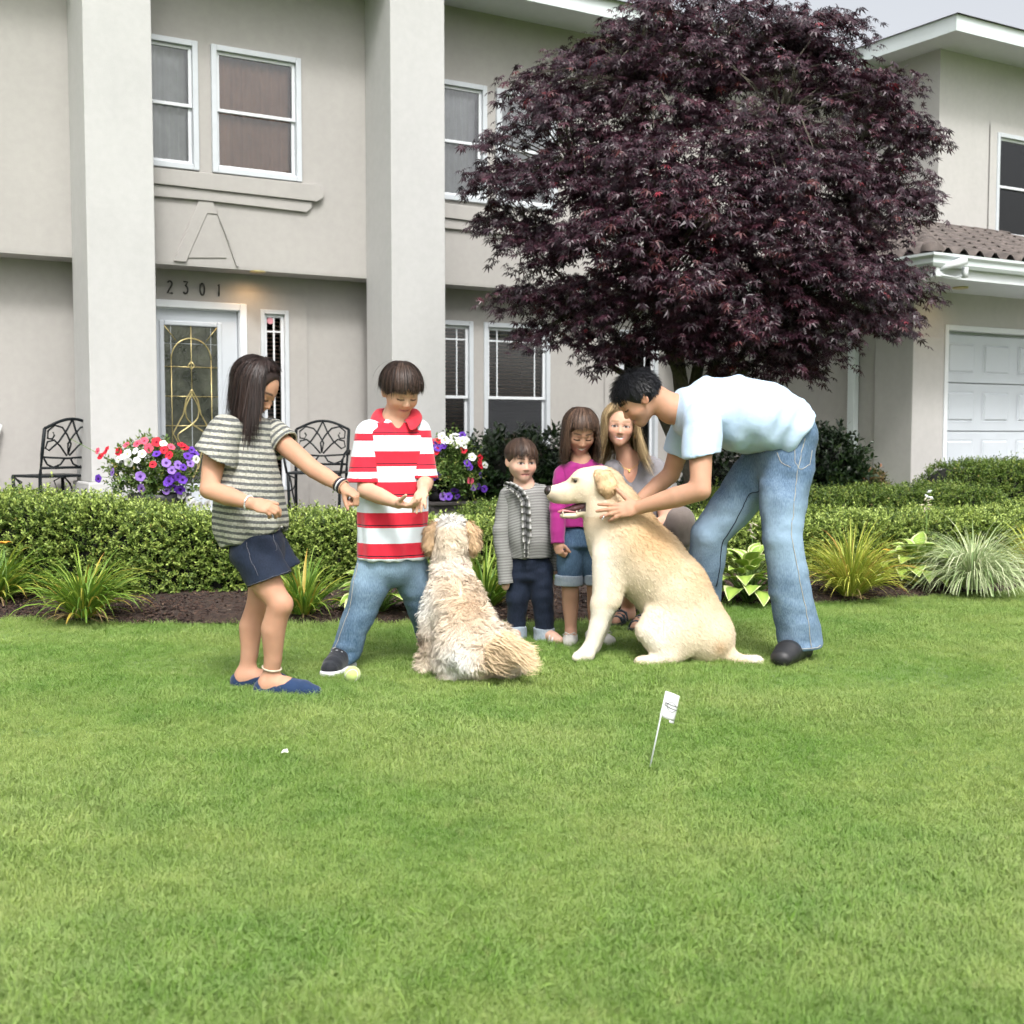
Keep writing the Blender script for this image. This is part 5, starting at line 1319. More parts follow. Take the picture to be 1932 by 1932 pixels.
# ------------------------------------------------------------------ older girl on the left
def build_girl():
    hips = P(487, 1025, 5.02)
    root = thing('person', (hips[0], hips[1], 0), 'girl in striped grey top and navy shorts reaching out her left arm', 'person')
    SK = np.array((.50, .275, .18))
    hc = P(484, 733, 5.03); R = head_frame((.86, -.30, -.62)); H = .213
    neck = P(463, 797, 5.03); chest = P(462, 860, 5.02); waist = P(474, 950, 5.02)
    rs, ls = P(414, 815, 4.94), P(512, 818, 5.12)
    re, rw, rh = P(394, 924, 4.84), P(474, 950, 4.76), P(536, 966, 4.74)
    le, lw, lh = P(592, 886, 5.02), P(648, 919, 4.95), P(690, 944, 4.92)
    rhip, lhip = P(472, 1050, 4.94), P(508, 1048, 5.08)
    rk, ra, lk, la = P(528, 1140, 4.90), P(511, 1288, 4.95), P(487, 1140, 5.10), P(466, 1286, 5.10)
    ra[2], la[2] = .085, .085
    lo, hi = box_of([hc, rs, ls, re, lh, rk, ra, la, rh], .16); lo[2] = -.005
    F = Field(lo, hi, .0135, [fbox(hc, .125, .0042), fbox(rh - np.array((.03, 0, 0)), .07, .0038), fbox(lh - np.array((.02, 0, 0)), .055, .0038)])
    head(F, hc, R, H, chub=1.05)
    F.cone(hc + R @ np.array((0, -.02, -.06)), neck, .044, .050, k=.015)
    sw = nrm(ls - rs)
    F.limb([neck, chest, waist, hips], [.05, .078, .074, .078], sw, [1.3, 1.4, 1.3, 1.25], .03)
    F.cone(rs, ls, .045, .045, k=.03)
    F.limb([rs, (rs + re) / 2, re, re * .55 + rw * .45, rw], [.046, .045, .037, .037, .0235], k=.02)
    F.limb([ls, (ls + le) / 2, le, le * .6 + lw * .4, lw], [.042, .040, .035, .034, .0225], k=.02)
    hand(F, rw, rh - rw, (-.1, -.8, .6), (0, -.3, .9), .145, (38, 42, 46, 50), .06, (25, 30))
    lf = hand(F, lw, P(676, 938, 4.93) - lw, (.25, -.3, .9), (-.3, -.9, -.1), .14, (80, 85, 85, 85), .03, (30, 60), tcurl=.9)
    for h_, k_, a_, s in ((rhip, rk, ra, 1), (lhip, lk, la, 1)):
        kn = k_; mid = (h_ + k_) / 2 + np.array((0, 0, 0)); calf = k_ * .66 + a_ * .34 + np.array((-.014, .0, 0))
        F.limb([h_, mid, k_, calf, k_ * .25 + a_ * .75, a_], [.064, .062, .046, .048, .036, .031], k=.02)
        F.ell(k_ + np.array((.010, -.005, 0)), .038, None, .03)
        toe = a_ + np.array((.17, -.025, -.055)); F.limb([a_ + np.array((-.015, 0, -.035)), a_ + np.array((.06, -.01, -.035)), toe], [.04, .036, .026], (0, 1, 0), 1.1, .03)
    V, Fc = F.mesh(1); col = np.tile(SK, (len(V), 1)); face_colors(V, col, hc, R, H, SK, (.03, .02, .015), (.42, .16, .13))
    col *= (1 + .12 * (vnoise(V * 14, 3) - .5) + .06 * (vnoise(V * 60, 4) - .5))[:, None]
    kn = np.exp(-((V - rk) ** 2).sum(1) / .06 ** 2) + np.exp(-((V - lk) ** 2).sum(1) / .06 ** 2); col *= (1 - np.clip(kn, 0, 1)[:, None] * np.array((.04, .12, .12)))
    put('body', V, Fc, M['skin'], root, col)
    # hair
    Fh = Field(hc - .2, hc + .2, .006); hair_cap(Fh, hc, R, H, .45, low=-.5)
    up = np.array((0, 0, 1.0)); rad = np.array((.372, .462, .405)) * H + .006; cc = hc + R @ (np.array((0, -.06, .12)) * H)
    Fh.limb([cc + np.array((-.02, 0, -.02)), cc + np.array((-.055, 0, -.13))], [.075, .05], (0, 1, 0), 1.1, .04)
    V, Fc = Fh.mesh(1); put('hair_base', V, Fc, M['hair_girl'], root, None, {'rnd': .25 + .3 * vnoise(V * 90, 1), 'tt': V[:, 0] * 0})
    psi = lambda f: np.interp(f, [-3.15, -2.2, -1.7, -1.4, 0, .7, 1.1, 1.4, 2.2, 3.15], [1.66, 1.62, 1.5, .8, .62, .7, 1.2, 1.55, 1.62, 1.66])
    hang = lambda f: np.interp(f, [-3.15, -2.2, -1.75, -1.5, .85, 1.05, 1.25, 1.6, 2.2, 3.15], [.13, .15, .12, .0, .0, .20, .22, .19, .15, .13])
    hair('hair', cc, R, rad, .75 * R[:, 2] + .45 * up, 4200, psi, hang, M['hair_girl'], root, 61, .015, .0029, .0, 9, .26, drift=(-.05, -.04, 0), start=(0, .8))
    # loose striped top with wide ruffled sleeves
    Ft = Field(*box_of([rs, ls, P(440, 1045, 5.0), P(520, 1045, 5.0), neck], .20), .008)
    st = [neck + np.array((.0, 0, .012)), P(461, 815, 5.03), P(462, 870, 5.01), P(468, 930, 5.0), P(472, 985, 5.0), P(483, 1030, 5.02), P(486, 1060, 5.02)]
    Ft.limb(st[1:], [.080, .100, .108, .115, .104, .098], sw, [1.45, 1.42, 1.40, 1.40, 1.32, 1.3], .03)
    d_r = nrm(re - rs); d_l = nrm(le - ls); hemn = nrm(np.array((.30, 0, -1.0)))
    Ft.cone(rs + np.array((.02, 0, .0)), ls - np.array((.02, 0, 0)), .058, .055, None, 1, 1, .04)
    Ft.cut(P(480, 1016, 5.02), hemn)
    cr, cl = rs * .55 + re * .45, ls * .68 + le * .32
    Ft.ell(neck + np.array((.012, -.02, .045)), (.075, .07, .05), None, .012, 's')
    Ft.limb([P(483, 1000, 5.02), P(490, 1050, 5.02)], [.10, .10], sw, 1.2, .006, 's', cap=.08)
    sR = sleeve(rs + np.array((.02, 0, -.005)), re + np.array((-.012, -.0, 0)), .44, [.075, .080, .092], (0, 1, 0), 1.1, .0065, .011, nrm(np.array((-.55, 0, -1.0)))); sL = sleeve(ls, le, .34, [.068, .066, .068], None, 1.0, .0065, .011)
    nT = Ft.mesh(1); V, Fc = join(nT, sR, sL); isR = np.arange(len(V)) >= len(nT[0]); isl = np.arange(len(V)) >= len(nT[0]) + len(sR[0]); isR &= ~isl
    th_ = np.arctan2(V[:, 1] - 5.02, V[:, 0] - st[3][0]); low = ss(st[2][2] - V[:, 2], 0, .3)
    wf = lambda V: np.where(isR | isl, 1.5 * (vnoise(V * np.array((26, 26, 9)), 8) - .5), (np.sin(th_ * 8 + 3 * np.sin(V[:, 2] * 7)) * .5 + 3.0 * (vnoise(V * np.array((17, 17, 6)), 8) - .5)) * (.25 + low))
    V = wrinkle(V, Fc, .0085, wf)
    sl_ = (V - ls) @ d_l
    band = V[:, 2] + .10 * (V[:, 0] - st[3][0]) + .006 * (vnoise(V * 7, 2) - .5)
    pat = np.where(isl, sl_, band)
    m = M['girl_top'] = mat('striped_top', (.5, .5, .45, 1), .85, .2)
    a = attr(m, 'pat'); fr = math_(m, 'FRACT', math_(m, 'DIVIDE', a.outputs['Fac'], .0245)); nn = noise(m, 55, 4); n2 = noise(m, 160, 2)
    fr2 = math_(m, 'ADD', fr, math_(m, 'MULTIPLY', math_(m, 'SUBTRACT', nn.outputs['Fac'], .5), .28))
    base = ramp(m, n2.outputs['Fac'], [(.35, (.28, .275, .23)), (.65, (.50, .49, .43))]).outputs[0]
    dk = ramp(m, n2.outputs['Fac'], [(.3, (.045, .048, .05)), (.7, (.16, .165, .165))]).outputs[0]
    L(m, mixc(m, ramp(m, fr2, [(0, (1, 1, 1)), (.40, (1, 1, 1)), (.46, (0, 0, 0)), (.94, (0, 0, 0)), (1, (1, 1, 1))]).outputs[0], base, dk), bsdf(m).inputs['Base Color'])
    nb = noise(m, 13, 4); bump(m, nb.outputs['Fac'], .5, .014)
    put('striped_top', V, Fc, m, root, None, {'pat': pat + 5.0})
    # shorts
    hw_ = nrm(lhip - rhip); nr_ = nrm(np.array((.36, -.05, -1.0)))
    Fs = Field(*box_of([P(450, 1000, 4.95), P(530, 1075, 5.1)], .17), .0075)
    Fs.limb([P(480, 1000, 5.02), P(487, 1042, 5.01), P(492, 1058, 5.01)], [.102, .108, .092], hw_, [1.2, 1.12, 1.1], .03); Fs.cut(P(480, 1004, 5.02), (-.25, 0, 1))
    lgR = sleeve(P(480, 1040, 4.955), P(524, 1122, 4.90), .66, [.094, .092, .090], None, 1.0, .0072, .012, nr_); lgL = sleeve(P(503, 1036, 5.085), P(552, 1110, 5.06), .58, [.088, .085, .083], None, 1.0, .0072, .012, nrm(np.array((.45, 0, -1.0))))
    V, Fc = join(Fs.mesh(1), lgR, lgL); V = wrinkle(V, Fc, .004, lambda V: np.sin(V[:, 2] * 60 + 12 * V[:, 0]) * .4 + 1.4 * (vnoise(V * 22, 5) - .5))
    put('shorts', V, Fc, M['jeans_navy'], root, None, {'fade': np.zeros(len(V))})
    mb = MB(); cen = P(480, 1040, 4.955) * .37 + P(524, 1122, 4.90) * .63; e1 = nrm(np.cross(nr_, (0, 1, 0))); e2 = np.cross(nr_, e1)
    stitch(mb, snap(V, Fc, [cen + e1 * .095 * math.cos(t_) + e2 * .095 * math.sin(t_) for t_ in np.linspace(0, math.tau, 25)], 50), .0013)
    stitch(mb, snap(V, Fc, [P(462, 1022, 4.86), P(470, 1050, 4.85), P(483, 1085, 4.82)], 24), .0012); stitch(mb, snap(V, Fc, [P(522, 1000, 4.94), P(530, 1028, 4.92), P(520, 1040, 4.9)], 18), .0012); put_mb(mb, 'stitching', M['thread_dark'], root)
    # slip-on canvas shoes
    m = clothmat('navy_canvas', (.016, .035, .085, 1), .9, .25)
    for a_, nm in ((ra, 0), (la, 1)):
        Fo = Field(a_ + np.array((-.09, -.09, -.10)), a_ + np.array((.24, .09, .05)), .0045)
        g = np.array((a_[0], a_[1], 0)); tx = np.array((.18, -.028, 0))
        Fo.limb([g + np.array((-.03, 0, .035)), g + tx * .35 + np.array((0, 0, .040)), g + tx * .75 + np.array((0, 0, .033)), g + tx + np.array((0, 0, .026))], [.040, .043, .040, .028], (0, 1, 0), [1, 1, 1.08, 1.1], .02)
        Fo.cut(g + np.array((0, 0, .006)), (0, 0, -1)); Fo.ell(g + np.array((.01, 0, .10)), (.062, .043, .05), None, .01, 's')
        V, Fc = Fo.mesh(1); sh = put('shoe', V, Fc, m, root)
        Fo = Field(a_ + np.array((-.09, -.09, -.10)), a_ + np.array((.24, .09, .0)), .004)
        Fo.limb([g + np.array((-.03, 0, .012)), g + tx * .4 + np.array((0, 0, .012)), g + tx * .78 + np.array((0, 0, .012)), g + tx * 1.02 + np.array((0, 0, .014))], [.042, .043, .044, .030], (0, 1, 0), 1.0, .015)
        Fo.cut(g + np.array((0, 0, .013)), (0, 0, 1)); Fo.cut(g + np.array((0, 0, .0)), (0, 0, -1)); V, Fc = Fo.mesh(1); put('sole', V, Fc, M['white_cloth'], root)
    mb = MB(); g = np.array((ra[0], ra[1], 0)) + np.array((.055, -.047, .035)); mb.box(g - np.array((.007, .002, .009)), g + np.array((.007, .002, .009))); put_mb(mb, 'shoe_tag', M['white_cloth'], root, False)
    # bracelets and anklet
    def band_(c_, ax_, r_, w_, mtl, name, fl=1.0):
        ax_ = nrm(ax_); x = nrm(np.cross(ax_, (.2, .9, .3))); y = np.cross(ax_, x); mb = MB()
        mb.tube([c_ + x * r_ * math.cos(t_) + y * r_ * math.sin(t_) for t_ in np.linspace(0, math.tau, 24, endpoint=False)], w_, 6, closed=True); return put_mb(mb, name, mtl, root)
    dk = mat('dark_band', (.02, .018, .03, 1), .5); tan_ = mat('tan_band', (.55, .35, .22, 1), .6)
    ax_ = lw - le
    for i, (mt_, w_) in enumerate(((tan_, .002), (dk, .0032), (M['white_cloth'], .003), (dk, .004), (tan_, .0022))): band_(lw - nrm(ax_) * (.034 - .0085 * i), ax_, .0285, w_, mt_, 'bracelet')
    band_(rw - nrm(rw - re) * .012, rw - re, .0275, .0035, M['white_cloth'], 'bracelet')
    ax_ = ra - rk; band_(ra - nrm(ax_) * .035 + np.array((0, 0, 0)), ax_, .0375, .004, M['seed'] if 'seed' in M else M['white_cloth'], 'anklet')
build_girl()

# ------------------------------------------------------------------ boy in the striped polo shirt
def build_boy():
    hips = P(738, 1045, 5.58)
    root = thing('person', (hips[0], hips[1], 0), 'boy in red and white striped polo shirt and blue jeans', 'person')
    SK = np.array((.60, .36, .25))
    hc = P(757, 737, 5.54); R = head_frame((.42, -.80, -.44)); H = .216
    neck = P(748, 786, 5.58)
    rs, ls = P(694, 820, 5.52), P(792, 814, 5.62)
    re, rw = P(690, 925, 5.44), P(752, 950, 5.30); le, lw = P(803, 908, 5.55), P(798, 926, 5.34)
    chest, waist = P(744, 870, 5.57), P(740, 970, 5.57)
    rhip, lhip = P(712, 1060, 5.56), P(765, 1060, 5.62); rk, ra, lk, la = P(682, 1150, 5.55), P(646, 1250, 5.54), P(797, 1145, 5.68), P(824, 1240, 5.85)
    ra[2] = la[2] = .085
    pts = [hc, rs, ls, re, rw, lw, rk, ra, la, lk]; lo, hi = box_of(pts, .16); lo[2] = -.005; lo[1] -= .05
    F = Field(lo, hi, .0135, [fbox(hc, .125, .0042), fbox(P(785, 950, 5.24), .065, .0038)])
    head(F, hc, R, H, smile=.5, chub=1.08)
    F.cone(hc + R @ np.array((0, -.03, -.06)), neck - np.array((0, 0, .02)), .042, .047, k=.015)
    sw = nrm(ls - rs); F.limb([neck, chest, waist, hips], [.05, .075, .075, .08], sw, [1.3, 1.35, 1.3, 1.3], .03); F.cone(rs, ls, .04, .04, k=.03)
    F.limb([rs, (rs + re) / 2, re, re * .6 + rw * .4, rw], [.042, .041, .037, .036, .0235], k=.02); F.limb([ls, (ls + le) / 2, le, le * .6 + lw * .4, lw], [.042, .040, .036, .034, .024], k=.02)
    hand(F, rw, P(800, 962, 5.19) - rw, (.0, -.25, -1.0), (-.3, -.9, .3), .15, (22, 26, 30, 34), .05, (28, 20), tcurl=.5)
    hand(F, lw, P(790, 950, 5.235) - lw, (-.1, -.75, .65), (-1, -.2, -.2), .145, (20, 18, 20, 24), .10, (30, 10))
    F.limb([rhip, rk, ra], [.08, .055, .04], k=.03); F.limb([lhip, lk, la], [.08, .055, .04], k=.03)
    for a_, d in ((ra, (-.03, -.12, 0)), (la, (.05, -.14, 0))): F.limb([a_, a_ + np.array(d) + np.array((0, 0, -.05))], [.04, .03], k=.03)
    V, Fc = F.mesh(1); col = np.tile(SK, (len(V), 1)); face_colors(V, col, hc, R, H, SK, (.06, .035, .025), (.52, .2, .18), smile=.5)
    col *= (1 + .1 * (vnoise(V * 14, 3) - .5) + .05 * (vnoise(V * 60, 4) - .5))[:, None]
    put('body', V, Fc, M['skin'], root, col)
    # bowl-cut hair
    Fh = Field(hc - .2, hc + .2, .006); hair_cap(Fh, hc, R, H, .10, low=-.22); V, Fc = Fh.mesh(1); put('hair_base', V, Fc, M['hair_boy'], root, None, {'rnd': .25 + .3 * vnoise(V * 90, 1), 'tt': V[:, 0] * 0})
    rad = np.array((.378, .468, .412)) * H + .003; cc = hc + R @ (np.array((0, -.055, .115)) * H); top = R @ np.array((0, -.38, 1.0))
    psi = lambda f: np.interp(np.abs(f), [0, .45, .75, 1.05, 1.35, 1.7, 2.4, 3.15], [1.62, 1.62, 1.58, 1.60, 1.66, 1.52, 1.62, 1.55])
    hair('hair', cc, R, rad, top, 3800, psi, lambda f: np.interp(np.abs(f), [0, .6, 1.2, 3.15], [.014, .016, .022, .010]), M['hair_boy'], root, 62, .015, .0028, 0, 9, .13, start=(0, .8))
    # polo shirt
    Ft = Field(*box_of([rs, ls, P(700, 1070, 5.55), P(780, 1070, 5.6), neck], .18), .0078)
    st = [(748, 797, .052, 1.1), (748, 806, .064, 1.3), (747, 822, .092, 1.5), (744, 850, .112, 1.45), (741, 900, .118, 1.36), (740, 960, .124, 1.30), (740, 1010, .128, 1.27), (740, 1070, .130, 1.25)]
    Ft.limb([P(a, b, 5.57) for a, b, _, _ in st], [c for *_, c, _ in st], sw, [d for *_, d in st], .03, cap=.35)
    reS = P(684, 925, 5.47); leS = P(801, 925, 5.54); zc = P(690, 911, 5.47)[2]; zl = P(797, 905, 5.6)[2]
    Ft.cone(P(703, 818, 5.53), P(785, 812, 5.61), .052, .052, None, 1, 1, .05)
    Ft.cut(P(740, 1055, 5.57), (0, 0, -1))
    Ft.limb([P(740, 1025, 5.57), P(740, 1080, 5.57)], [.110, .112], sw, 1.26, .006, 's', cap=.08)
    Ft.limb([neck + np.array((0, 0, -.01)), neck + np.array((0, 0, .06))], [.055, .07], None, 1.0, .01, 's')
    Ft.limb([neck + np.array((.015, -.07, -.005)), P(759, 838, 5.46)], [.035, .012], None, 1.0, .012, 's')
    sR = sleeve(P(698, 820, 5.53), reS, .86, [.066, .070, .075], None, 1.0, .0065, .011, (0, 0, -1)); sL = sleeve(P(788, 815, 5.61), leS, .80, [.060, .062, .066], None, 1.0, .0065, .011, (0, 0, -1))
    nT = Ft.mesh(1); V, Fc = join(nT, sR, sL); isl = np.arange(len(V)) >= len(nT[0]) + len(sR[0]); isr = (np.arange(len(V)) >= len(nT[0])) & ~isl
    th_ = np.arctan2(V[:, 1] - 5.57, V[:, 0] - P(740, 950, 5.57)[0]); low = ss(rs[2] - V[:, 2], .05, .45)
    V = wrinkle(V, Fc, .008, lambda V: (np.sin(th_ * 7 + 2 * np.sin(V[:, 2] * 8)) * .6 + .4 * np.sin(th_ * 13 + 9 * V[:, 2])) * low * .8 + 1.6 * (vnoise(V * np.array((16, 16, 10)), 9) - .5) * (.35 + .5 * low))
    zt = lambda v: P(740, v, 5.5)[2]
    per = (zt(851) - zt(1024)) / 3
    ph_ = (zt(822) - V[:, 2]) / per                       # white from 0 to .5, red from .5 to 1
    V0 = V
    s1 = (rs[2] - V[:, 2]) / (rs[2] - zc)                  # sleeve bands
    sl = np.interp(s1, [-.6, -.05, .0, .12, .13, .47, .72, .88, .89, 1.2], [-.8, -.55, -.46, -.02, .0, .52, .98, 1.02, 1.5, 1.95])
    pat = np.where(isr, sl, ph_); s2 = (ls[2] - V[:, 2]) / (ls[2] - zl); pat = np.where(isl, np.interp(s2, [-.6, -.05, .0, .12, .13, .47, .72, .88, .89, 1.2], [-.8, -.55, -.46, -.02, .0, .52, .98, 1.02, 1.5, 1.95]), pat)
    pat = np.maximum(pat, -.93); yoke = (V[:, 2] > P(720, 797, 5.55)[2])
    pat = np.where(yoke & ~isr & ~isl, -.75, pat)
    m = M['polo'] = mat('polo_stripes', (.6, .1, .1, 1), .85, .2)
    fr = math_(m, 'FRACT', math_(m, 'ADD', attr(m, 'pat').outputs['Fac'], 5.0)); nz = noise(m, 8, 4)
    RED, WH, DK = (.60, .022, .045), (.70, .76, .82), (.03, .008, .02)
    st_ = ramp(m, fr, [(0, WH), (.49, WH), (.50, RED), (.885, RED), (.89, DK), (.915, DK), (.92, RED), (.985, RED), (.99, WH)], 'CONSTANT').outputs[0]
    L(m, mixc(m, .25, st_, ramp(m, nz.outputs['Fac'], [(.3, (.75, .75, .75)), (.7, (1, 1, 1))]).outputs[0], 'MULTIPLY'), bsdf(m).inputs['Base Color'])
    nb = noise(m, 11, 4); bump(m, nb.outputs['Fac'], .45, .014); bsdf(m).inputs['Sheen Weight'].default_value = .2
    put('polo_shirt', V, Fc, m, root, None, {'pat': pat})
    # collar
    red = clothmat('red_knit', (.58, .03, .05, 1)); mb = MB(); k = 22; vs = []
    cen = neck + np.array((.0, .0, .0)); tr_ = np.linspace(-2.55, 2.55, k)
    for i, t_ in enumerate(tr_):
        d = np.array((math.sin(t_), math.cos(t_), 0)) ; fr_ = ss(abs(t_), 1.2, 2.55)
        top_ = cen + d * np.array((.060, .058, 0)) + np.array((0, 0, .032 - .05 * fr_))
        bot_ = cen + d * np.array((.116, .106, 0)) + np.array((0, 0, .004 - .075 * fr_)) + np.array((0, -.012 * fr_, 0))
        vs += [top_, (top_ + bot_) / 2 + d * .008 + np.array((0, 0, .022)), bot_]
    mb.add(vs, [(3 * i + j, 3 * i + j + 1, 3 * i + j + 4, 3 * i + j + 3) for i in range(k - 1) for j in (0, 1)])
    o = put_mb(mb, 'collar', red, root); o.modifiers.new('solid', 'SOLIDIFY').thickness = .004; s_ = o.modifiers.new('sub', 'SUBSURF'); s_.levels = s_.render_levels = 1
    for b_ in (P(754, 832, 5.455),):
        mb = MB(); mb.lathe([(.0, 0), (.006, 0), (.006, .003), (.0, .003)], 12); Rb = Matrix.Rotation(math.radians(90), 3, 'X'); mb.v = [tuple(np.array(Rb @ Vector(p)) + b_) for p in mb.v]; put_mb(mb, 'button', M['white_cloth'], root)
    # jeans
    Fj = Field(*box_of([P(690, 1030, 5.5), P(790, 1030, 5.7), ra, la], .15), .008)
    Fj.limb([P(738, 1030, 5.58), P(738, 1062, 5.58)], [.10, .108], sw, [1.35, 1.3], .03)
    Fj.limb([P(712, 1062, 5.56), P(697, 1105, 5.55), rk, P(660, 1205, 5.545), P(645, 1256, 5.54)], [.092, .082, .068, .064, .066], None, 1.0, .02); Fj.limb([P(768, 1062, 5.62), P(784, 1105, 5.65), lk, P(812, 1200, 5.78), P(824, 1250, 5.85)], [.092, .082, .068, .064, .066], None, 1.0, .02)
    Fj.f = np.maximum(Fj.f, (.028 - Fj.ax[2])[None, None, :].astype(np.float32))
    V, Fc = Fj.mesh(1); low = ss(.45 - V[:, 2], 0, .35)
    V = wrinkle(V, Fc, .0065, lambda V: ((vnoise(V * np.array((9, 9, 38)) + 3 * V[:, [0]], 1) - .5) * 2.2 * (.15 + .85 * low ** 2)) + 1.8 * (vnoise(V * np.array((16, 16, 8)), 7) - .5))
    fd = np.exp(-((V[:, 2] - .52) / .16) ** 2) * .75 * (normals(V, Fc)[:, 1] < .1) + .35 * (vnoise(V * np.array((30, 30, 12)), 12) - .5) * low; put('jeans', V, Fc, M['jeans_boy'], root, None, {'fade': fd})
    mb = MB(); stitch(mb, snap(V, Fc, [P(672, 1062, 5.50), P(664, 1110, 5.49), P(650, 1160, 5.49), P(631, 1215, 5.49), P(622, 1240, 5.5)]), .0018); put_mb(mb, 'seam', M['thread'], root)
    # trainers
    blk = clothmat('black_canvas', (.018, .02, .026, 1), .7)
    for a_, d in ((ra, (-.035, -.15, 0)), (la, (.06, -.16, 0))):
        g = np.array((a_[0], a_[1], 0)); d = np.array(d); sd = nrm(np.cross(d, (0, 0, 1)))
        Fo = Field(g + np.minimum(d, 0) - .09, g + np.maximum(d, 0) + .11, .005)
        Fo.limb([g - d * .25 + np.array((0, 0, .045)), g + d * .3 + np.array((0, 0, .055)), g + d * .75 + np.array((0, 0, .04)), g + d + np.array((0, 0, .032))], [.045, .048, .042, .034], sd, [1, 1, 1.1, 1.15], .02); Fo.cone(g + np.array((0, 0, .07)), g + np.array((0, 0, .10)), .045, .045, k=.02); Fo.cut(g + np.array((0, 0, .016)), (0, 0, -1)); V, Fc = Fo.mesh(1); put('trainer', V, Fc, blk, root)
        Fo = Field(g + np.minimum(d, 0) - .09, g + np.maximum(d, 0) + .11, .005); Fo.limb([g - d * .25 + np.array((0, 0, .012)), g + d * .4 + np.array((0, 0, .012)), g + d + np.array((0, 0, .014))], [.049, .050, .042], sd, 1.05, .02); Fo.cut(g + np.array((0, 0, .024)), (0, 0, 1)); Fo.cut(g + np.array((0, 0, .001)), (0, 0, -1)); V, Fc = Fo.mesh(1); put('sole', V, Fc, M['white_cloth'], root)
        mb = MB()
        for i in range(4): q = g + d * (.3 + .14 * i) + np.array((0, 0, .102 - .012 * i)); mb.tube([q - sd * .026, q + np.array((0, 0, .008)), q + sd * .026], .003, 5)
        put_mb(mb, 'laces', M['white_cloth'], root)
build_boy()
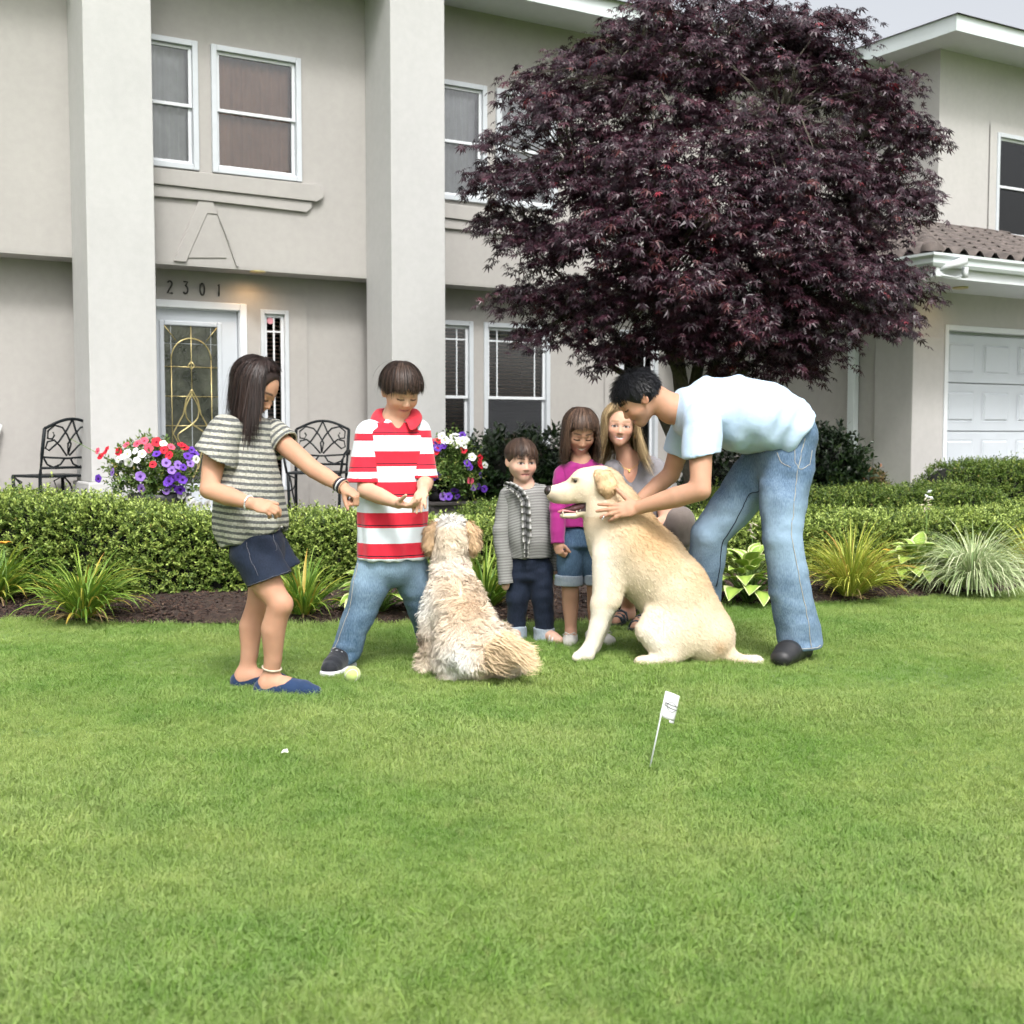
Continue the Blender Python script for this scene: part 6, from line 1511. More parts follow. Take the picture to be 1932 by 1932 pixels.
# ------------------------------------------------------------------ small girl in the striped cardigan
def simple_feet(): pass
def build_toddler():
    d0 = 6.35; hips = P(1000, 1055, d0)
    root = thing('person', (hips[0], hips[1], 0), 'small girl in striped ruffled cardigan and dark rolled jeans', 'person')
    SK = np.array((.66, .42, .32)); hc = P(984, 869, d0 - .02); R = head_frame((.32, -.92, -.12)); H = .205
    neck = P(989, 912, d0); rs, ls = P(957, 934, d0), P(1024, 930, d0 + .03)
    re, rw = P(946, 1000, d0 - .02), P(954, 1090, d0 - .05); le, lw = P(1042, 1000, d0 + .06), P(1047, 1062, d0 + .05)
    chest, belly = P(994, 965, d0), P(1000, 1020, d0 - .01)
    rhip, lhip = P(980, 1075, d0), P(1020, 1075, d0); ra, la = P(974, 1196, d0), P(1027, 1198, d0 - .05); ra[2] = la[2] = .07
    rk, lk = (rhip + ra) / 2 + np.array((0, -.01, 0)), (lhip + la) / 2 + np.array((0, -.01, 0))
    lo, hi = box_of([hc, rw, lw, ra, la], .15); lo[2] = -.004
    F = Field(lo, hi, .0135, [fbox(hc, .12, .004)]); head(F, hc, R, H, chub=1.18)
    F.cone(hc + R @ np.array((0, -.03, -.05)), neck - np.array((0, 0, .02)), .034, .038, k=.012); sw = nrm(ls - rs)
    F.limb([neck, chest, belly, hips], [.040, .062, .068, .065], sw, [1.3, 1.2, 1.1, 1.15], .03); F.cone(rs, ls, .03, .03, k=.03)
    F.limb([rs, re, rw], [.032, .028, .022], k=.015); F.limb([ls, le, lw], [.036, .03, .022], k=.02)
    F.ell(rw + np.array((0, -.01, -.03)), (.022, .02, .035), None, .02); F.ell(lw + np.array((0, -.01, -.03)), (.022, .02, .035), None, .02)
    F.limb([rhip, rk, ra], [.05, .04, .034], k=.02); F.limb([lhip, lk, la], [.05, .04, .034], k=.02)
    fd = {0: np.array((-.02, -.12, 0)), 1: np.array((.075, -.10, 0))}
    for i, a_ in enumerate((ra, la)):
        g = np.array((a_[0], a_[1], 0)); F.limb([a_ - np.array((0, 0, .03)), g + fd[i] * .55 + np.array((0, 0, .034)), g + fd[i] + np.array((0, 0, .020))], [.034, .028, .019], np.cross(fd[i], (0, 0, 1)), [1, 1.15, 1.5], .02)
    V, Fc = F.mesh(1); col = np.tile(SK, (len(V), 1)); face_colors(V, col, hc, R, H, SK, (.09, .055, .04), (.55, .22, .20), closed=False, browlift=-.01)
    col *= (1 + .08 * (vnoise(V * 16, 3) - .5))[:, None]; put('body', V, Fc, M['skin'], root, col)
    Fh = Field(hc - .18, hc + .18, .006); hair_cap(Fh, hc, R, H, .26, low=-.12); V, Fc = Fh.mesh(1); put('hair_base', V, Fc, M['hair_tod'], root, None, {'rnd': .25 + .3 * vnoise(V * 90, 1), 'tt': V[:, 0] * 0})
    rad = np.array((.375, .462, .408)) * H + .003; cc = hc + R @ (np.array((0, -.055, .12)) * H); top = R @ np.array((0, -.30, 1.0))
    psi = lambda f: np.interp(np.abs(f), [0, .5, .72, .95, 1.3, 1.8, 3.15], [1.52, 1.50, 1.42, 1.42, 1.40, 1.42, 1.35])
    hair('hair', cc, R, rad, top, 3000, psi, lambda f: np.interp(f, [-3.2, -1.4, -1.05, -.85, -.6, 0, .6, .85, 1.05, 1.4, 3.2], [.0, .0, .055, .06, .022, .016, .02, .03, .0, .0, .0]), M['hair_tod'], root, 63, .007, .0025, 0, 9, .18, start=(0, .8))
    # flyaway knot at the crown and ponytail behind
    rng = np.random.default_rng(4); n = 420; b = cc + R @ (np.array((0, -.30, .26)) * H); t = np.linspace(0, 1, 9)
    dd = rng.normal(size=(n, 3)) * .55 + np.array((-.15, .25, .25)); dd /= np.linalg.norm(dd, axis=1, keepdims=True); l = rng.uniform(.02, .055, n)
    PL = b[None, None] + rng.normal(0, .012, (n, 1, 3)) + dd[:, None] * (t[None, :, None] * l[:, None, None]); PL[..., 2] -= (t ** 2)[None] * l[:, None] * .7
    ribbons('hair_knot', PL, rng.normal(size=(n, 1, 3)), .0018, M['hair_tod'], root)
    n = 500; PL = (hc + R @ (np.array((-.12, -.42, -.05)) * H))[None, None] + rng.normal(0, .012, (n, 1, 3)) * np.ones((1, 9, 1)); PL = PL + np.array((-.02, .01, -.16))[None, None] * t[None, :, None] + rng.normal(0, .012, (n, 1, 3)) * t[None, :, None]
    ribbons('ponytail', PL, np.array((-.3, -1, .1))[None, None] + rng.normal(0, .3, (n, 1, 3)), .003, M['hair_tod'], root)
    # cardigan
    m = M['cardigan'] = mat('fine_stripe_knit', (.4, .4, .4, 1), .9, .15); fr = math_(m, 'FRACT', math_(m, 'DIVIDE', attr(m, 'pat').outputs['Fac'], .0078))
    L(m, ramp(m, fr, [(0, (.10, .102, .10)), (.4, (.11, .112, .11)), (.6, (.36, .36, .345)), (.95, (.39, .39, .37)), (1, (.11, .11, .11))]).outputs[0], bsdf(m).inputs['Base Color']); n_ = noise(m, 300, 2); bump(m, n_.outputs['Fac'], .2, .002)
    Ft = Field(*box_of([rs, ls, P(975, 1060, d0), P(1025, 1060, d0), neck], .16), .0066)
    Ft.limb([neck - np.array((0, 0, .012)), P(990, 930, d0), P(994, 965, d0), P(1000, 1015, d0 - .01), P(1001, 1048, d0), P(1001, 1075, d0)], [.055, .078, .092, .108, .103, .10], sw, [1.25, 1.42, 1.24, 1.10, 1.10, 1.1], .02, cap=.3)
    Ft.cone(P(964, 933, d0), P(1018, 929, d0 + .03), .042, .042, None, 1, 1, .04)
    Ft.cut(P(1000, 1051, d0), (0, 0, -1)); Ft.ell(neck + np.array((0, -.035, .016)), (.062, .06, .045), None, .008, 's')
    Ft.limb([P(1000, 1035, d0), P(1000, 1080, d0)], [.093, .093], sw, 1.08, .005, 's', cap=.08)
    nT = Ft.mesh(1); sR = long_sleeve([rs + np.array((.008, 0, -.004)), re, P(955, 1103, d0 - .06)], [.052, .044, .038]); sL = long_sleeve([ls + np.array((-.008, 0, -.004)), le, P(1048, 1078, d0 + .05)], [.052, .042, .037])
    V, Fc = join(nT, sR, sL); isr = np.arange(len(V)) >= len(nT[0]); isl = np.arange(len(V)) >= len(nT[0]) + len(sR[0])
    V = wrinkle(V, Fc, .005, lambda V: 2.0 * (vnoise(V * np.array((20, 20, 12)), 3) - .5) + .6 * (vnoise(V * np.array((10, 10, 40)), 5) - .5) * isr)
    pat = V[:, 2] + .015 * np.sin(V[:, 0] * 9); sl = (V - P(961, 936, d0)) @ nrm(P(961, 936, d0) - rw); pat = np.where(isr & ~isl, sl, pat)
    put('cardigan', V, Fc, m, root, None, {'pat': pat + 4})
    # ruffle down the front: two wavy strips
    for s_, nm in ((-1, 0), (1, 1)):
        k = 120; vs = []
        path = [P(952, 912, d0 - .06), P(966, 918, d0 - .085), P(981, 928, d0 - .10), P(991, 945, d0 - .11), P(993, 975, d0 - .118), P(994, 1005, d0 - .128), P(993, 1035, d0 - .125), P(993, 1050, d0 - .115)]
        tt = np.linspace(0, 1, k); pi = np.linspace(0, 1, len(path)); c_ = np.stack([np.interp(tt, pi, [p[i] for p in path]) for i in range(3)], 1)
        tg = np.gradient(c_, axis=0); tg /= np.linalg.norm(tg, axis=1, keepdims=True); sd = np.cross(tg, (0, -1, 0)) * s_
        w = .024 * np.interp(tt, [0, .1, .75, .82, .95, 1], [.5, 1, 1, .45, .6, .4]); wv = np.sin(tt * 95 + nm * 1.3) * .010 + .006 * np.sin(tt * 41 + nm); pt = []
        for j in range(3):
            q = c_ + sd * (w * j / 2)[:, None]; q[:, 1] -= .010 + wv * j / 2 * np.interp(tt, [0, .75, .85, 1], [1, 1, .3, .3]) + .004 * j; q += tg * (np.cos(tt * 95 + nm * 1.3) * .006 * j / 2)[:, None]; pt.append(q)
        V = np.stack(pt, 1).reshape(-1, 3); Fc = np.array([(3 * i + j, 3 * i + j + 1, 3 * i + j + 4, 3 * i + j + 3) for i in range(k - 1) for j in (0, 1)])
        o = put('ruffle', V, Fc, m, root, None, {'pat': np.tile([.001, .003, .0066], k) + .0}); o.modifiers.new('solid', 'SOLIDIFY').thickness = .003
    # jeans with turned-up hems
    Fj = Field(*box_of([P(975, 1040, d0), P(1025, 1040, d0), ra, la], .13), .0068); Fj.limb([P(1000, 1045, d0), P(1000, 1078, d0)], [.085, .088], sw, 1.15, .03)
    for h_, k_, a_ in ((rhip, rk, ra), (lhip, lk, la)): Fj.limb([h_, k_, a_ + np.array((0, 0, .03)), a_], [.068, .058, .049, .049], None, 1.0, .02)
    zc = P(1000, 1189, d0)[2]; Fj.cut((0, 0, zc), (0, 0, -1)); V, Fc = Fj.mesh(1); V = wrinkle(V, Fc, .005, lambda V: 2.4 * (vnoise(V * np.array((12, 12, 34)), 3) - .5)); put('jeans', V, Fc, M['jeans_navy'], root, None, {'fade': np.zeros(len(V))})
    for a_ in (ra, la):
        B = Field(*box_of([a_ + np.array((0, 0, .05)), a_ - np.array((0, 0, .04))], .07), .005); c_ = np.array((a_[0], a_[1], 0)); B.limb([c_ + np.array((0, 0, zc + .02)), c_ + np.array((0, 0, zc - .06))], [.054, .056], None, 1.0, .004, 'u', .1); B.cut(c_ + np.array((0, 0, zc - .042)), (0, 0, -1)); B.limb([c_ + np.array((0, 0, zc - .02)), c_ + np.array((0, 0, zc - .08))], [.046, .047], None, 1.0, .004, 's', .08); V, Fc = B.mesh(1); V = wrinkle(V, Fc, .004, lambda V: 2 * (vnoise(V * 26, 3) - .5)); put('trouser_cuff', V, Fc, M['denim_in'], root)
    # pale sandals
    sm = clothmat('silver_sandal', (.55, .52, .52, 1), .5, .3, 200)
    for i, a_ in enumerate((ra, la)):
        g = np.array((a_[0], a_[1], 0)); d = fd[i]; sd = nrm(np.cross(d, (0, 0, 1))); mb = MB()
        B = Field(g - .13, g + .13, .005); B.limb([g - d * .25 + np.array((0, 0, .006)), g + d * .6 + np.array((0, 0, .006)), g + d * 1.12 + np.array((0, 0, .007))], [.03, .033, .028], sd, 1.1, .01); B.cut(g + np.array((0, 0, .011)), (0, 0, 1)); B.cut(g + np.array((0, 0, .0)), (0, 0, -1)); V, Fc = B.mesh(1); put('sole', V, Fc, M['seed'], root)
        for f_, hh, w_ in ((.62, .052, .03), (.80, .040, .032), (.15, .062, .035)): mb.tube([g + d * f_ + sd * w_ * 1.05 + np.array((0, 0, .008)), g + d * f_ + sd * w_ * .75 + np.array((0, 0, hh * .8)), g + d * f_ + np.array((0, 0, hh)), g + d * f_ - sd * w_ * .75 + np.array((0, 0, hh * .8)), g + d * f_ - sd * w_ * 1.05 + np.array((0, 0, .008))], .007, 8)
        put_mb(mb, 'sandal_strap', sm, root)
build_toddler()

# ------------------------------------------------------------------ girl in the magenta shirt
def build_magenta():
    d0 = 6.28; hips = P(1097, 1010, d0)
    root = thing('person', (hips[0], hips[1], 0), 'girl in magenta long sleeved shirt and rolled denim shorts', 'person')
    SK = np.array((.52, .30, .205)); hc = P(1095, 815, d0 - .02); R = head_frame((.12, -.88, -.42), .03); H = .212
    neck = P(1096, 868, d0 + .01); rs, ls = P(1063, 893, d0), P(1133, 893, d0 + .03)
    re, rw, rh = P(1052, 955, d0 - .03), P(1050, 1022, d0 - .08), P(1057, 1046, d0 - .10); le, lw = P(1150, 960, d0 + .05), P(1150, 1025, d0)
    chest, waist = P(1098, 930, d0), P(1098, 985, d0); rhip, lhip = P(1078, 1030, d0), P(1118, 1030, d0 + .02)
    rk, ra = P(1076, 1120, d0 - .01), P(1077, 1200, d0 - .01); lk, la = P(1124, 1120, d0 + .02), P(1122, 1198, d0 + .02); ra[2] = la[2] = .07
    lo, hi = box_of([hc, rw, rh, lw, ra, la, P(1146, 1220, 6.1)], .15); lo[2] = -.004
    F = Field(lo, hi, .0135, [fbox(hc, .12, .004), fbox(rh, .05, .004)]); head(F, hc, R, H, smile=1.1, open_=.5, chub=1.08)
    F.cone(hc + R @ np.array((0, -.03, -.055)), neck - np.array((0, 0, .02)), .036, .040, k=.012); sw = nrm(ls - rs)
    F.limb([neck, chest, waist, hips], [.040, .062, .060, .062], sw, [1.3, 1.25, 1.2, 1.2], .03); F.cone(rs, ls, .03, .03, k=.03)
    F.limb([rs, re, rw], [.033, .029, .021], k=.015); F.limb([ls, le, lw], [.036, .03, .021], k=.02)
    hand(F, rw, rh - rw, (-.6, -.7, .1), (.8, -.6, 0), .125, (70, 75, 80, 80), .04, (25, 50), r=.0072, tcurl=.7); F.ell(lw + np.array((0, -.01, -.04)), (.022, .02, .04), None, .02)
    for h_, k_, a_ in ((rhip, rk, ra), (lhip, lk, la)):
        F.limb([h_, k_, k_ * .7 + a_ * .3 + np.array((0, .012, 0)), a_], [.052, .043, .042, .029], k=.015)
        g = np.array((a_[0], a_[1], 0)); fd = np.array((-.012, -.13, 0)) if a_ is ra else np.array((.06, -.12, 0)); F.limb([a_ - np.array((0, 0, .03)), g + fd * .5 + np.array((0, 0, .036)), g + fd + np.array((0, 0, .02))], [.032, .028, .018], np.cross(fd, (0, 0, 1)), [1, 1.15, 1.5], .02)
    V, Fc = F.mesh(1); col = np.tile(SK, (len(V), 1)); face_colors(V, col, hc, R, H, SK, (.06, .035, .025), (.52, .22, .19), open_=.5, smile=1.1)
    col *= (1 + .1 * (vnoise(V * 14, 3) - .5))[:, None]; put('body', V, Fc, M['skin'], root, col)
    Fh = Field(hc - .19, hc + .19, .006); hair_cap(Fh, hc, R, H, .16, low=-.4); V, Fc = Fh.mesh(1); put('hair_base', V, Fc, M['hair_mag'], root, None, {'rnd': .2 + .3 * vnoise(V * 90, 1), 'tt': V[:, 0] * 0})
    rad = np.array((.385, .468, .412)) * H + .004; cc = hc + R @ (np.array((0, -.055, .12)) * H); top = R @ np.array((0, -.25, 1.0)) * .8 + np.array((0, 0, .4))
    psi = lambda f: np.interp(np.abs(f), [0, .7, .9, 1.1, 1.3, 3.15], [1.32, 1.32, 1.45, 1.55, 1.6, 1.6]); hang = lambda f: np.interp(np.abs(f), [0, .78, .92, 1.1, 3.15], [.010, .012, .13, .155, .165])
    hair('hair', cc, R, rad, top, 4200, psi, hang, M['hair_mag'], root, 64, .012, .0028, .0, 8, .15, start=(0, .8))
    # shirt
    mg = clothmat('magenta_jersey', (.30, .022, .17, 1), .85, .15)
    Ft = Field(*box_of([rs, ls, P(1070, 1005, d0), P(1125, 1005, d0), neck], .15), .0066)
    Ft.limb([neck - np.array((0, 0, .012)), P(1097, 886, d0), P(1098, 925, d0), P(1099, 965, d0), P(1099, 1010, d0)], [.052, .075, .088, .088, .092], sw, [1.2, 1.4, 1.28, 1.22, 1.22], .02, cap=.3); Ft.cone(P(1070, 891, d0), P(1127, 891, d0 + .02), .04, .04, None, 1, 1, .04)
    Ft.cut(P(1098, 993, d0), (0, 0, -1)); Ft.ell(neck + np.array((0, -.03, .02)), (.052, .055, .04), None, .008, 's'); Ft.limb([neck + np.array((.002, -.08, .0)), P(1098, 889, d0 - .10)], [.03, .006], None, 1.0, .008, 's')
    nT = Ft.mesh(1); sR = long_sleeve([rs + np.array((.008, 0, -.002)), re, P(1052, 1027, d0 - .085)], [.052, .042, .031]); sL = long_sleeve([ls + np.array((-.008, 0, -.002)), le, lw], [.052, .041, .031])
    V, Fc = join(nT, sR, sL); isr = np.arange(len(V)) >= len(nT[0]); V = wrinkle(V, Fc, .0048, lambda V: 2.0 * (vnoise(V * np.array((18, 18, 12)), 3) - .5) + 1.6 * (vnoise(V * np.array((9, 9, 50)), 5) - .5) * isr)
    put('long_sleeved_shirt', V, Fc, mg, root)
    # shorts, rolled
    Fj = Field(*box_of([P(1050, 980, d0), P(1150, 980, d0), P(1076, 1110, d0), P(1124, 1110, d0)], .14), .0068); Fj.limb([P(1098, 998, d0), P(1098, 1028, d0)], [.078, .086], sw, [1.22, 1.25], .02, cap=.3)
    for h_, k_ in ((rhip, P(1073, 1112, d0 - .01)), (lhip, P(1126, 1112, d0 + .02))): Fj.limb([h_, k_], [.072, .064], None, 1.0, .02)
    zc = P(1098, 1088, d0)[2]; Fj.cut((0, 0, zc), (0, 0, -1)); V, Fc = Fj.mesh(1); V = wrinkle(V, Fc, .004, lambda V: 2.2 * (vnoise(V * np.array((16, 16, 20)), 3) - .5)); put('denim_shorts', V, Fc, M['jeans_mid'], root, None, {'fade': .35 * np.exp(-((V[:, 2] - zc - .08) / .07) ** 2)})
    for k_ in (P(1073, 1095, d0 - .01), P(1126, 1095, d0 + .02)):
        B = Field(k_ - .1, k_ + .1, .0055); B.limb([np.array((k_[0], k_[1], zc + .03)), np.array((k_[0], k_[1], zc - .06))], [.071, .073], None, 1.0, .004, 'u', .1); B.cut((0, 0, zc - .042), (0, 0, -1)); B.cut((0, 0, zc + .012), (0, 0, 1)); B.limb([np.array((k_[0], k_[1], zc - .02)), np.array((k_[0], k_[1], zc - .08))], [.060, .062], None, 1.0, .004, 's', .08); V, Fc = B.mesh(1); V = wrinkle(V, Fc, .003, lambda V: 2 * (vnoise(V * 26, 3) - .5)); put('shorts_cuff', V, Fc, M['denim_in'], root)
    wm = clothmat('white_flat', (.62, .60, .56, 1), .6, .2)
    for a_, fd in ((ra, np.array((-.012, -.13, 0))), (la, np.array((.06, -.12, 0)))):
        g = np.array((a_[0], a_[1], 0)); sd = nrm(np.cross(fd, (0, 0, 1))); B = Field(g - .2, g + .2, .005); B.limb([g - fd * .25 + np.array((0, 0, .026)), g + fd * .5 + np.array((0, 0, .026)), g + fd * 1.1 + np.array((0, 0, .024))], [.034, .036, .028], sd, [1, 1.05, 1.15], .01); B.cut(g + np.array((0, 0, .001)), (0, 0, -1)); B.ell(g + fd * .25 + np.array((0, 0, .075)), (.034, .085, .045), None, .008, 's'); V, Fc = B.mesh(1); put('ballet_shoe', V, Fc, wm, root)
        mb = MB(); q = g + fd * .82 + np.array((0, 0, .056))
        for s_ in (-1, 1): mb.tube([q, q + sd * s_ * .022 + np.array((0, 0, .012)), q + sd * s_ * .036, q + sd * s_ * .018 - np.array((0, 0, .004)), q], .003, 5); mb.tube([q, q + sd * s_ * .02 + fd * .15 - np.array((0, 0, .008))], .0025, 5)
        put_mb(mb, 'bow', wm, root)
build_magenta()

# ------------------------------------------------------------------ woman crouching behind the dog
def build_woman():
    d0 = 6.85; hips = P(1235, 1090, 7.15)
    root = thing('person', (hips[0], hips[1], 0), 'smiling blonde woman in grey v-neck shirt crouching behind the dog', 'person')
    SK = np.array((.62, .355, .25)); hc = P(1170, 803, d0 - .04); R = head_frame((-.06, -.99, -.02), .06); H = .226
    neck = P(1184, 866, d0 + .04); chest, belly = P(1212, 935, d0 + .08), P(1232, 1020, d0 + .18); rs, ls = P(1158, 888, d0 + .02), P(1240, 886, d0 + .06)
    le, lw = P(1258, 985, d0 - .02), P(1200, 1000, d0 - .22); re, rw = P(1150, 985, d0 - .02), P(1165, 1000, d0 - .2)
    lk, rk = P(1284, 985, d0 - .22), P(1190, 1010, d0 - .3); lhip, rhip = P(1258, 1075, d0 + .25), P(1215, 1075, d0 + .25); la, ra = P(1222, 1165, d0 - .05), P(1185, 1152, d0 + .12); la[2] = ra[2] = .085
    lo, hi = box_of([hc, rs, ls, le, lk, rk, la, ra, lhip, lw], .15); lo[2] = -.004
    F = Field(lo, hi, .0145, [fbox(hc, .13, .0045)]); head(F, hc, R, H, smile=1.2, open_=.35, chub=1.04)
    F.cone(hc + R @ np.array((0, -.03, -.06)), neck - np.array((0, 0, .02)), .043, .048, k=.015); sw = nrm(ls - rs); F.limb([neck, P(1198, 895, d0 + .06), chest, belly, hips], [.05, .078, .088, .08, .09], sw, [1.3, 1.65, 1.38, 1.3, 1.3], .03)
    F.limb([rs, re, rw], [.046, .040, .027], k=.02); F.limb([ls, (ls + le) / 2, le, lw], [.05, .046, .040, .027], k=.02)
    hand(F, lw, (-.8, -.5, -.1), (0, -.4, .9), (0, -.9, -.3), .17, (40, 45, 50, 50), .05, r=.009); hand(F, rw, (.7, -.5, -.2), (0, -.4, .9), (0, -.9, -.3), .17, (40, 45, 50, 50), .05, r=.009)
    for h_, k_, a_ in ((rhip, rk, ra), (lhip, lk, la)): F.limb([h_, k_, k_ * .6 + a_ * .4 + np.array((0, .02, 0)), a_], [.085, .058, .055, .038], k=.02); g = np.array((a_[0], a_[1], 0)); F.limb([a_ - np.array((0, 0, .04)), g + np.array((-.06, -.10, .035)), g + np.array((-.09, -.17, .02))], [.04, .033, .022], None, 1.2, .02)
    V, Fc = F.mesh(1); col = np.tile(SK, (len(V), 1)); face_colors(V, col, hc, R, H, SK, (.30, .19, .11), (.60, .26, .24), open_=.38, closed=False, smile=1.2)
    ch = np.exp(-((V - P(1195, 905, d0 - .08)) ** 2).sum(1) / .09 ** 2); col *= 1 - ch[:, None] * np.array((.05, .25, .28)); col *= (1 + .12 * (vnoise(V * 16, 3) - .5))[:, None]; put('body', V, Fc, M['skin'], root, col)
    Fh = Field(hc - .2, hc + .2, .007); hair_cap(Fh, hc, R, H, .40, low=-.45); V, Fc = Fh.mesh(1); put('hair_base', V, Fc, M['hair_blond'], root, None, {'rnd': .15 + .3 * vnoise(V * 90, 1), 'tt': V[:, 0] * 0})
    rad = np.array((.385, .468, .412)) * H + .004; cc = hc + R @ (np.array((0, -.055, .12)) * H); top = R @ np.array((-.12, .12, 1.0))
    psi = lambda f: np.interp(np.abs(f), [0, .5, .85, 1.1, 3.15], [.62, .72, 1.3, 1.55, 1.62]); hang = lambda f: np.interp(f, [-3.15, -1.15, -1.0, -.85, .85, 1.0, 1.15, 3.15], [.24, .22, .18, 0, 0, .19, .26, .25])
    hair('hair', cc, R, rad, top, 3600, psi, hang, M['hair_blond'], root, 65, .02, .0030, .03, 8, .18, start=(0, .75), drift=(.06, 0, 0))
    gm = clothmat('grey_jersey', (.21, .20, .215, 1), .85, .14)
    Ft = Field(*box_of([rs, ls, P(1165, 1040, d0), P(1290, 1060, d0 + .25), neck], .13), .007)
    Ft.limb([neck - np.array((0, 0, .03)), P(1198, 893, d0 + .06), chest, P(1225, 985, d0 + .13), belly, P(1238, 1050, d0 + .2)], [.06, .088, .112, .115, .118, .12], sw, [1.2, 1.66, 1.38, 1.3, 1.3, 1.3], .02, cap=.3); Ft.cone(rs, ls, .052, .052, None, 1, 1, .04)
    Ft.cut(belly + np.array((0, 0, -.06)), (0, 0, -1)); Ft.ell(neck + np.array((0, -.04, .025)), (.085, .08, .05), None, .01, 's'); Ft.limb([neck + np.array((.0, -.085, .015)), P(1191, 924, d0 - .035)], [.080, .012], (1, 0, 0), 1.0, .006, 's')
    nT = Ft.mesh(1); sL = sleeve(ls + np.array((-.01, 0, 0)), le, .48, [.066, .066, .070], None, 1.0, .007, .012); sR = sleeve(rs, re, .48, [.062, .062, .066], None, 1.0, .007, .012); V, Fc = join(nT, sL, sR)
    V = wrinkle(V, Fc, .005, lambda V: 2.4 * (vnoise(V * np.array((14, 14, 10)), 3) - .5)); put('grey_shirt', V, Fc, gm, root)
    km = clothmat('taupe_cotton', (.17, .14, .125, 1), .9, .2)
    Fj = Field(*box_of([hips, lk, rk, lhip, rhip], .16), .0095); Fj.limb([belly - np.array((0, 0, .03)), hips], [.115, .13], sw, 1.35, .03)
    for h_, k_ in ((rhip, rk), (lhip, lk)): Fj.limb([h_, k_, k_ + np.array((-.01, .01, -.09))], [.105, .082, .075], None, 1.0, .03)
    V, Fc = Fj.mesh(1); V = wrinkle(V, Fc, .006, lambda V: 2.4 * (vnoise(V * np.array((14, 14, 14)), 3) - .5)); put('shorts', V, Fc, km, root)
    sm = clothmat('grey_sandal', (.08, .10, .12, 1), .7, .3)
    for a_ in (ra, la):
        g = np.array((a_[0], a_[1], 0)); d = np.array((-.09, -.17, 0)); sd = nrm(np.cross(d, (0, 0, 1))); B = Field(g - .26, g + .16, .006); B.limb([g - d * .2 + np.array((0, 0, .012)), g + d * .6 + np.array((0, 0, .012)), g + d * 1.05 + np.array((0, 0, .012))], [.04, .044, .036], sd, 1.05, .01); B.cut(g + np.array((0, 0, .02)), (0, 0, 1)); B.cut(g + np.array((0, 0, .0)), (0, 0, -1)); V, Fc = B.mesh(1); put('sole', V, Fc, M['black'], root); mb = MB()
        for f_, hh, w_ in ((.5, .075, .036), (.68, .06, .04), (.85, .05, .04)): mb.tube([g + d * f_ + sd * w_ + np.array((0, 0, .015)), g + d * f_ + sd * w_ * .7 + np.array((0, 0, hh * .85)), g + d * f_ + np.array((0, 0, hh)), g + d * f_ - sd * w_ * .7 + np.array((0, 0, hh * .85)), g + d * f_ - sd * w_ + np.array((0, 0, .015))], .009, 7)
        put_mb(mb, 'sandal_strap', sm, root)
    gold = mat('gold', (.75, .5, .15, 1), .3, metal=1.0); mb = MB(); b_ = P(1187, 887, d0 - .075)
    mb.tube([P(1166, 872, d0 - .03), P(1176, 882, d0 - .07), b_, P(1204, 876, d0 - .06), P(1212, 862, d0 - .02)], .0016, 5); mb.lathe([(0, -.008), (.006, -.004), (.006, .004), (0, .008)], 8, tuple(b_ + np.array((0, -.004, -.008)))); put_mb(mb, 'necklace', gold, root)
    for s_ in (-1, 1):
        q = hc + R @ (np.array((s_ * .37, .0, -.2)) * H); mb = MB(); mb.tube([q + np.array((0, 0, .015)), q], .0015, 5); mb.lathe([(0, -.022), (.008, -.012), (.006, 0), (0, .004)], 8, tuple(q - np.array((0, 0, .0)))); put_mb(mb, 'earring', gold, root)
build_woman()
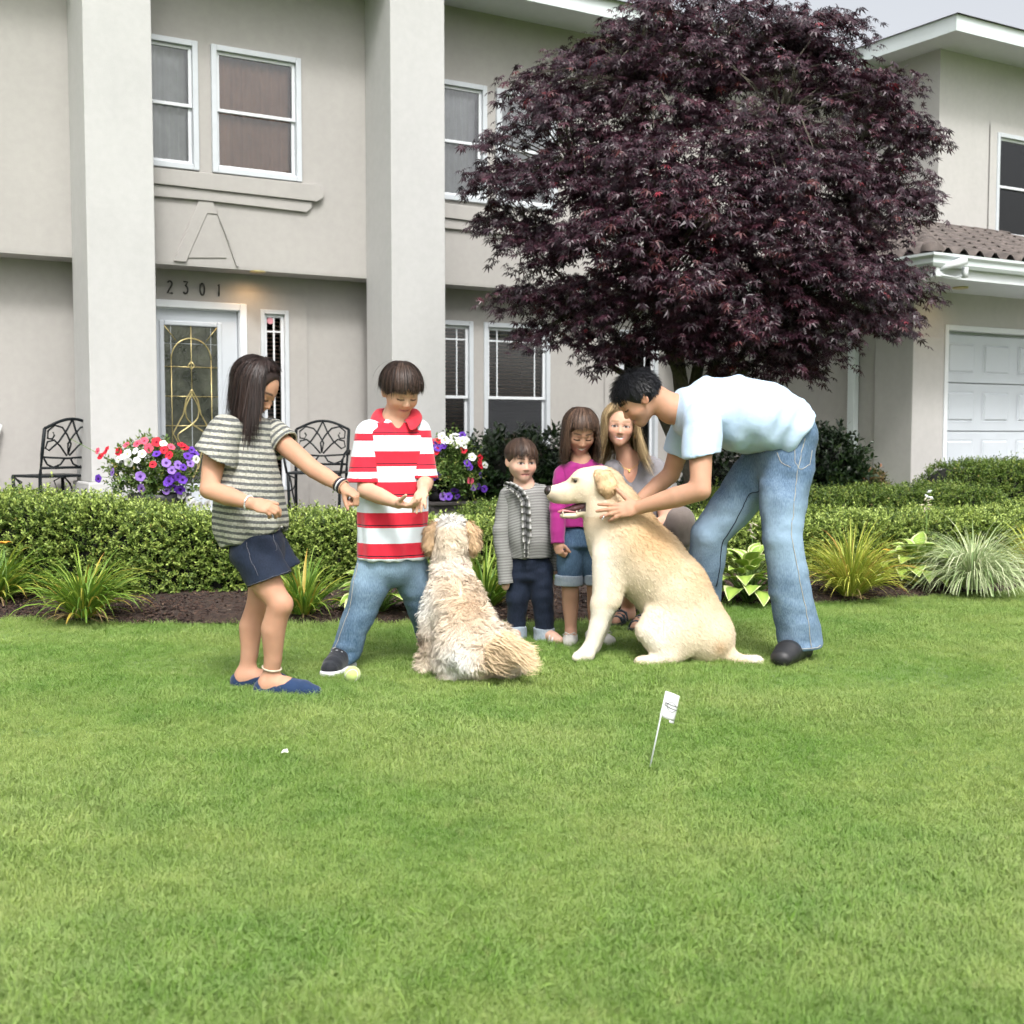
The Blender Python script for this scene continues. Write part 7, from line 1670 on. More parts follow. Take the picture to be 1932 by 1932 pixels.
# ------------------------------------------------------------------ man bending over the dog
def build_man():
    root0 = P(1470, 860, 5.85); root = thing('person', (root0[0], root0[1], 0), 'man in pale blue t-shirt and jeans bending over the yellow dog', 'person')
    SK = np.array((.47, .26, .17)); hc = P(1203, 752, 5.78); R = head_frame((-.80, -.10, -.62), .0); H = .232
    neck = P(1268, 772, 5.80); upper, mid, low, pel = P(1320, 775, 5.82), P(1390, 775, 5.85), P(1450, 795, 5.87), P(1478, 850, 5.88)
    ls, rs = P(1322, 790, 5.64), P(1296, 802, 5.99); le, lw = P(1322, 925, 5.52), P(1207, 957, 5.62); re, rw = P(1266, 895, 6.05), P(1205, 945, 5.98)
    lhip, rhip = P(1485, 880, 5.78), P(1450, 880, 5.96); lk, la = P(1475, 1030, 5.72), P(1508, 1215, 5.80); rk, ra = P(1338, 1010, 6.02), P(1318, 1190, 6.22); la[2] = ra[2] = .10
    lo, hi = box_of([hc, upper, mid, low, pel, ls, rs, le, lw, P(1118, 960, 5.6), la, ra, rk, lk], .17); lo[2] = -.004
    F = Field(lo, hi, .0145, [fbox(hc, .14, .0046), fbox(P(1155, 962, 5.6), .095, .0042)])
    head(F, hc, R, H, chub=1.0, male=1.0); F.cone(hc + R @ np.array((0, -.07, -.05)), neck, .062, .064, k=.03)
    W = np.array((.0, 1.0, .12)); F.limb([neck, upper, mid, low, pel], [.065, .10, .10, .095, .11], W, [1.2, 1.6, 1.55, 1.45, 1.4], .03)
    F.limb([ls, (ls + le) / 2, le, le * .6 + lw * .4, lw], [.058, .052, .046, .047, .031], k=.02); F.limb([rs, (rs + re) / 2, re, re * .6 + rw * .4, rw], [.056, .05, .044, .042, .03], k=.02)
    hand(F, lw, P(1140, 966, 5.60) - lw, (.05, -.95, .3), (-.1, -.2, 1.0), .195, (10, 12, 16, 22), .16, (48, -10), r=.0102, tcurl=.1); hand(F, rw, (-.9, -.2, -.1), (0, .9, .3), (0, .2, 1.0), .19, (20, 20, 24, 24), .08, r=.0098)
    F.limb([lhip, lk, la], [.09, .06, .045], k=.02); F.limb([rhip, rk, ra], [.09, .06, .045], k=.02)
    for a_, d in ((la, (-.10, -.13, 0)), (ra, (-.2, -.05, 0))): F.limb([a_, a_ + np.array(d) + np.array((0, 0, -.06))], [.045, .035], k=.02)
    V, Fc = F.mesh(1); col = np.tile(SK, (len(V), 1)); face_colors(V, col, hc, R, H, SK, (.01, .008, .008), (.40, .17, .14))
    q = ((V - hc) @ R) / H; beard = ss(q[:, 1], -.12, .12) * ss(-q[:, 2], .12, .30) * (1 - ss(-q[:, 2], .45, .6)) * (np.abs(q) < .62).all(1) * .3; col = col * (1 - beard[:, None]) + np.array((.16, .11, .09)) * beard[:, None]
    col *= (1 + .14 * (vnoise(V * 18, 3) - .5) + .08 * (vnoise(V * 70, 4) - .5))[:, None]; put('body', V, Fc, M['skin'], root, col)
    Fh = Field(hc - .22, hc + .22, .006); hair_cap(Fh, hc, R, H, .22, low=-.32); V, Fc = Fh.mesh(1); put('hair_base', V, Fc, M['hair_man'], root, None, {'rnd': .25 + .3 * vnoise(V * 90, 1), 'tt': V[:, 0] * 0})
    rad = np.array((.372, .458, .405)) * H + .004; cc = hc + R @ (np.array((0, -.06, .125)) * H); top = R @ np.array((.1, -.42, 1.0))
    rng = np.random.default_rng(66); n = 6500       # short layered cut growing from the whorl
    v = rng.normal(size=(n, 3)); v /= np.linalg.norm(v, axis=1, keepdims=True); ok = (v[:, 2] > -.42 - .1 * (v[:, 1] < 0)) & ~((v[:, 1] > .35) & (v[:, 2] < .40 - .2 * (1 - np.abs(v[:, 0])))) & ~((np.abs(v[:, 0]) > .75) & (v[:, 2] < -.12) & (v[:, 1] > -.25)); v = v[ok]; n = len(v)
    wl = nrm(np.array((.1, -.42, 1.0))); tn = v - wl; tn = tn - v * (tn * v).sum(1, keepdims=True); tn /= np.maximum(np.linalg.norm(tn, axis=1, keepdims=True), 1e-4); sw_ = np.cross(v, tn); tn = tn + .35 * sw_ + rng.normal(0, .22, (n, 3))
    t = np.linspace(0, 1, 6); l = rng.uniform(.022, .042, n) * np.interp(v[:, 2], [-.5, .1, .6], [.45, .9, 1.15])
    p0 = cc + (v * rad) @ R.T; dw, nw = tn @ R.T, v @ R.T; PL = p0[:, None] + dw[:, None] * (t[None] * l[:, None])[..., None] + nw[:, None] * (np.sin(t * 2.2)[None] * .012 * rng.uniform(.2, 1.2, (n, 1)))[..., None]
    ribbons('hair', PL, nw[:, None], .0036 * rng.uniform(.7, 1.3, n), M['hair_man'], root, rnd=rng.beta(1.5, 2.2, n))
    # t-shirt
    bl = M['blue_tee'] = clothmat('pale_blue_cotton', (.43, .555, .72, 1), .85, .06)
    Ft = Field(*box_of([neck, P(1320, 775, 5.82), P(1400, 800, 5.85), P(1500, 810, 5.87), ls, rs], .27), .0085)
    st = [(1264, 768, .062, 1.5), (1285, 772, .095, 1.75), (1330, 774, .148, 1.45), (1385, 780, .172, 1.30), (1440, 788, .168, 1.28), (1488, 806, .138, 1.38), (1526, 840, .105, 1.5)]
    Ft.limb([P(a, b, 5.83) for a, b, _, _ in st], [c for *_, c, _ in st], W, [d for *_, d in st], .02, cap=.35, kin=.03); Ft.cone(ls, rs, .07, .07, None, 1, 1, .05)
    hn = nrm(np.array((.62, 0, -.62))); Ft.cut(P(1488, 842, 5.84), nrm(np.array((.80, 0, -.55))))
    Ft.cut(P(1400, 868, 5.84), (0.02, 0, -1)); Ft.ell(neck + np.array((-.045, -.0, .012)), (.07, .088, .085), None, .01, 's')
    nT = Ft.mesh(2); sL = sleeve(ls + np.array((.012, .02, .0)), le + np.array((.0, 0, .0)), .52, [.092, .090, .085], None, 1.0, .007, .012, nrm(np.array((.16, 0, -1.0)))); sR = sleeve(rs, re, .58, [.080, .078, .076], None, 1.0, .007, .012)
    V, Fc = join(nT, sL, sR); isb = np.arange(len(V)) < len(nT[0])
    fold = lambda V: isb * (np.sin(40 * (V[:, 0] * .75 + V[:, 2] * .9) + 5 * vnoise(V * 6, 2)) * ss(-V[:, 2], -1.12, -.98) * .8 + 1.0 * np.sin(46 * (V[:, 0] - .8 * V[:, 2]) + 6 * vnoise(V * 7, 4)) * ss(V[:, 0], 1.12, 1.3) * ss(1.25 - V[:, 2], 0, .1)) + 1.6 * (vnoise(V * np.array((9, 9, 9)), 8) - .5) + 1.0 * (vnoise(V * np.array((22, 22, 14)), 18) - .5)
    V = wrinkle(V, Fc, .0095, fold); put('t_shirt', V, Fc, bl, root)
    # jeans, flared at the hem
    Fj = Field(*box_of([P(1400, 820, 5.7), P(1535, 820, 6.0), la, ra, rk], .16), .0095)
    Fj.limb([P(1492, 822, 5.87), P(1478, 865, 5.87)], [.125, .135], W, [1.42, 1.35], .03)
    Fj.limb([P(1485, 878, 5.80), P(1478, 945, 5.75), P(1476, 1015, 5.72), P(1490, 1110, 5.75), P(1505, 1190, 5.78), P(1511, 1240, 5.79)], [.128, .112, .090, .096, .103, .106], None, 1.0, .03)
    Fj.limb([P(1440, 880, 5.96), P(1385, 950, 6.0), P(1338, 1010, 6.02), P(1325, 1100, 6.12), P(1318, 1185, 6.22), P(1316, 1230, 6.24)], [.122, .108, .092, .094, .10, .10], None, 1.0, .03)
    Fj.f = np.maximum(Fj.f, (.055 - Fj.ax[2])[None, None, :].astype(np.float32))
    V, Fc = Fj.mesh(2); lowm = ss(.55 - V[:, 2], 0, .45); hipm = np.exp(-((V[:, 2] - .85) / .1) ** 2)
    V = wrinkle(V, Fc, .009, lambda V: 2.4 * (vnoise(V * np.array((9, 9, 24)) + 2 * V[:, [0]], 1) - .5) * (.25 + .5 * lowm + .6 * hipm) + 1.4 * (vnoise(V * np.array((13, 13, 7)), 7) - .5))
    nn = normals(V, Fc); fd = (np.exp(-((V[:, 2] - .60) / .16) ** 2) * .9 + np.exp(-((V[:, 2] - .28) / .2) ** 2) * .25) * ss(-nn[:, 1], -.1, .7) + .25 * (vnoise(V * np.array((20, 20, 9)), 12) - .4)
    put('jeans', V, Fc, M['jeans_light'], root, None, {'fade': np.clip(fd, 0, 1)})
    mb = MB(); seam = [(1517, 828, 5.70), (1506, 880, 5.665), (1497, 950, 5.645), (1493, 1010, 5.635), (1507, 1090, 5.655), (1523, 1160, 5.68), (1532, 1222, 5.69)]
    stitch(mb, snap(V, Fc, [P(*q) for q in seam], 70), .0019); put_mb(mb, 'outer_seam', M['thread'], root)
    mb = MB(); stitch(mb, snap(V, Fc, [P(1425, 905, 5.80), P(1405, 960, 5.86), P(1372, 1030, 5.92), P(1358, 1110, 6.02)], 50), .0022); put_mb(mb, 'inner_seam', M['jeans_navy'], root)
    mb = MB(); stitch(mb, snap(V, Fc, [P(1500, 845, 5.70), P(1498, 872, 5.68), P(1506, 888, 5.68), P(1521, 880, 5.72), P(1525, 850, 5.74)], 30), .0016); stitch(mb, snap(V, Fc, [P(1462, 850, 5.68), P(1470, 872, 5.66), P(1492, 880, 5.66)], 20), .0016); stitch(mb, snap(V, Fc, [P(1468, 1221, 5.70), P(1490, 1226, 5.66), P(1520, 1225, 5.67), P(1550, 1219, 5.72)], 24, .002), .0018); put_mb(mb, 'pocket_stitching', M['thread'], root)
    # black clogs with heel strap
    for a_, d in ((la, np.array((-.12, -.17, 0))), (ra, np.array((-.24, -.06, 0)))):
        g = np.array((a_[0], a_[1], 0)); sd = nrm(np.cross(d, (0, 0, 1))); B = Field(g + np.minimum(d, 0) - .11, g + np.maximum(d, 0) + .13, .006)
        B.limb([g - d * .28 + np.array((0, 0, .035)), g + d * .25 + np.array((0, 0, .05)), g + d * .65 + np.array((0, 0, .052)), g + d * 1.0 + np.array((0, 0, .036))], [.042, .055, .056, .040], sd, [1.05, 1.0, 1.1, 1.3], .02); B.cut(g + np.array((0, 0, .001)), (0, 0, -1)); B.ell(g - d * .18 + np.array((0, 0, .105)), (.055, .06, .055), None, .01, 's')
        V, Fc = B.mesh(1); put('clog', V, Fc, M['black'], root)
        mb = MB(); q0 = g + d * .42; mb.tube([q0 + sd * .06 + np.array((0, 0, .075)), g - d * .15 + sd * .066 + np.array((0, 0, .088)), g - d * .5 + np.array((0, 0, .09)), g - d * .15 - sd * .066 + np.array((0, 0, .088)), q0 - sd * .06 + np.array((0, 0, .075))], .006, 6, flat=2.0); mb.tube([q0 + sd * .062 + np.array((0, 0, .07)), q0 + np.array((0, 0, .108)), q0 - sd * .062 + np.array((0, 0, .07))], .008, 6); put_mb(mb, 'heel_strap', M['black'], root)
    # ring on the hand
    c_ = P(1138, 977, 5.585); mb = MB(); x = np.array((0, 1., 0)); y = np.array((.3, 0, 1.0)); mb.tube([c_ + x * .0125 * math.cos(t_) + y * .0125 * math.sin(t_) for t_ in np.linspace(0, math.tau, 16, endpoint=False)], .002, 5, closed=True); put_mb(mb, 'ring', mat('silver', (.8, .8, .82, 1), .25, metal=1.0), root)
build_man()

# ================================================================== DOGS
def furmat(name, rough=.75):
    m = mat(name, (.6, .5, .35, 1), rough, .2); L(m, attr(m, 'col').outputs['Color'], bsdf(m).inputs['Base Color']); bsdf(m).inputs['Sheen Weight'].default_value = .15; return m
M['fur'] = furmat('fur')
def fur(name, V, Fc, n, ln, flow, colf, parent, seed, width, curl=0.0, seg=4, lift=.35, lenf=None, keep=None, clumpf=0.0):
    """short coat: strands growing from the skin, lying along flow"""
    rng = np.random.default_rng(seed); nv = normals(V, Fc); a = V[Fc]
    ar = np.linalg.norm(np.cross(a[:, 2] - a[:, 0], a[:, 3] - a[:, 1]), axis=1); fi = rng.choice(len(Fc), n, p=ar / ar.sum()); w = rng.dirichlet((1, 1, 1, 1), n)
    p = (a[fi] * w[..., None]).sum(1); nn = (nv[Fc[fi]] * w[..., None]).sum(1); nn /= np.linalg.norm(nn, axis=1, keepdims=True)
    if keep is not None: k_ = keep(p); p, nn = p[k_], nn[k_]; n = len(p)
    fl = flow(p); 
    if curl: fl = fl + curl * (np.stack([vnoise(p * 30, seed + i) for i in (1, 2, 3)], 1) - .5) * 2
    fl = fl - nn * (fl * nn).sum(1, keepdims=True); fl /= np.maximum(np.linalg.norm(fl, axis=1, keepdims=True), 1e-5)
    l = ln * rng.uniform(.6, 1.25, n) * (1 if lenf is None else lenf(p)); t = np.linspace(0, 1, seg); sd = np.cross(nn, fl)
    PL = p[:, None] - nn[:, None] * .0012 + fl[:, None] * (t[None] * l[:, None])[..., None] + nn[:, None] * (np.sin(np.minimum(t * 1.9, 1.57))[None] * l[:, None] * lift * rng.uniform(.5, 1.5, (n, 1)))[..., None]
    if curl: PL += sd[:, None] * (np.sin(t[None] * 5.5 + rng.uniform(0, 6.28, (n, 1))) * l[:, None] * .22 * t[None])[..., None]
    PL += rng.normal(0, .12, (n, 1, 3)) * (t[None] * l[:, None])[..., None]
    T = np.gradient(PL, axis=1); S = np.cross(T, nn[:, None] + rng.normal(0, .3, (n, 1, 3))); S /= np.maximum(np.linalg.norm(S, axis=2, keepdims=True), 1e-9)
    wd = width * rng.uniform(.7, 1.3, (n, 1)) * np.interp(t, [0, .5, 1], [.9, 1, .12])[None] * .5
    VV = np.stack([PL - S * wd[..., None], PL + S * wd[..., None]], 2).reshape(-1, 3); q = np.array([(2 * i, 2 * i + 1, 2 * i + 3, 2 * i + 2) for i in range(seg - 1)])
    FF = (q[None] + (np.arange(n) * 2 * seg)[:, None, None]).reshape(-1, 4); c = colf(p) * rng.uniform(.86, 1.12, (n, 1)); o = put(name, VV, FF, M['fur'], parent, np.clip(np.repeat(c, 2 * seg, 0), 0, .95)); o['kind'] = 'stuff'; return o

def build_lab():
    D = 5.80; root = thing('dog', tuple(PZ(1300, 1250, 0)), 'yellow labrador-type dog sitting in profile with its mouth open', 'dog')
    p = lambda u, v, dd=0.0: P(u, v, D + dd)
    pts = [p(1036, 930), p(1134, 880), p(1385, 1200), p(1436, 1250), p(1082, 1242)]; lo, hi = box_of(pts, .16); lo[2] = -.004; lo[1] -= .14; hi[1] += .16
    F = Field(lo, hi, .0125, [fbox(p(1095, 930), .14, .0045)]); W = np.array((0, 1., 0))
    F.limb([p(1318, 1188), p(1268, 1115), p(1220, 1062), p(1180, 1022), p(1166, 995)], [.152, .170, .175, .168, .152], W, [1.0, 1.0, 1.0, 1.05, 1.05], .03, kin=.03)      # trunk
    F.limb([p(1172, 1000), p(1154, 958), p(1140, 922)], [.155, .130, .100], W, [.98, .92, .92], .04)                     # neck
    F.ell(p(1124, 914), (.090, .078, .084), None, .03); F.ell(p(1100, 908), (.058, .056, .058), None, .03); F.ell(p(1112, 935), (.062, .062, .055), None, .03)   # skull, brow, cheek
    F.limb([p(1098, 920), p(1070, 929), p(1048, 932)], [.060, .051, .043], W, [1.0, .98, .95], .03)                  # muzzle
    F.ell(p(1066, 940), (.046, .034, .022), None, .02); F.ell(p(1090, 937), (.045, .045, .03), None, .02)
    F.limb([p(1109, 960), p(1084, 972), p(1062, 972)], [.032, .0165, .015], W, [1.3, 1.8, 1.7], .012)                # lower jaw
    F.limb([p(1101, 953), p(1080, 959), p(1060, 961)], [.016, .016, .014], W, [3.0, 3.0, 3.0], .006, 's')
    F.limb([p(1124, 962), p(1117, 990)], [.055, .03], W, .8, .03)                                                     # dewlap
    F.ell(p(1086, 901, -.05), (.022, .016, .010), None, .012)
    for s in (-1, 1):
        dd = s * .105
        F.limb([p(1152, 1050, dd), p(1146, 1125, dd), p(1136, 1140, dd)], [.085, .070, .056], W, [.7, .75, .8], .03)
        x = 0 if s < 0 else 6
        F.limb([p(1140 + x, 1135, dd), p(1128 + x, 1180, dd), p(1117 + x, 1214, dd), p(1107 + x, 1232, dd)], [.052, .040, .034, .036], W, .95, .02); F.limb([p(1107 + x, 1234, dd), p(1091 + x, 1239, dd)], [.034, .026], W, 1.25, .015)
        for j in (-1, 0, 1): F.ell(p(1089 + x, 1240, dd + j * .022), (.026, .013, .02), None, .006)
        td = s * .125
        F.ell(p(1268, 1195, td), (.135, .065, .135), np.array(Matrix.Rotation(.35, 3, 'Y')), .04); F.limb([p(1235, 1170, td), p(1222, 1190, td * 1.1), p(1262, 1238, td * 1.15)], [.062, .058, .036], W, .85, .03)
        F.limb([p(1266, 1240, td * 1.2), p(1235, 1247, td * 1.25), p(1206, 1248, td * 1.3)], [.034, .028, .026], W, 1.1, .02)
    F.ell(p(1335, 1205), (.125, .135, .12), None, .04)
    F.limb([p(1355, 1225), p(1378, 1240, -.05), p(1400, 1246, -.08), p(1430, 1247, -.11)], [.058, .038, .026, .026], W, 1.0, .03)
    V, Fc = F.mesh(2); V[:, 2] = np.maximum(V[:, 2], .004)
    GOLD, CRM, WHT = np.array((.56, .36, .185)), np.array((.70, .585, .42)), np.array((.80, .745, .65))
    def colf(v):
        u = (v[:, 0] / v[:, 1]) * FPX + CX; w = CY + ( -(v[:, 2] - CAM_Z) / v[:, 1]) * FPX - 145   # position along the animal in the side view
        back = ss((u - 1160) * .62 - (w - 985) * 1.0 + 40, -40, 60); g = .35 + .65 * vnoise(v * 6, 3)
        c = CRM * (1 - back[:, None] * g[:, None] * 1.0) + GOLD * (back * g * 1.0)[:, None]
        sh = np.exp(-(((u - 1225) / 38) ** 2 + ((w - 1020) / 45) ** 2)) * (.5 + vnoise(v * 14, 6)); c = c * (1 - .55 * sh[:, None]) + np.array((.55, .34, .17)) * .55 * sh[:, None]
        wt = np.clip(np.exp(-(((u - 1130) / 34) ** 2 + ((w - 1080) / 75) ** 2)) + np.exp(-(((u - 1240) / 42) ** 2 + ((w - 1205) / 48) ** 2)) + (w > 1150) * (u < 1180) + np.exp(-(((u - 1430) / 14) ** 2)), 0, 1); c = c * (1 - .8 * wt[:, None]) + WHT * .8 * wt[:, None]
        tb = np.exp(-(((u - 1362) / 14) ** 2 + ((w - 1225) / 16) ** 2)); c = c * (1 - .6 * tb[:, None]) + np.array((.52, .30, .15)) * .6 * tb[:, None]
        hd = (u < 1145) & (w < 975); c[hd] = c[hd] * .4 + np.array((.78, .70, .55)) * .6
        nz = np.exp(-(((u - 1044) / 12) ** 2 + ((w - 940) / 14) ** 2)) * .6; c = c * (1 - nz[:, None]) + np.array((.12, .10, .09)) * nz[:, None]
        ey = np.exp(-(((u - 1086) / 9) ** 2 + ((w - 907) / 6) ** 2)) * .65; c = c * (1 - ey[:, None]) + np.array((.2, .15, .11)) * ey[:, None]
        lp = ((w > 946) & (w < 974) & (u > 1054) & (u < 1106)) * (1 - ss(np.abs((w - 959) - (u - 1080) * -.10), 7.5, 9.5)); c = c * (1 - lp[:, None]) + np.array((.05, .035, .035)) * lp[:, None]
        return c
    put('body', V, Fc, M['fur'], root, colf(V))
    flow = lambda q: np.stack([.75 + 0 * q[:, 0], 0 * q[:, 0], -.75 + 0 * q[:, 0]], 1)
    def keep(q):
        u = (q[:, 0] / q[:, 1]) * FPX + CX; w = CY + (-(q[:, 2] - CAM_Z) / q[:, 1]) * FPX - 145; return ~((u < 1060) & (w < 948)) & ~((w > 948) & (w < 971) & (u > 1050) & (u < 1106)) & ~((np.abs(u - 1086) < 9) & (np.abs(w - 907) < 6))
    fur('coat', V, Fc, 48000, .0135, flow, colf, root, 71, .0020, 0, 3, .30, keep=keep, lenf=lambda q: np.where(q[:, 0] / q[:, 1] * FPX + CX < 1145, .5, 1.0))
    # ears: folded flaps
    for s in (-1, 1):
        B = Field(*box_of([p(1130, 890, s * .08), p(1160, 940, s * .1)], .09), .0045); dd = s * .088
        B.limb([p(1130, 894, dd * .85), p(1141, 903, dd * 1.06), p(1146, 918, dd * 1.14), p(1147, 932, dd * 1.12)], [.024, .040, .046, .026], np.array((1., 0, .4)), [1.0, 1.1, 1.05, 1.0], .01); B.ell(p(1145, 915, dd * .66), (.06, .034, .08), None, .01, 's')
        Ve, Fe = B.mesh(1); ce = lambda v: np.array((.62, .42, .24))[None] * (.7 + .6 * vnoise(v * 22, 5))[:, None] + np.array((.08, .06, .04)); put('ear', Ve, Fe, M['fur'], root, ce(Ve)); fur('ear_coat', Ve, Fe, 1500, .012, lambda q: np.tile(np.array((.2, 0, -1.)), (len(q), 1)), ce, root, 72 + s, .0026, 0, 3, .25)
    blk = mat('nose_leather', (.03, .022, .022, 1), .35, .6)
    B = Field(p(1036, 927) - .06, p(1036, 927) + .06, .0035); B.ell(p(1036, 926), (.024, .032, .025), None, .006); B.ell(p(1029, 930, -.020), (.008, .008, .005), None, .004, 's'); Vn, Fn = B.mesh(1); put('nose', Vn, Fn, blk, root)
    eye = mat('eye_brown', (.02, .010, .006, 1), .08, .8)
    for s in (-1, 1): q = MB(); q.lathe([(0.001, -.010), (.0075, -.006), (.0095, 0), (.0075, .006), (0.001, .010)], 14, tuple(p(1086, 907, s * .052))); put_mb(q, 'eye', eye, root)
    pk = mat('tongue_pink', (.55, .20, .21, 1), .35, .5); B = Field(*box_of([p(1100, 960), p(1058, 962)], .05), .004); B.limb([p(1102, 961), p(1082, 965), p(1062, 963), p(1054, 966)], [.008, .008, .008, .006], W, [3.4, 3.4, 3.4, 3.0], .004); Vt, Ft_ = B.mesh(1); put('tongue', Vt, Ft_, pk, root)
    ml = mat('mouth_lining', (.07, .025, .028, 1), .4); B = Field(*box_of([p(1100, 955), p(1062, 958)], .05), .004); B.limb([p(1103, 954), p(1084, 960), p(1066, 963)], [.026, .020, .012], W, [1.5, 1.5, 1.6], .004); Vt, Ft_ = B.mesh(1); put('mouth_lining', Vt, Ft_, ml, root)
    wt = mat('tooth', (.75, .70, .58, 1), .3)
    for u, v in ((1062, 967), (1088, 966), (1095, 964)):
        q = MB(); q.lathe([(.0045, -.005), (.003, .002), (.001, .007)], 7, tuple(p(u, v, -.030))); put_mb(q, 'tooth', wt, root)
build_lab()

def build_doodle():
    D = 5.32; root = thing('dog', tuple(PZ(890, 1285, 0)), 'curly cream dog sitting with its back to the camera', 'dog')
    p = lambda u, v, dd=0.0: P(u, v, D + dd)
    lo, hi = box_of([p(785, 960), p(1000, 1290)], .12); lo[2] = -.004; lo[1] -= .18; hi[1] += .42
    F = Field(lo, hi, .0095); W = nrm(np.array((1.0, -.25, .1)))
    F.limb([p(898, 1232, -.02), p(882, 1190, .03), p(864, 1140, .10), p(852, 1095, .17), p(850, 1062, .2)], [.116, .112, .100, .076, .056], W, [1.12, 1.05, 1.05, 1.0, 1.0], .03, kin=.03)
    F.limb([p(850, 1070, .2), p(850, 1035, .22)], [.066, .070], W, 1.0, .03); F.ell(p(850, 1013, .24), (.082, .09, .086), None, .03); F.ell(p(848, 1020, .36), (.05, .08, .045), None, .03)
    for s, u, u2 in ((-1, 820, 800), (1, 890, 880)):
        F.limb([p(u + (14 if s < 0 else -14), 1120, .12), p(u - 6 * (s < 0), 1160, .13), p(u2 + 8, 1215, .14), p(u2 + 2, 1268, .15)], [.058, .042, .030, .027], None, 1.0, .03); F.limb([p(u2 + 1, 1270, .15), p(u2 - 4, 1276, .21)], [.034, .028], None, 1.1, .015)
        F.limb([p(868 if s < 0 else 935, 1215, -.02), p(858 if s < 0 else 955, 1245, .02), p(852 if s < 0 else 965, 1262, .06)], [.085, .085, .06], None, 1.0, .03)
    F.limb([p(848, 1280, -.02), p(828, 1289, .02)], [.034, .026], None, 1.1, .02)
    V, Fc = F.mesh(2); V[:, 2] = np.maximum(V[:, 2], .004); CR, TAN, WH = np.array((.80, .68, .53)), np.array((.66, .46, .29)), np.array((.92, .89, .84))
    def uv(v): return v[:, 0] / v[:, 1] * FPX + CX, CY - (v[:, 2] - CAM_Z) / v[:, 1] * FPX - 145
    def colf(v):
        u, w = uv(v); n_ = vnoise(v * 9, 3); b = np.exp(-(((u - 885) / 42) ** 2 + ((w - 1170) / 75) ** 2)) * (.35 + .9 * n_) + np.exp(-(((u - 850) / 40) ** 2 + ((w - 1095) / 22) ** 2)) * .5 * n_ * 1.4 + np.exp(-(((u - 920) / 22) ** 2 + ((w - 1255) / 40) ** 2)) * .9
        c = CR * (1 - np.clip(b, 0, 1)[:, None] * .75) + TAN * (np.clip(b, 0, 1) * .75)[:, None]
        w_ = np.clip(np.exp(-(((u - 795) / 30) ** 2 + ((w - 1140) / 60) ** 2)) + np.exp(-(((u - 862) / 36) ** 2 + ((w - 1252) / 42) ** 2)) * 1.2 + np.exp(-(((u - 850) / 60) ** 2 + ((w - 1065) / 22) ** 2)) * .45 + (w < 992) * .95 + np.exp(-(((u - 935) / 18) ** 2 + ((w - 1120) / 60) ** 2)) * .8, 0, 1); c = c * (1 - w_[:, None]) + WH * w_[:, None]
        lg = np.exp(-(((u - 795) / 16) ** 2 + ((w - 1215) / 40) ** 2)) * (n_ > .45) * .7; return c * (1 - lg[:, None]) + np.array((.36, .25, .16)) * lg[:, None]
    put('body', V, Fc, M['fur'], root, colf(V))
    fur('coat', V, Fc, 46000, .029, lambda q: np.stack([(q[:, 0] - p(858, 1100)[0]) * .8, 0 * q[:, 0] - .15, -.8 + 0 * q[:, 0]], 1), colf, root, 81, .0026, 1.2, 4, .55, lenf=lambda q: np.where(uv(q)[1] > 1262, .45, 1.0))
    ec = lambda v: np.array((.62, .43, .26))[None] * (.75 + .5 * vnoise(v * 25, 4))[:, None]
    for s, u in ((-1, 812), (1, 893)):
        B = Field(*box_of([p(u, 995, .2), p(u, 1035, .22)], .06), .0055); B.limb([p(u - s * 8, 992, .22), p(u, 1005, .21), p(u + s * 2, 1024, .21), p(u, 1036, .22)], [.018, .026, .028, .018], np.array((0, 1., 0)), 1.7, .01); Ve, Fe = B.mesh(1); put('ear', Ve, Fe, M['fur'], root, ec(Ve)); fur('ear_coat', Ve, Fe, 1800, .028, lambda q: np.tile(np.array((s * .2, -.2, -1.)), (len(q), 1)), ec, root, 84 + s, .003, .3, 6, .25)
    # plumed tail
    rng = np.random.default_rng(88); n = 3400; sp = np.array([p(918, 1250, -.12), p(928, 1222, -.15), p(945, 1206, -.17), p(958, 1212, -.18), p(966, 1234, -.18)]); pi = np.linspace(0, 1, 5); ts = rng.uniform(0, 1, n)
    b = np.stack([np.interp(ts, pi, sp[:, i]) for i in range(3)], 1) + rng.normal(0, .012, (n, 3)); t = np.linspace(0, 1, 9); l = rng.uniform(.04, .085, n)
    d0 = np.stack([.75 + .55 * ts, -.30 + rng.normal(0, .25, n), .75 - .75 * ts], 1) + rng.normal(0, .22, (n, 3)); d0 /= np.linalg.norm(d0, axis=1, keepdims=True)
    PL = b[:, None] + d0[:, None] * (t[None] * l[:, None])[..., None]; PL[..., 2] -= (1.55 * t ** 2 - .75 * t ** 4)[None] * l[:, None] * (1.15 - .35 * ts[:, None]); PL[..., 0] += (t ** 3)[None] * l[:, None] * .45; PL += (np.sin(t[None] * 7 + 9 * vnoise(b * 25, 5)[:, None]) * .008 * t[None])[..., None] * np.array((.4, .5, 1.0)); PL[..., 2] = np.maximum(PL[..., 2], .012 + .01 * rng.random((n, 1)))
    T = np.gradient(PL, axis=1); S = np.cross(T, np.array((0, -1., .4)) + rng.normal(0, .3, (n, 1, 3))); S /= np.maximum(np.linalg.norm(S, axis=2, keepdims=True), 1e-9); wd = .0028 * rng.uniform(.7, 1.3, (n, 1)) * np.interp(t, [0, .6, 1], [1, 1, .15])[None] * .5
    VV = np.stack([PL - S * wd[..., None], PL + S * wd[..., None]], 2).reshape(-1, 3); q = np.array([(2 * i, 2 * i + 1, 2 * i + 3, 2 * i + 2) for i in range(8)]); FF = (q[None] + (np.arange(n) * 18)[:, None, None]).reshape(-1, 4)
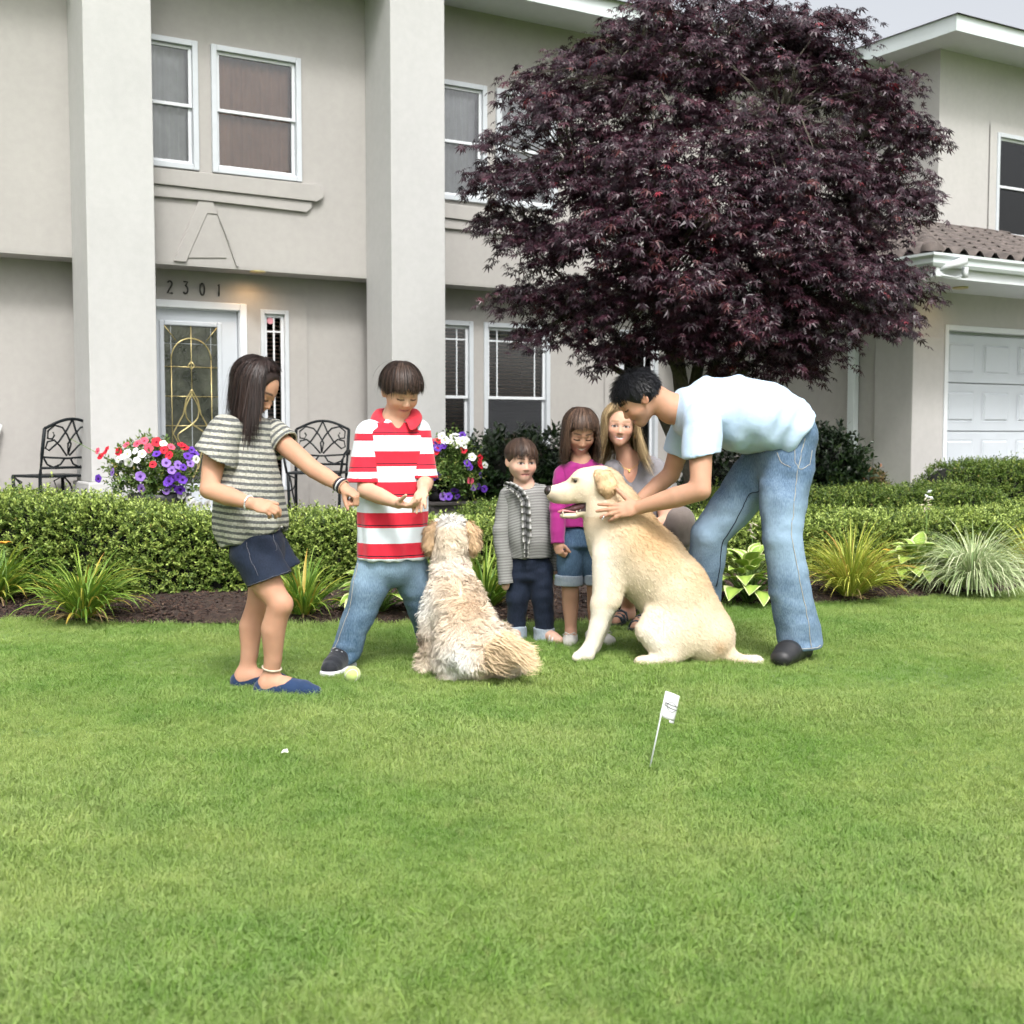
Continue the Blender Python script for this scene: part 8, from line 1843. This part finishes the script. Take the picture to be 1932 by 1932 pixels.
    cc = np.array((.80, .60, .38))[None] * (1 - .3 * (1 - ts[:, None])) * rng.uniform(.7, 1.2, (n, 1)) + np.array((.05, .04, .03)); o = put('tail', VV, FF, M['fur'], root, np.clip(np.repeat(cc, 18, 0), 0, .9)); o['kind'] = 'stuff'
    mb = MB(); c_ = p(850, 1067, .2); mb.tube([c_ + np.array((math.cos(a) * .078, math.sin(a) * .078, .012 * math.cos(a))) for a in np.linspace(0, math.tau, 28, endpoint=False)], .0045, 6, closed=True); put_mb(mb, 'collar', clothmat('red_collar', (.35, .03, .03, 1)), root)
build_doodle()
# ================================================================== PORCH FURNITURE AND POTS
def hwp(u, v, y):
    s, z = hl(u, v, y); return hw(s, y, z)
def chair(label, loc, rz, group='black scrollwork chairs on the porch', arms=True):
    """cast metal armchair with a scrollwork back; faces local -y"""
    root = thing('patio_chair', loc, label, 'chair', group, rz); I = M['iron']
    w = .27; zs = .42
    for s in (-1, 1):
        MB().tube([(s * w, .24, 0), (s * w * .98, .20, .22), (s * w * .97, .20, zs), (s * w, .25, .62), (s * w * 1.02, .31, .86)], .016, 8).build('back_post', I, root, smooth=True)
        MB().tube([(s * w * .92, -.24, 0), (s * w * .95, -.235, .25), (s * w * .97, -.24, zs)], .016, 8).build('leg', I, root, smooth=True)
        if arms: MB().tube([(s * w * 1.02, .26, .60), (s * w * 1.16, .10, .64), (s * w * 1.18, -.12, .645), (s * w * 1.14, -.24, .61), (s * w * 1.08, -.27, .55), (s * w, -.25, zs)], .013, 8).build('armrest', I, root, smooth=True)
        MB().tube([(s * w * .95, -.21, .40), (s * w * .95, -.12, .34), (s * w * .95, -.03, .22), (s * w * .95, .12, .08), (s * w * .97, .21, .05)], .009, 6).build('brace', I, root, smooth=True)
        MB().tube([(s * (w - .02), -.245, .40), (s * (w - .10), -.245, .36), (s * (w - .06), -.245, .26), (s * (w - .015), -.245, .24)], .008, 6).build('scroll_bracket', I, root, smooth=True)
    mb = MB(); mb.box((-w, -.26, zs - .012), (w, .22, zs + .012)); mb.build('seat', I, root, bevel=.01)
    bk = lambda x, z: (x * w, .25 + (z - .62) * .25, z)
    def line(pts, r=.009): MB().tube([bk(x, z) for x, z in pts], r, 6).build('scroll', I, root, smooth=True)
    MB().tube([bk(-1.02, .86)] + [bk(x, .86 + .09 * math.cos(x * 1.55)) for x in np.linspace(-.85, .85, 9)] + [bk(1.02, .86)], .014, 8).build('top_rail', I, root, smooth=True)
    MB().tube([bk(-1, .50), bk(1, .50)], .013, 8).build('lower_rail', I, root, smooth=True); MB().tube([bk(-1, .60), bk(0, .585), bk(1, .60)], .010, 8).build('lower_rail', I, root, smooth=True)
    for s in (-1, 1):
        line([(0, .945), (s * .18, .84), (s * .42, .74), (s * .75, .66), (s * .9, .68), (s * .85, .74), (s * .6, .755), (s * .35, .70), (s * .05, .61)])
        line([(0, .62), (s * .06, .72), (-s * .12, .80), (-s * .35, .87), (-s * .65, .89), (-s * .88, .84), (-s * .86, .77), (-s * .68, .765), (-s * .62, .80), (-s * .68, .825)])
        line([(s * .1, .59), (s * .25, .53), (s * .5, .505), (s * .75, .53), (s * .9, .585)])
    return root
p1 = hwp(100, 905, -.05); c1 = chair('black scrollwork metal chair partly behind the left column', (p1[0], p1[1], .25), TH + math.radians(202), arms=False)
p2 = hwp(600, 905, -.40); c2 = chair('black scrollwork metal chair behind the girl\'s outstretched arm', (p2[0], p2[1], .25), TH + math.radians(-32))
# white chair back edge at the far left
p3 = P(-52, 905, 11.6); t_ = thing('garden_chair', (p3[0], p3[1], .25), 'white plastic chair cut off by the left edge', 'chair')
wp = noisy('white_plastic', (.72, .74, .74, 1), .04, 5, .4)
for x in (-.22, .12): MB().tube([(x, .1, 0), (x, .08, .4), (x + .02, .12, .62), (x + .07, .2, .9)], [.02, .02, .022, .02], 8).build('back_post', wp, t_, smooth=True)
for i in range(5): MB().tube([(-.16 + .06 * i, .1, .45), (-.14 + .06 * i, .14, .7), (-.09 + .06 * i, .2, .9)], .014, 6).build('slat', wp, t_, smooth=True)
MB().box((-.24, -.35, .40), (.16, .1, .43)).build('seat', wp, t_, bevel=.01)
for x in (-.22, .13): MB().tube([(x, -.33, 0), (x, -.32, .41)], .02, 8).build('leg', wp, t_, smooth=True)
# ---- small dark table
pt = P(842, 945, 11.0); tb = thing('side_table', (pt[0], pt[1], .2), 'small dark wooden table holding the right flower pot', 'table', rz=.42)
dw = noisy('dark_wood', (.035, .03, .028, 1), .25, 18, .5, 40, .2, .003); zt = pt[2] - .2
MB().box((-.24, -.2, zt - .03), (.24, .2, zt)).build('table_top', dw, tb, bevel=.006)
for (a, b, c, d) in ((-.2, -.165, .2, -.145), (-.2, .145, .2, .165)): MB().box((a, b, zt - .10), (c, d, zt - .031)).build('apron', dw, tb)
for a in (-.205, .185): MB().box((a, -.144, zt - .10), (a + .02, .144, zt - .031)).build('apron', dw, tb)
for a in (-.215, .185):
    for b in (-.18, .15): MB().box((a, b, -.2), (a + .03, b + .03, zt - .0305)).build('leg', dw, tb)
# ---- pots
gz = mat('black_glaze', (.008, .008, .009, 1), .12, .7)
def pot(label, c, r, h, mtl):
    root = thing('flower_pot', c, label, 'pot'); MB().lathe([(r * .55, 0), (r * .75, h * .15), (r * .95, h * .55), (r * .92, h * .8), (r * 1.05, h * .9), (r * 1.06, h), (r * .9, h), (r * .88, h * .86), (0.001, h * .85)], 28).build('pot_body', mtl, root, smooth=True)
    MB().lathe([(.001, h * .88), (r * .86, h * .88), (r * .86, h * .86), (.001, h * .86)], 20).build('potting_soil', M['mulch'], root); return root
pr = P(824, 940, 10.98); pot('round black glazed pot on the small table', (pr[0], pr[1], zt + .2), .125, .21, gz)
pl = P(300, 945, 9.6); pot('dark grey planter behind the hedge in front of the left column', (pl[0], pl[1], .2), .22, .40, noisy('grey_planter', (.05, .05, .05, 1), .2, 10, .6))
# ---- petunias: each bloom its own piece
def bloom_mesh(col, throat, seed):
    rng = np.random.default_rng(seed); mb = MB(); n = 20; vs = [(0, 0, -.35)]
    for r, z in ((.18, -.12), (.55, .05), (1.0, .02)):
        for j in range(n):
            a = math.tau * j / n; rr = r * (1 + (.13 * abs(math.cos(2.5 * a)) if r == 1.0 else .03 * math.cos(5 * a))); vs.append((rr * math.cos(a), rr * math.sin(a), z + (.07 * math.sin(5 * a + seed) if r == 1.0 else 0)))
    fs = [(0, 1 + (j + 1) % n, 1 + j) for j in range(n)] 
    mb.add(vs, [f[::-1] for f in fs] + [(1 + k * n + j, 1 + k * n + (j + 1) % n, 1 + (k + 1) * n + (j + 1) % n, 1 + (k + 1) * n + j) for k in (0, 1) for j in range(n)])
    me = mb.mesh('flower', True); m = mat('petunia%d' % seed, col, .65, .25); a = attr(m, 'rr'); n_ = noise(m, 3, 3)
    L(m, mixc(m, ramp(m, a.outputs['Fac'], [(.25, (1, 1, 1)), (.5, (0, 0, 0))]).outputs[0], ramp(m, n_.outputs['Fac'], [(.3, tuple(np.array(col[:3]) * .8)), (.7, col)]).outputs[0], throat), bsdf(m).inputs['Base Color'])
    set_float(me, 'rr', np.hypot(np.array(vs)[:, 0], np.array(vs)[:, 1])); me.materials.append(m); return me
BL = {'w': bloom_mesh((.82, .82, .80, 1), (.6, .65, .35, 1), 1), 'r': bloom_mesh((.62, .015, .035, 1), (.35, .01, .03, 1), 2), 'v': bloom_mesh((.12, .035, .38, 1), (.035, .01, .10, 1), 3), 'p': bloom_mesh((.68, .10, .16, 1), (.5, .05, .1, 1), 4), 'l': bloom_mesh((.30, .17, .55, 1), (.10, .04, .22, 1), 5)}
M['pet_leaf'] = leafmat('petunia_leaf', [(0, (.04, .09, .015)), (.5, (.09, .16, .03)), (.85, (.17, .24, .05)), (1, (.36, .30, .07))], tipname='tip', tipcol=(.28, .36, .09, 1))
def petunia(label, cu, cv, d, ru, rv, blooms, seed, n_sp=420):
    rng = np.random.default_rng(seed); c = P(cu, cv, d); k = d / FPX; root = thing('petunia_plant', (c[0], c[1], c[2] - rv * k), label, 'flowers'); o = np.array(root.location)
    v = rng.normal(size=(n_sp, 3)); v /= np.linalg.norm(v, axis=1, keepdims=True); rr = rng.uniform(.35, .95, (n_sp, 1)); rad = np.array((ru * k, ru * k * .8, rv * k)); q = v * rr * rad; q[:, 2] -= .12 * (np.hypot(q[:, 0], q[:, 1]) / rad[0]) ** 2
    sprigs('foliage', c - o + q, v * .7 + np.array((0, -.2, .35)) + rng.normal(0, .4, (n_sp, 3)), rng.uniform(.08, .16, n_sp), 9, .034, root, M['pet_leaf'], .8, rng, LEAF6)
    mb = MB()
    for i in range(26): a = rng.normal(0, .5, 3) * rad * 1.1; mb.tube([(0, 0, 0), a * .5 + c - o + np.array((0, 0, -.05)), a + c - o], [.006, .004, .002], 4)
    tag(mb.build('stems', M['stalk'], root), kind='stuff')
    for u, w_, kd in blooms:
        x, z = (u - cu) / ru, (cv - w_) / rv; dep = math.sqrt(max(.05, 1.25 - x * x * .8 - z * z * .5)); pos = P(u, w_, d - dep * rad[1]) - o
        nn = nrm(np.array((x * .6, -1.0, .25 + z * .35)) + rng.normal(0, .25, 3)); R = np.array(Vector(nn).to_track_quat('Z', 'Y').to_matrix())
        ob = new_obj('flower', BL[kd], None, root); ob.matrix_local = Matrix.Translation(pos.tolist()) @ Matrix(R.tolist()).to_4x4() @ Matrix.Scale(float(rng.uniform(.025, .036)), 4)
Z7 = lambda zx, zy: (.2126 * zx, 805 + .2126 * zy)
left = [(*Z7(a, b), k) for a, b, k in ((865, 215, 'p'), (942, 210, 'r'), (1053, 222, 'r'), (1120, 160, 'p'), (1215, 150, 'p'), (1280, 125, 'p'), (1390, 135, 'r'), (1320, 190, 'p'), (1455, 205, 'r'), (1520, 178, 'p'), (1610, 160, 'r'), (1500, 252, 'r'), (1357, 335, 'r'), (1640, 185, 'r'), (893, 262, 'r'),
    (1050, 290, 'w'), (1130, 240, 'w'), (1200, 215, 'w'), (1260, 240, 'w'), (1215, 295, 'w'), (1140, 315, 'w'), (1090, 265, 'w'), (1075, 430, 'w'), (1450, 150, 'w'), (1740, 290, 'w'), (1610, 605, 'w'), (1680, 650, 'w'), (1770, 700, 'w'), (1840, 690, 'w'), (1720, 690, 'w'),
    (1390, 240, 'v'), (997, 403, 'l'), (872, 460, 'v'), (1245, 440, 'l'), (1255, 550, 'l'), (1475, 320, 'l'), (1525, 385, 'l'), (1580, 340, 'l'), (1625, 360, 'v'), (1480, 500, 'v'), (1530, 455, 'v'), (1580, 445, 'v'), (1540, 540, 'v'), (1475, 570, 'l'), (1600, 560, 'v'), (1690, 325, 'l'), (1730, 245, 'v'), (1700, 205, 'v'), (1665, 260, 'v'), (1620, 470, 'v'), (1500, 480, 'v'))]
petunia('petunias in red, white and purple in the left planter', 287, 885, 9.6, 78, 48, left, 91, 520)
ZP = lambda zx, zy: (788.6 + .10204 * zx, 788.6 + .10204 * zy)
right = [(*ZP(a, b), k) for a, b, k in ((440, 330, 'w'), (500, 410, 'w'), (640, 340, 'w'), (700, 300, 'w'), (740, 400, 'w'), (820, 420, 'w'), (890, 410, 'w'), (720, 490, 'w'), (850, 510, 'w'), (600, 430, 'w'), (1000, 720, 'w'), (1240, 870, 'w'), (820, 310, 'v'), (480, 515, 'v'), (320, 490, 'v'), (370, 550, 'v'), (280, 520, 'l'), (390, 420, 'r'), (290, 430, 'p'), (250, 610, 'r'), (330, 610, 'r'), (230, 710, 'r'), (845, 595, 'r'), (1150, 730, 'r'), (1140, 810, 'r'), (1155, 880, 'r'), (910, 840, 'v'), (960, 910, 'v'), (1155, 1055, 'v'), (970, 1160, 'p'), (365, 1065, 'v'), (295, 1100, 'v'), (680, 1340, 'v'), (725, 1450, 'v'), (565, 1450, 'v'), (1025, 1290, 'l'), (1110, 1265, 'v'), (1225, 1310, 'v'), (465, 1450, 'l'), (1140, 1740, 'l'))]
petunia('petunias in white, red and purple trailing over the right pot', 852, 878, 10.95, 48, 52, right, 92, 420)

# ================================================================== LAWN ITEMS
# tennis ball
m = mat('tennis_felt', (.50, .62, .20, 1), .95, .1); n = noise(m, 300, 3); bump(m, n.outputs['Fac'], .6, .004); bsdf(m).inputs['Sheen Weight'].default_value = .6
bp = PZ(665, 1288, 0); bl = thing('tennis_ball', (bp[0], bp[1], .002), 'yellow green tennis ball lying on the grass at the boy\'s foot', 'ball')
prof = [(.0345 * math.sin(a) + .0001, .0345 - .0345 * math.cos(a)) for a in np.linspace(0, math.pi, 20)]; MB().lathe(prof, 32).build('felt_cover', m, bl, smooth=True)
sp = []
for t in np.linspace(0, math.tau, 60, endpoint=False):
    a, b = .0345 * .80, .0345 * .22; q = np.array((a * math.cos(t) + b * math.cos(3 * t), a * math.sin(t) - b * math.sin(3 * t), 2 * math.sqrt(a * b) * math.sin(2 * t))); sp.append(nrm(q) * .0346)
Rm = np.array(Euler((.5, .3, .9)).to_matrix()); MB().tube([Rm @ q + np.array((0, 0, .0345)) for q in sp], .0016, 5, closed=True).build('seam', M['white_cloth'], bl, smooth=True)
# survey flag
f0 = PZ(1220, 1449, 0.0); fd = f0[1]; ft = P(1256.8, 1303.8, fd); fl_ = thing('marker_flag', f0, 'small white marker flag with printed emblem leaning in the lawn', 'flag')
MB().tube([(0, 0, -.05), tuple(ft - f0)], .0024, 6).build('stake', M['white_paint'], fl_, smooth=True)
C = [P(1256.8, 1303.8, fd) - f0, P(1281.8, 1313, fd + .03) - f0, P(1271.6, 1361.4, fd + .03) - f0, P(1263.3, 1361.2, fd + .015) - f0, P(1263.4, 1357, fd + .015) - f0, P(1245, 1350.7, fd) - f0]
fm = mat('flag_plastic', (.80, .80, .82, 1), .4, .4)
def flag_pt(a, b):
    """a across from the stake 0..1, b down 0..1"""
    top = C[0] * (1 - a) + C[1] * a; bot = C[5] * (1 - a) + (C[2] * 1.0) * a; p = top * (1 - b) + bot * b; return p + np.array((0, .006 * math.sin(a * 4 + b * 2), 0))
g_ = [flag_pt(i / 8, j / 8) for j in range(9) for i in range(9)]; mb = MB().add(g_, [(j * 9 + i, j * 9 + i + 1, j * 9 + i + 10, j * 9 + i + 9) for j in range(8) for i in range(8)])
e0, e1 = flag_pt(.66, 1), flag_pt(1, 1); dn = nrm(C[2] - C[1]) * .008; mb.add([e0, e1, e1 + dn, e0 + dn], [(0, 1, 2, 3)])
o = mb.build('flag_sheet', fm, fl_, smooth=True); o.modifiers.new('solid', 'SOLIDIFY').thickness = .0006
ink = mat('ink', (.02, .02, .025, 1), .6); inkg = mat('ink_grey', (.16, .16, .18, 1), .6)
off = np.array((0, -.0022, 0)); fp = lambda a, b: flag_pt(a, b) + off
MB().tube([fp(.62 + .30 * math.cos(t), .50 + .175 * math.sin(t)) for t in np.linspace(-.15, -math.pi + .1, 16)], .0009, 4).build('emblem_ring', inkg, fl_); MB().tube([fp(.62 + .30 * math.cos(t), .50 + .175 * math.sin(t)) for t in np.linspace(.15, math.pi - .1, 16)], .0009, 4).build('emblem_ring', inkg, fl_)
MB().tube([fp(.99, .42), fp(.60, .44), fp(.18, .43), fp(.16, .53), fp(.30, .535), fp(.60, .56), fp(.99, .555)], .0013, 4).build('emblem_bar', ink, fl_)
# scrap of paper
sc_p = PZ(537, 1421, .03); s_ = MB().add([(-.012, 0, 0), (0, -.01, .006), (.012, .002, .002), (.006, .012, .012), (-.008, .012, .008)], [(0, 1, 2, 3, 4)]); o = s_.build('paper_scrap', fm); o.location = sc_p; tag(o, 'tiny white paper scrap lying in the lawn', 'paper')
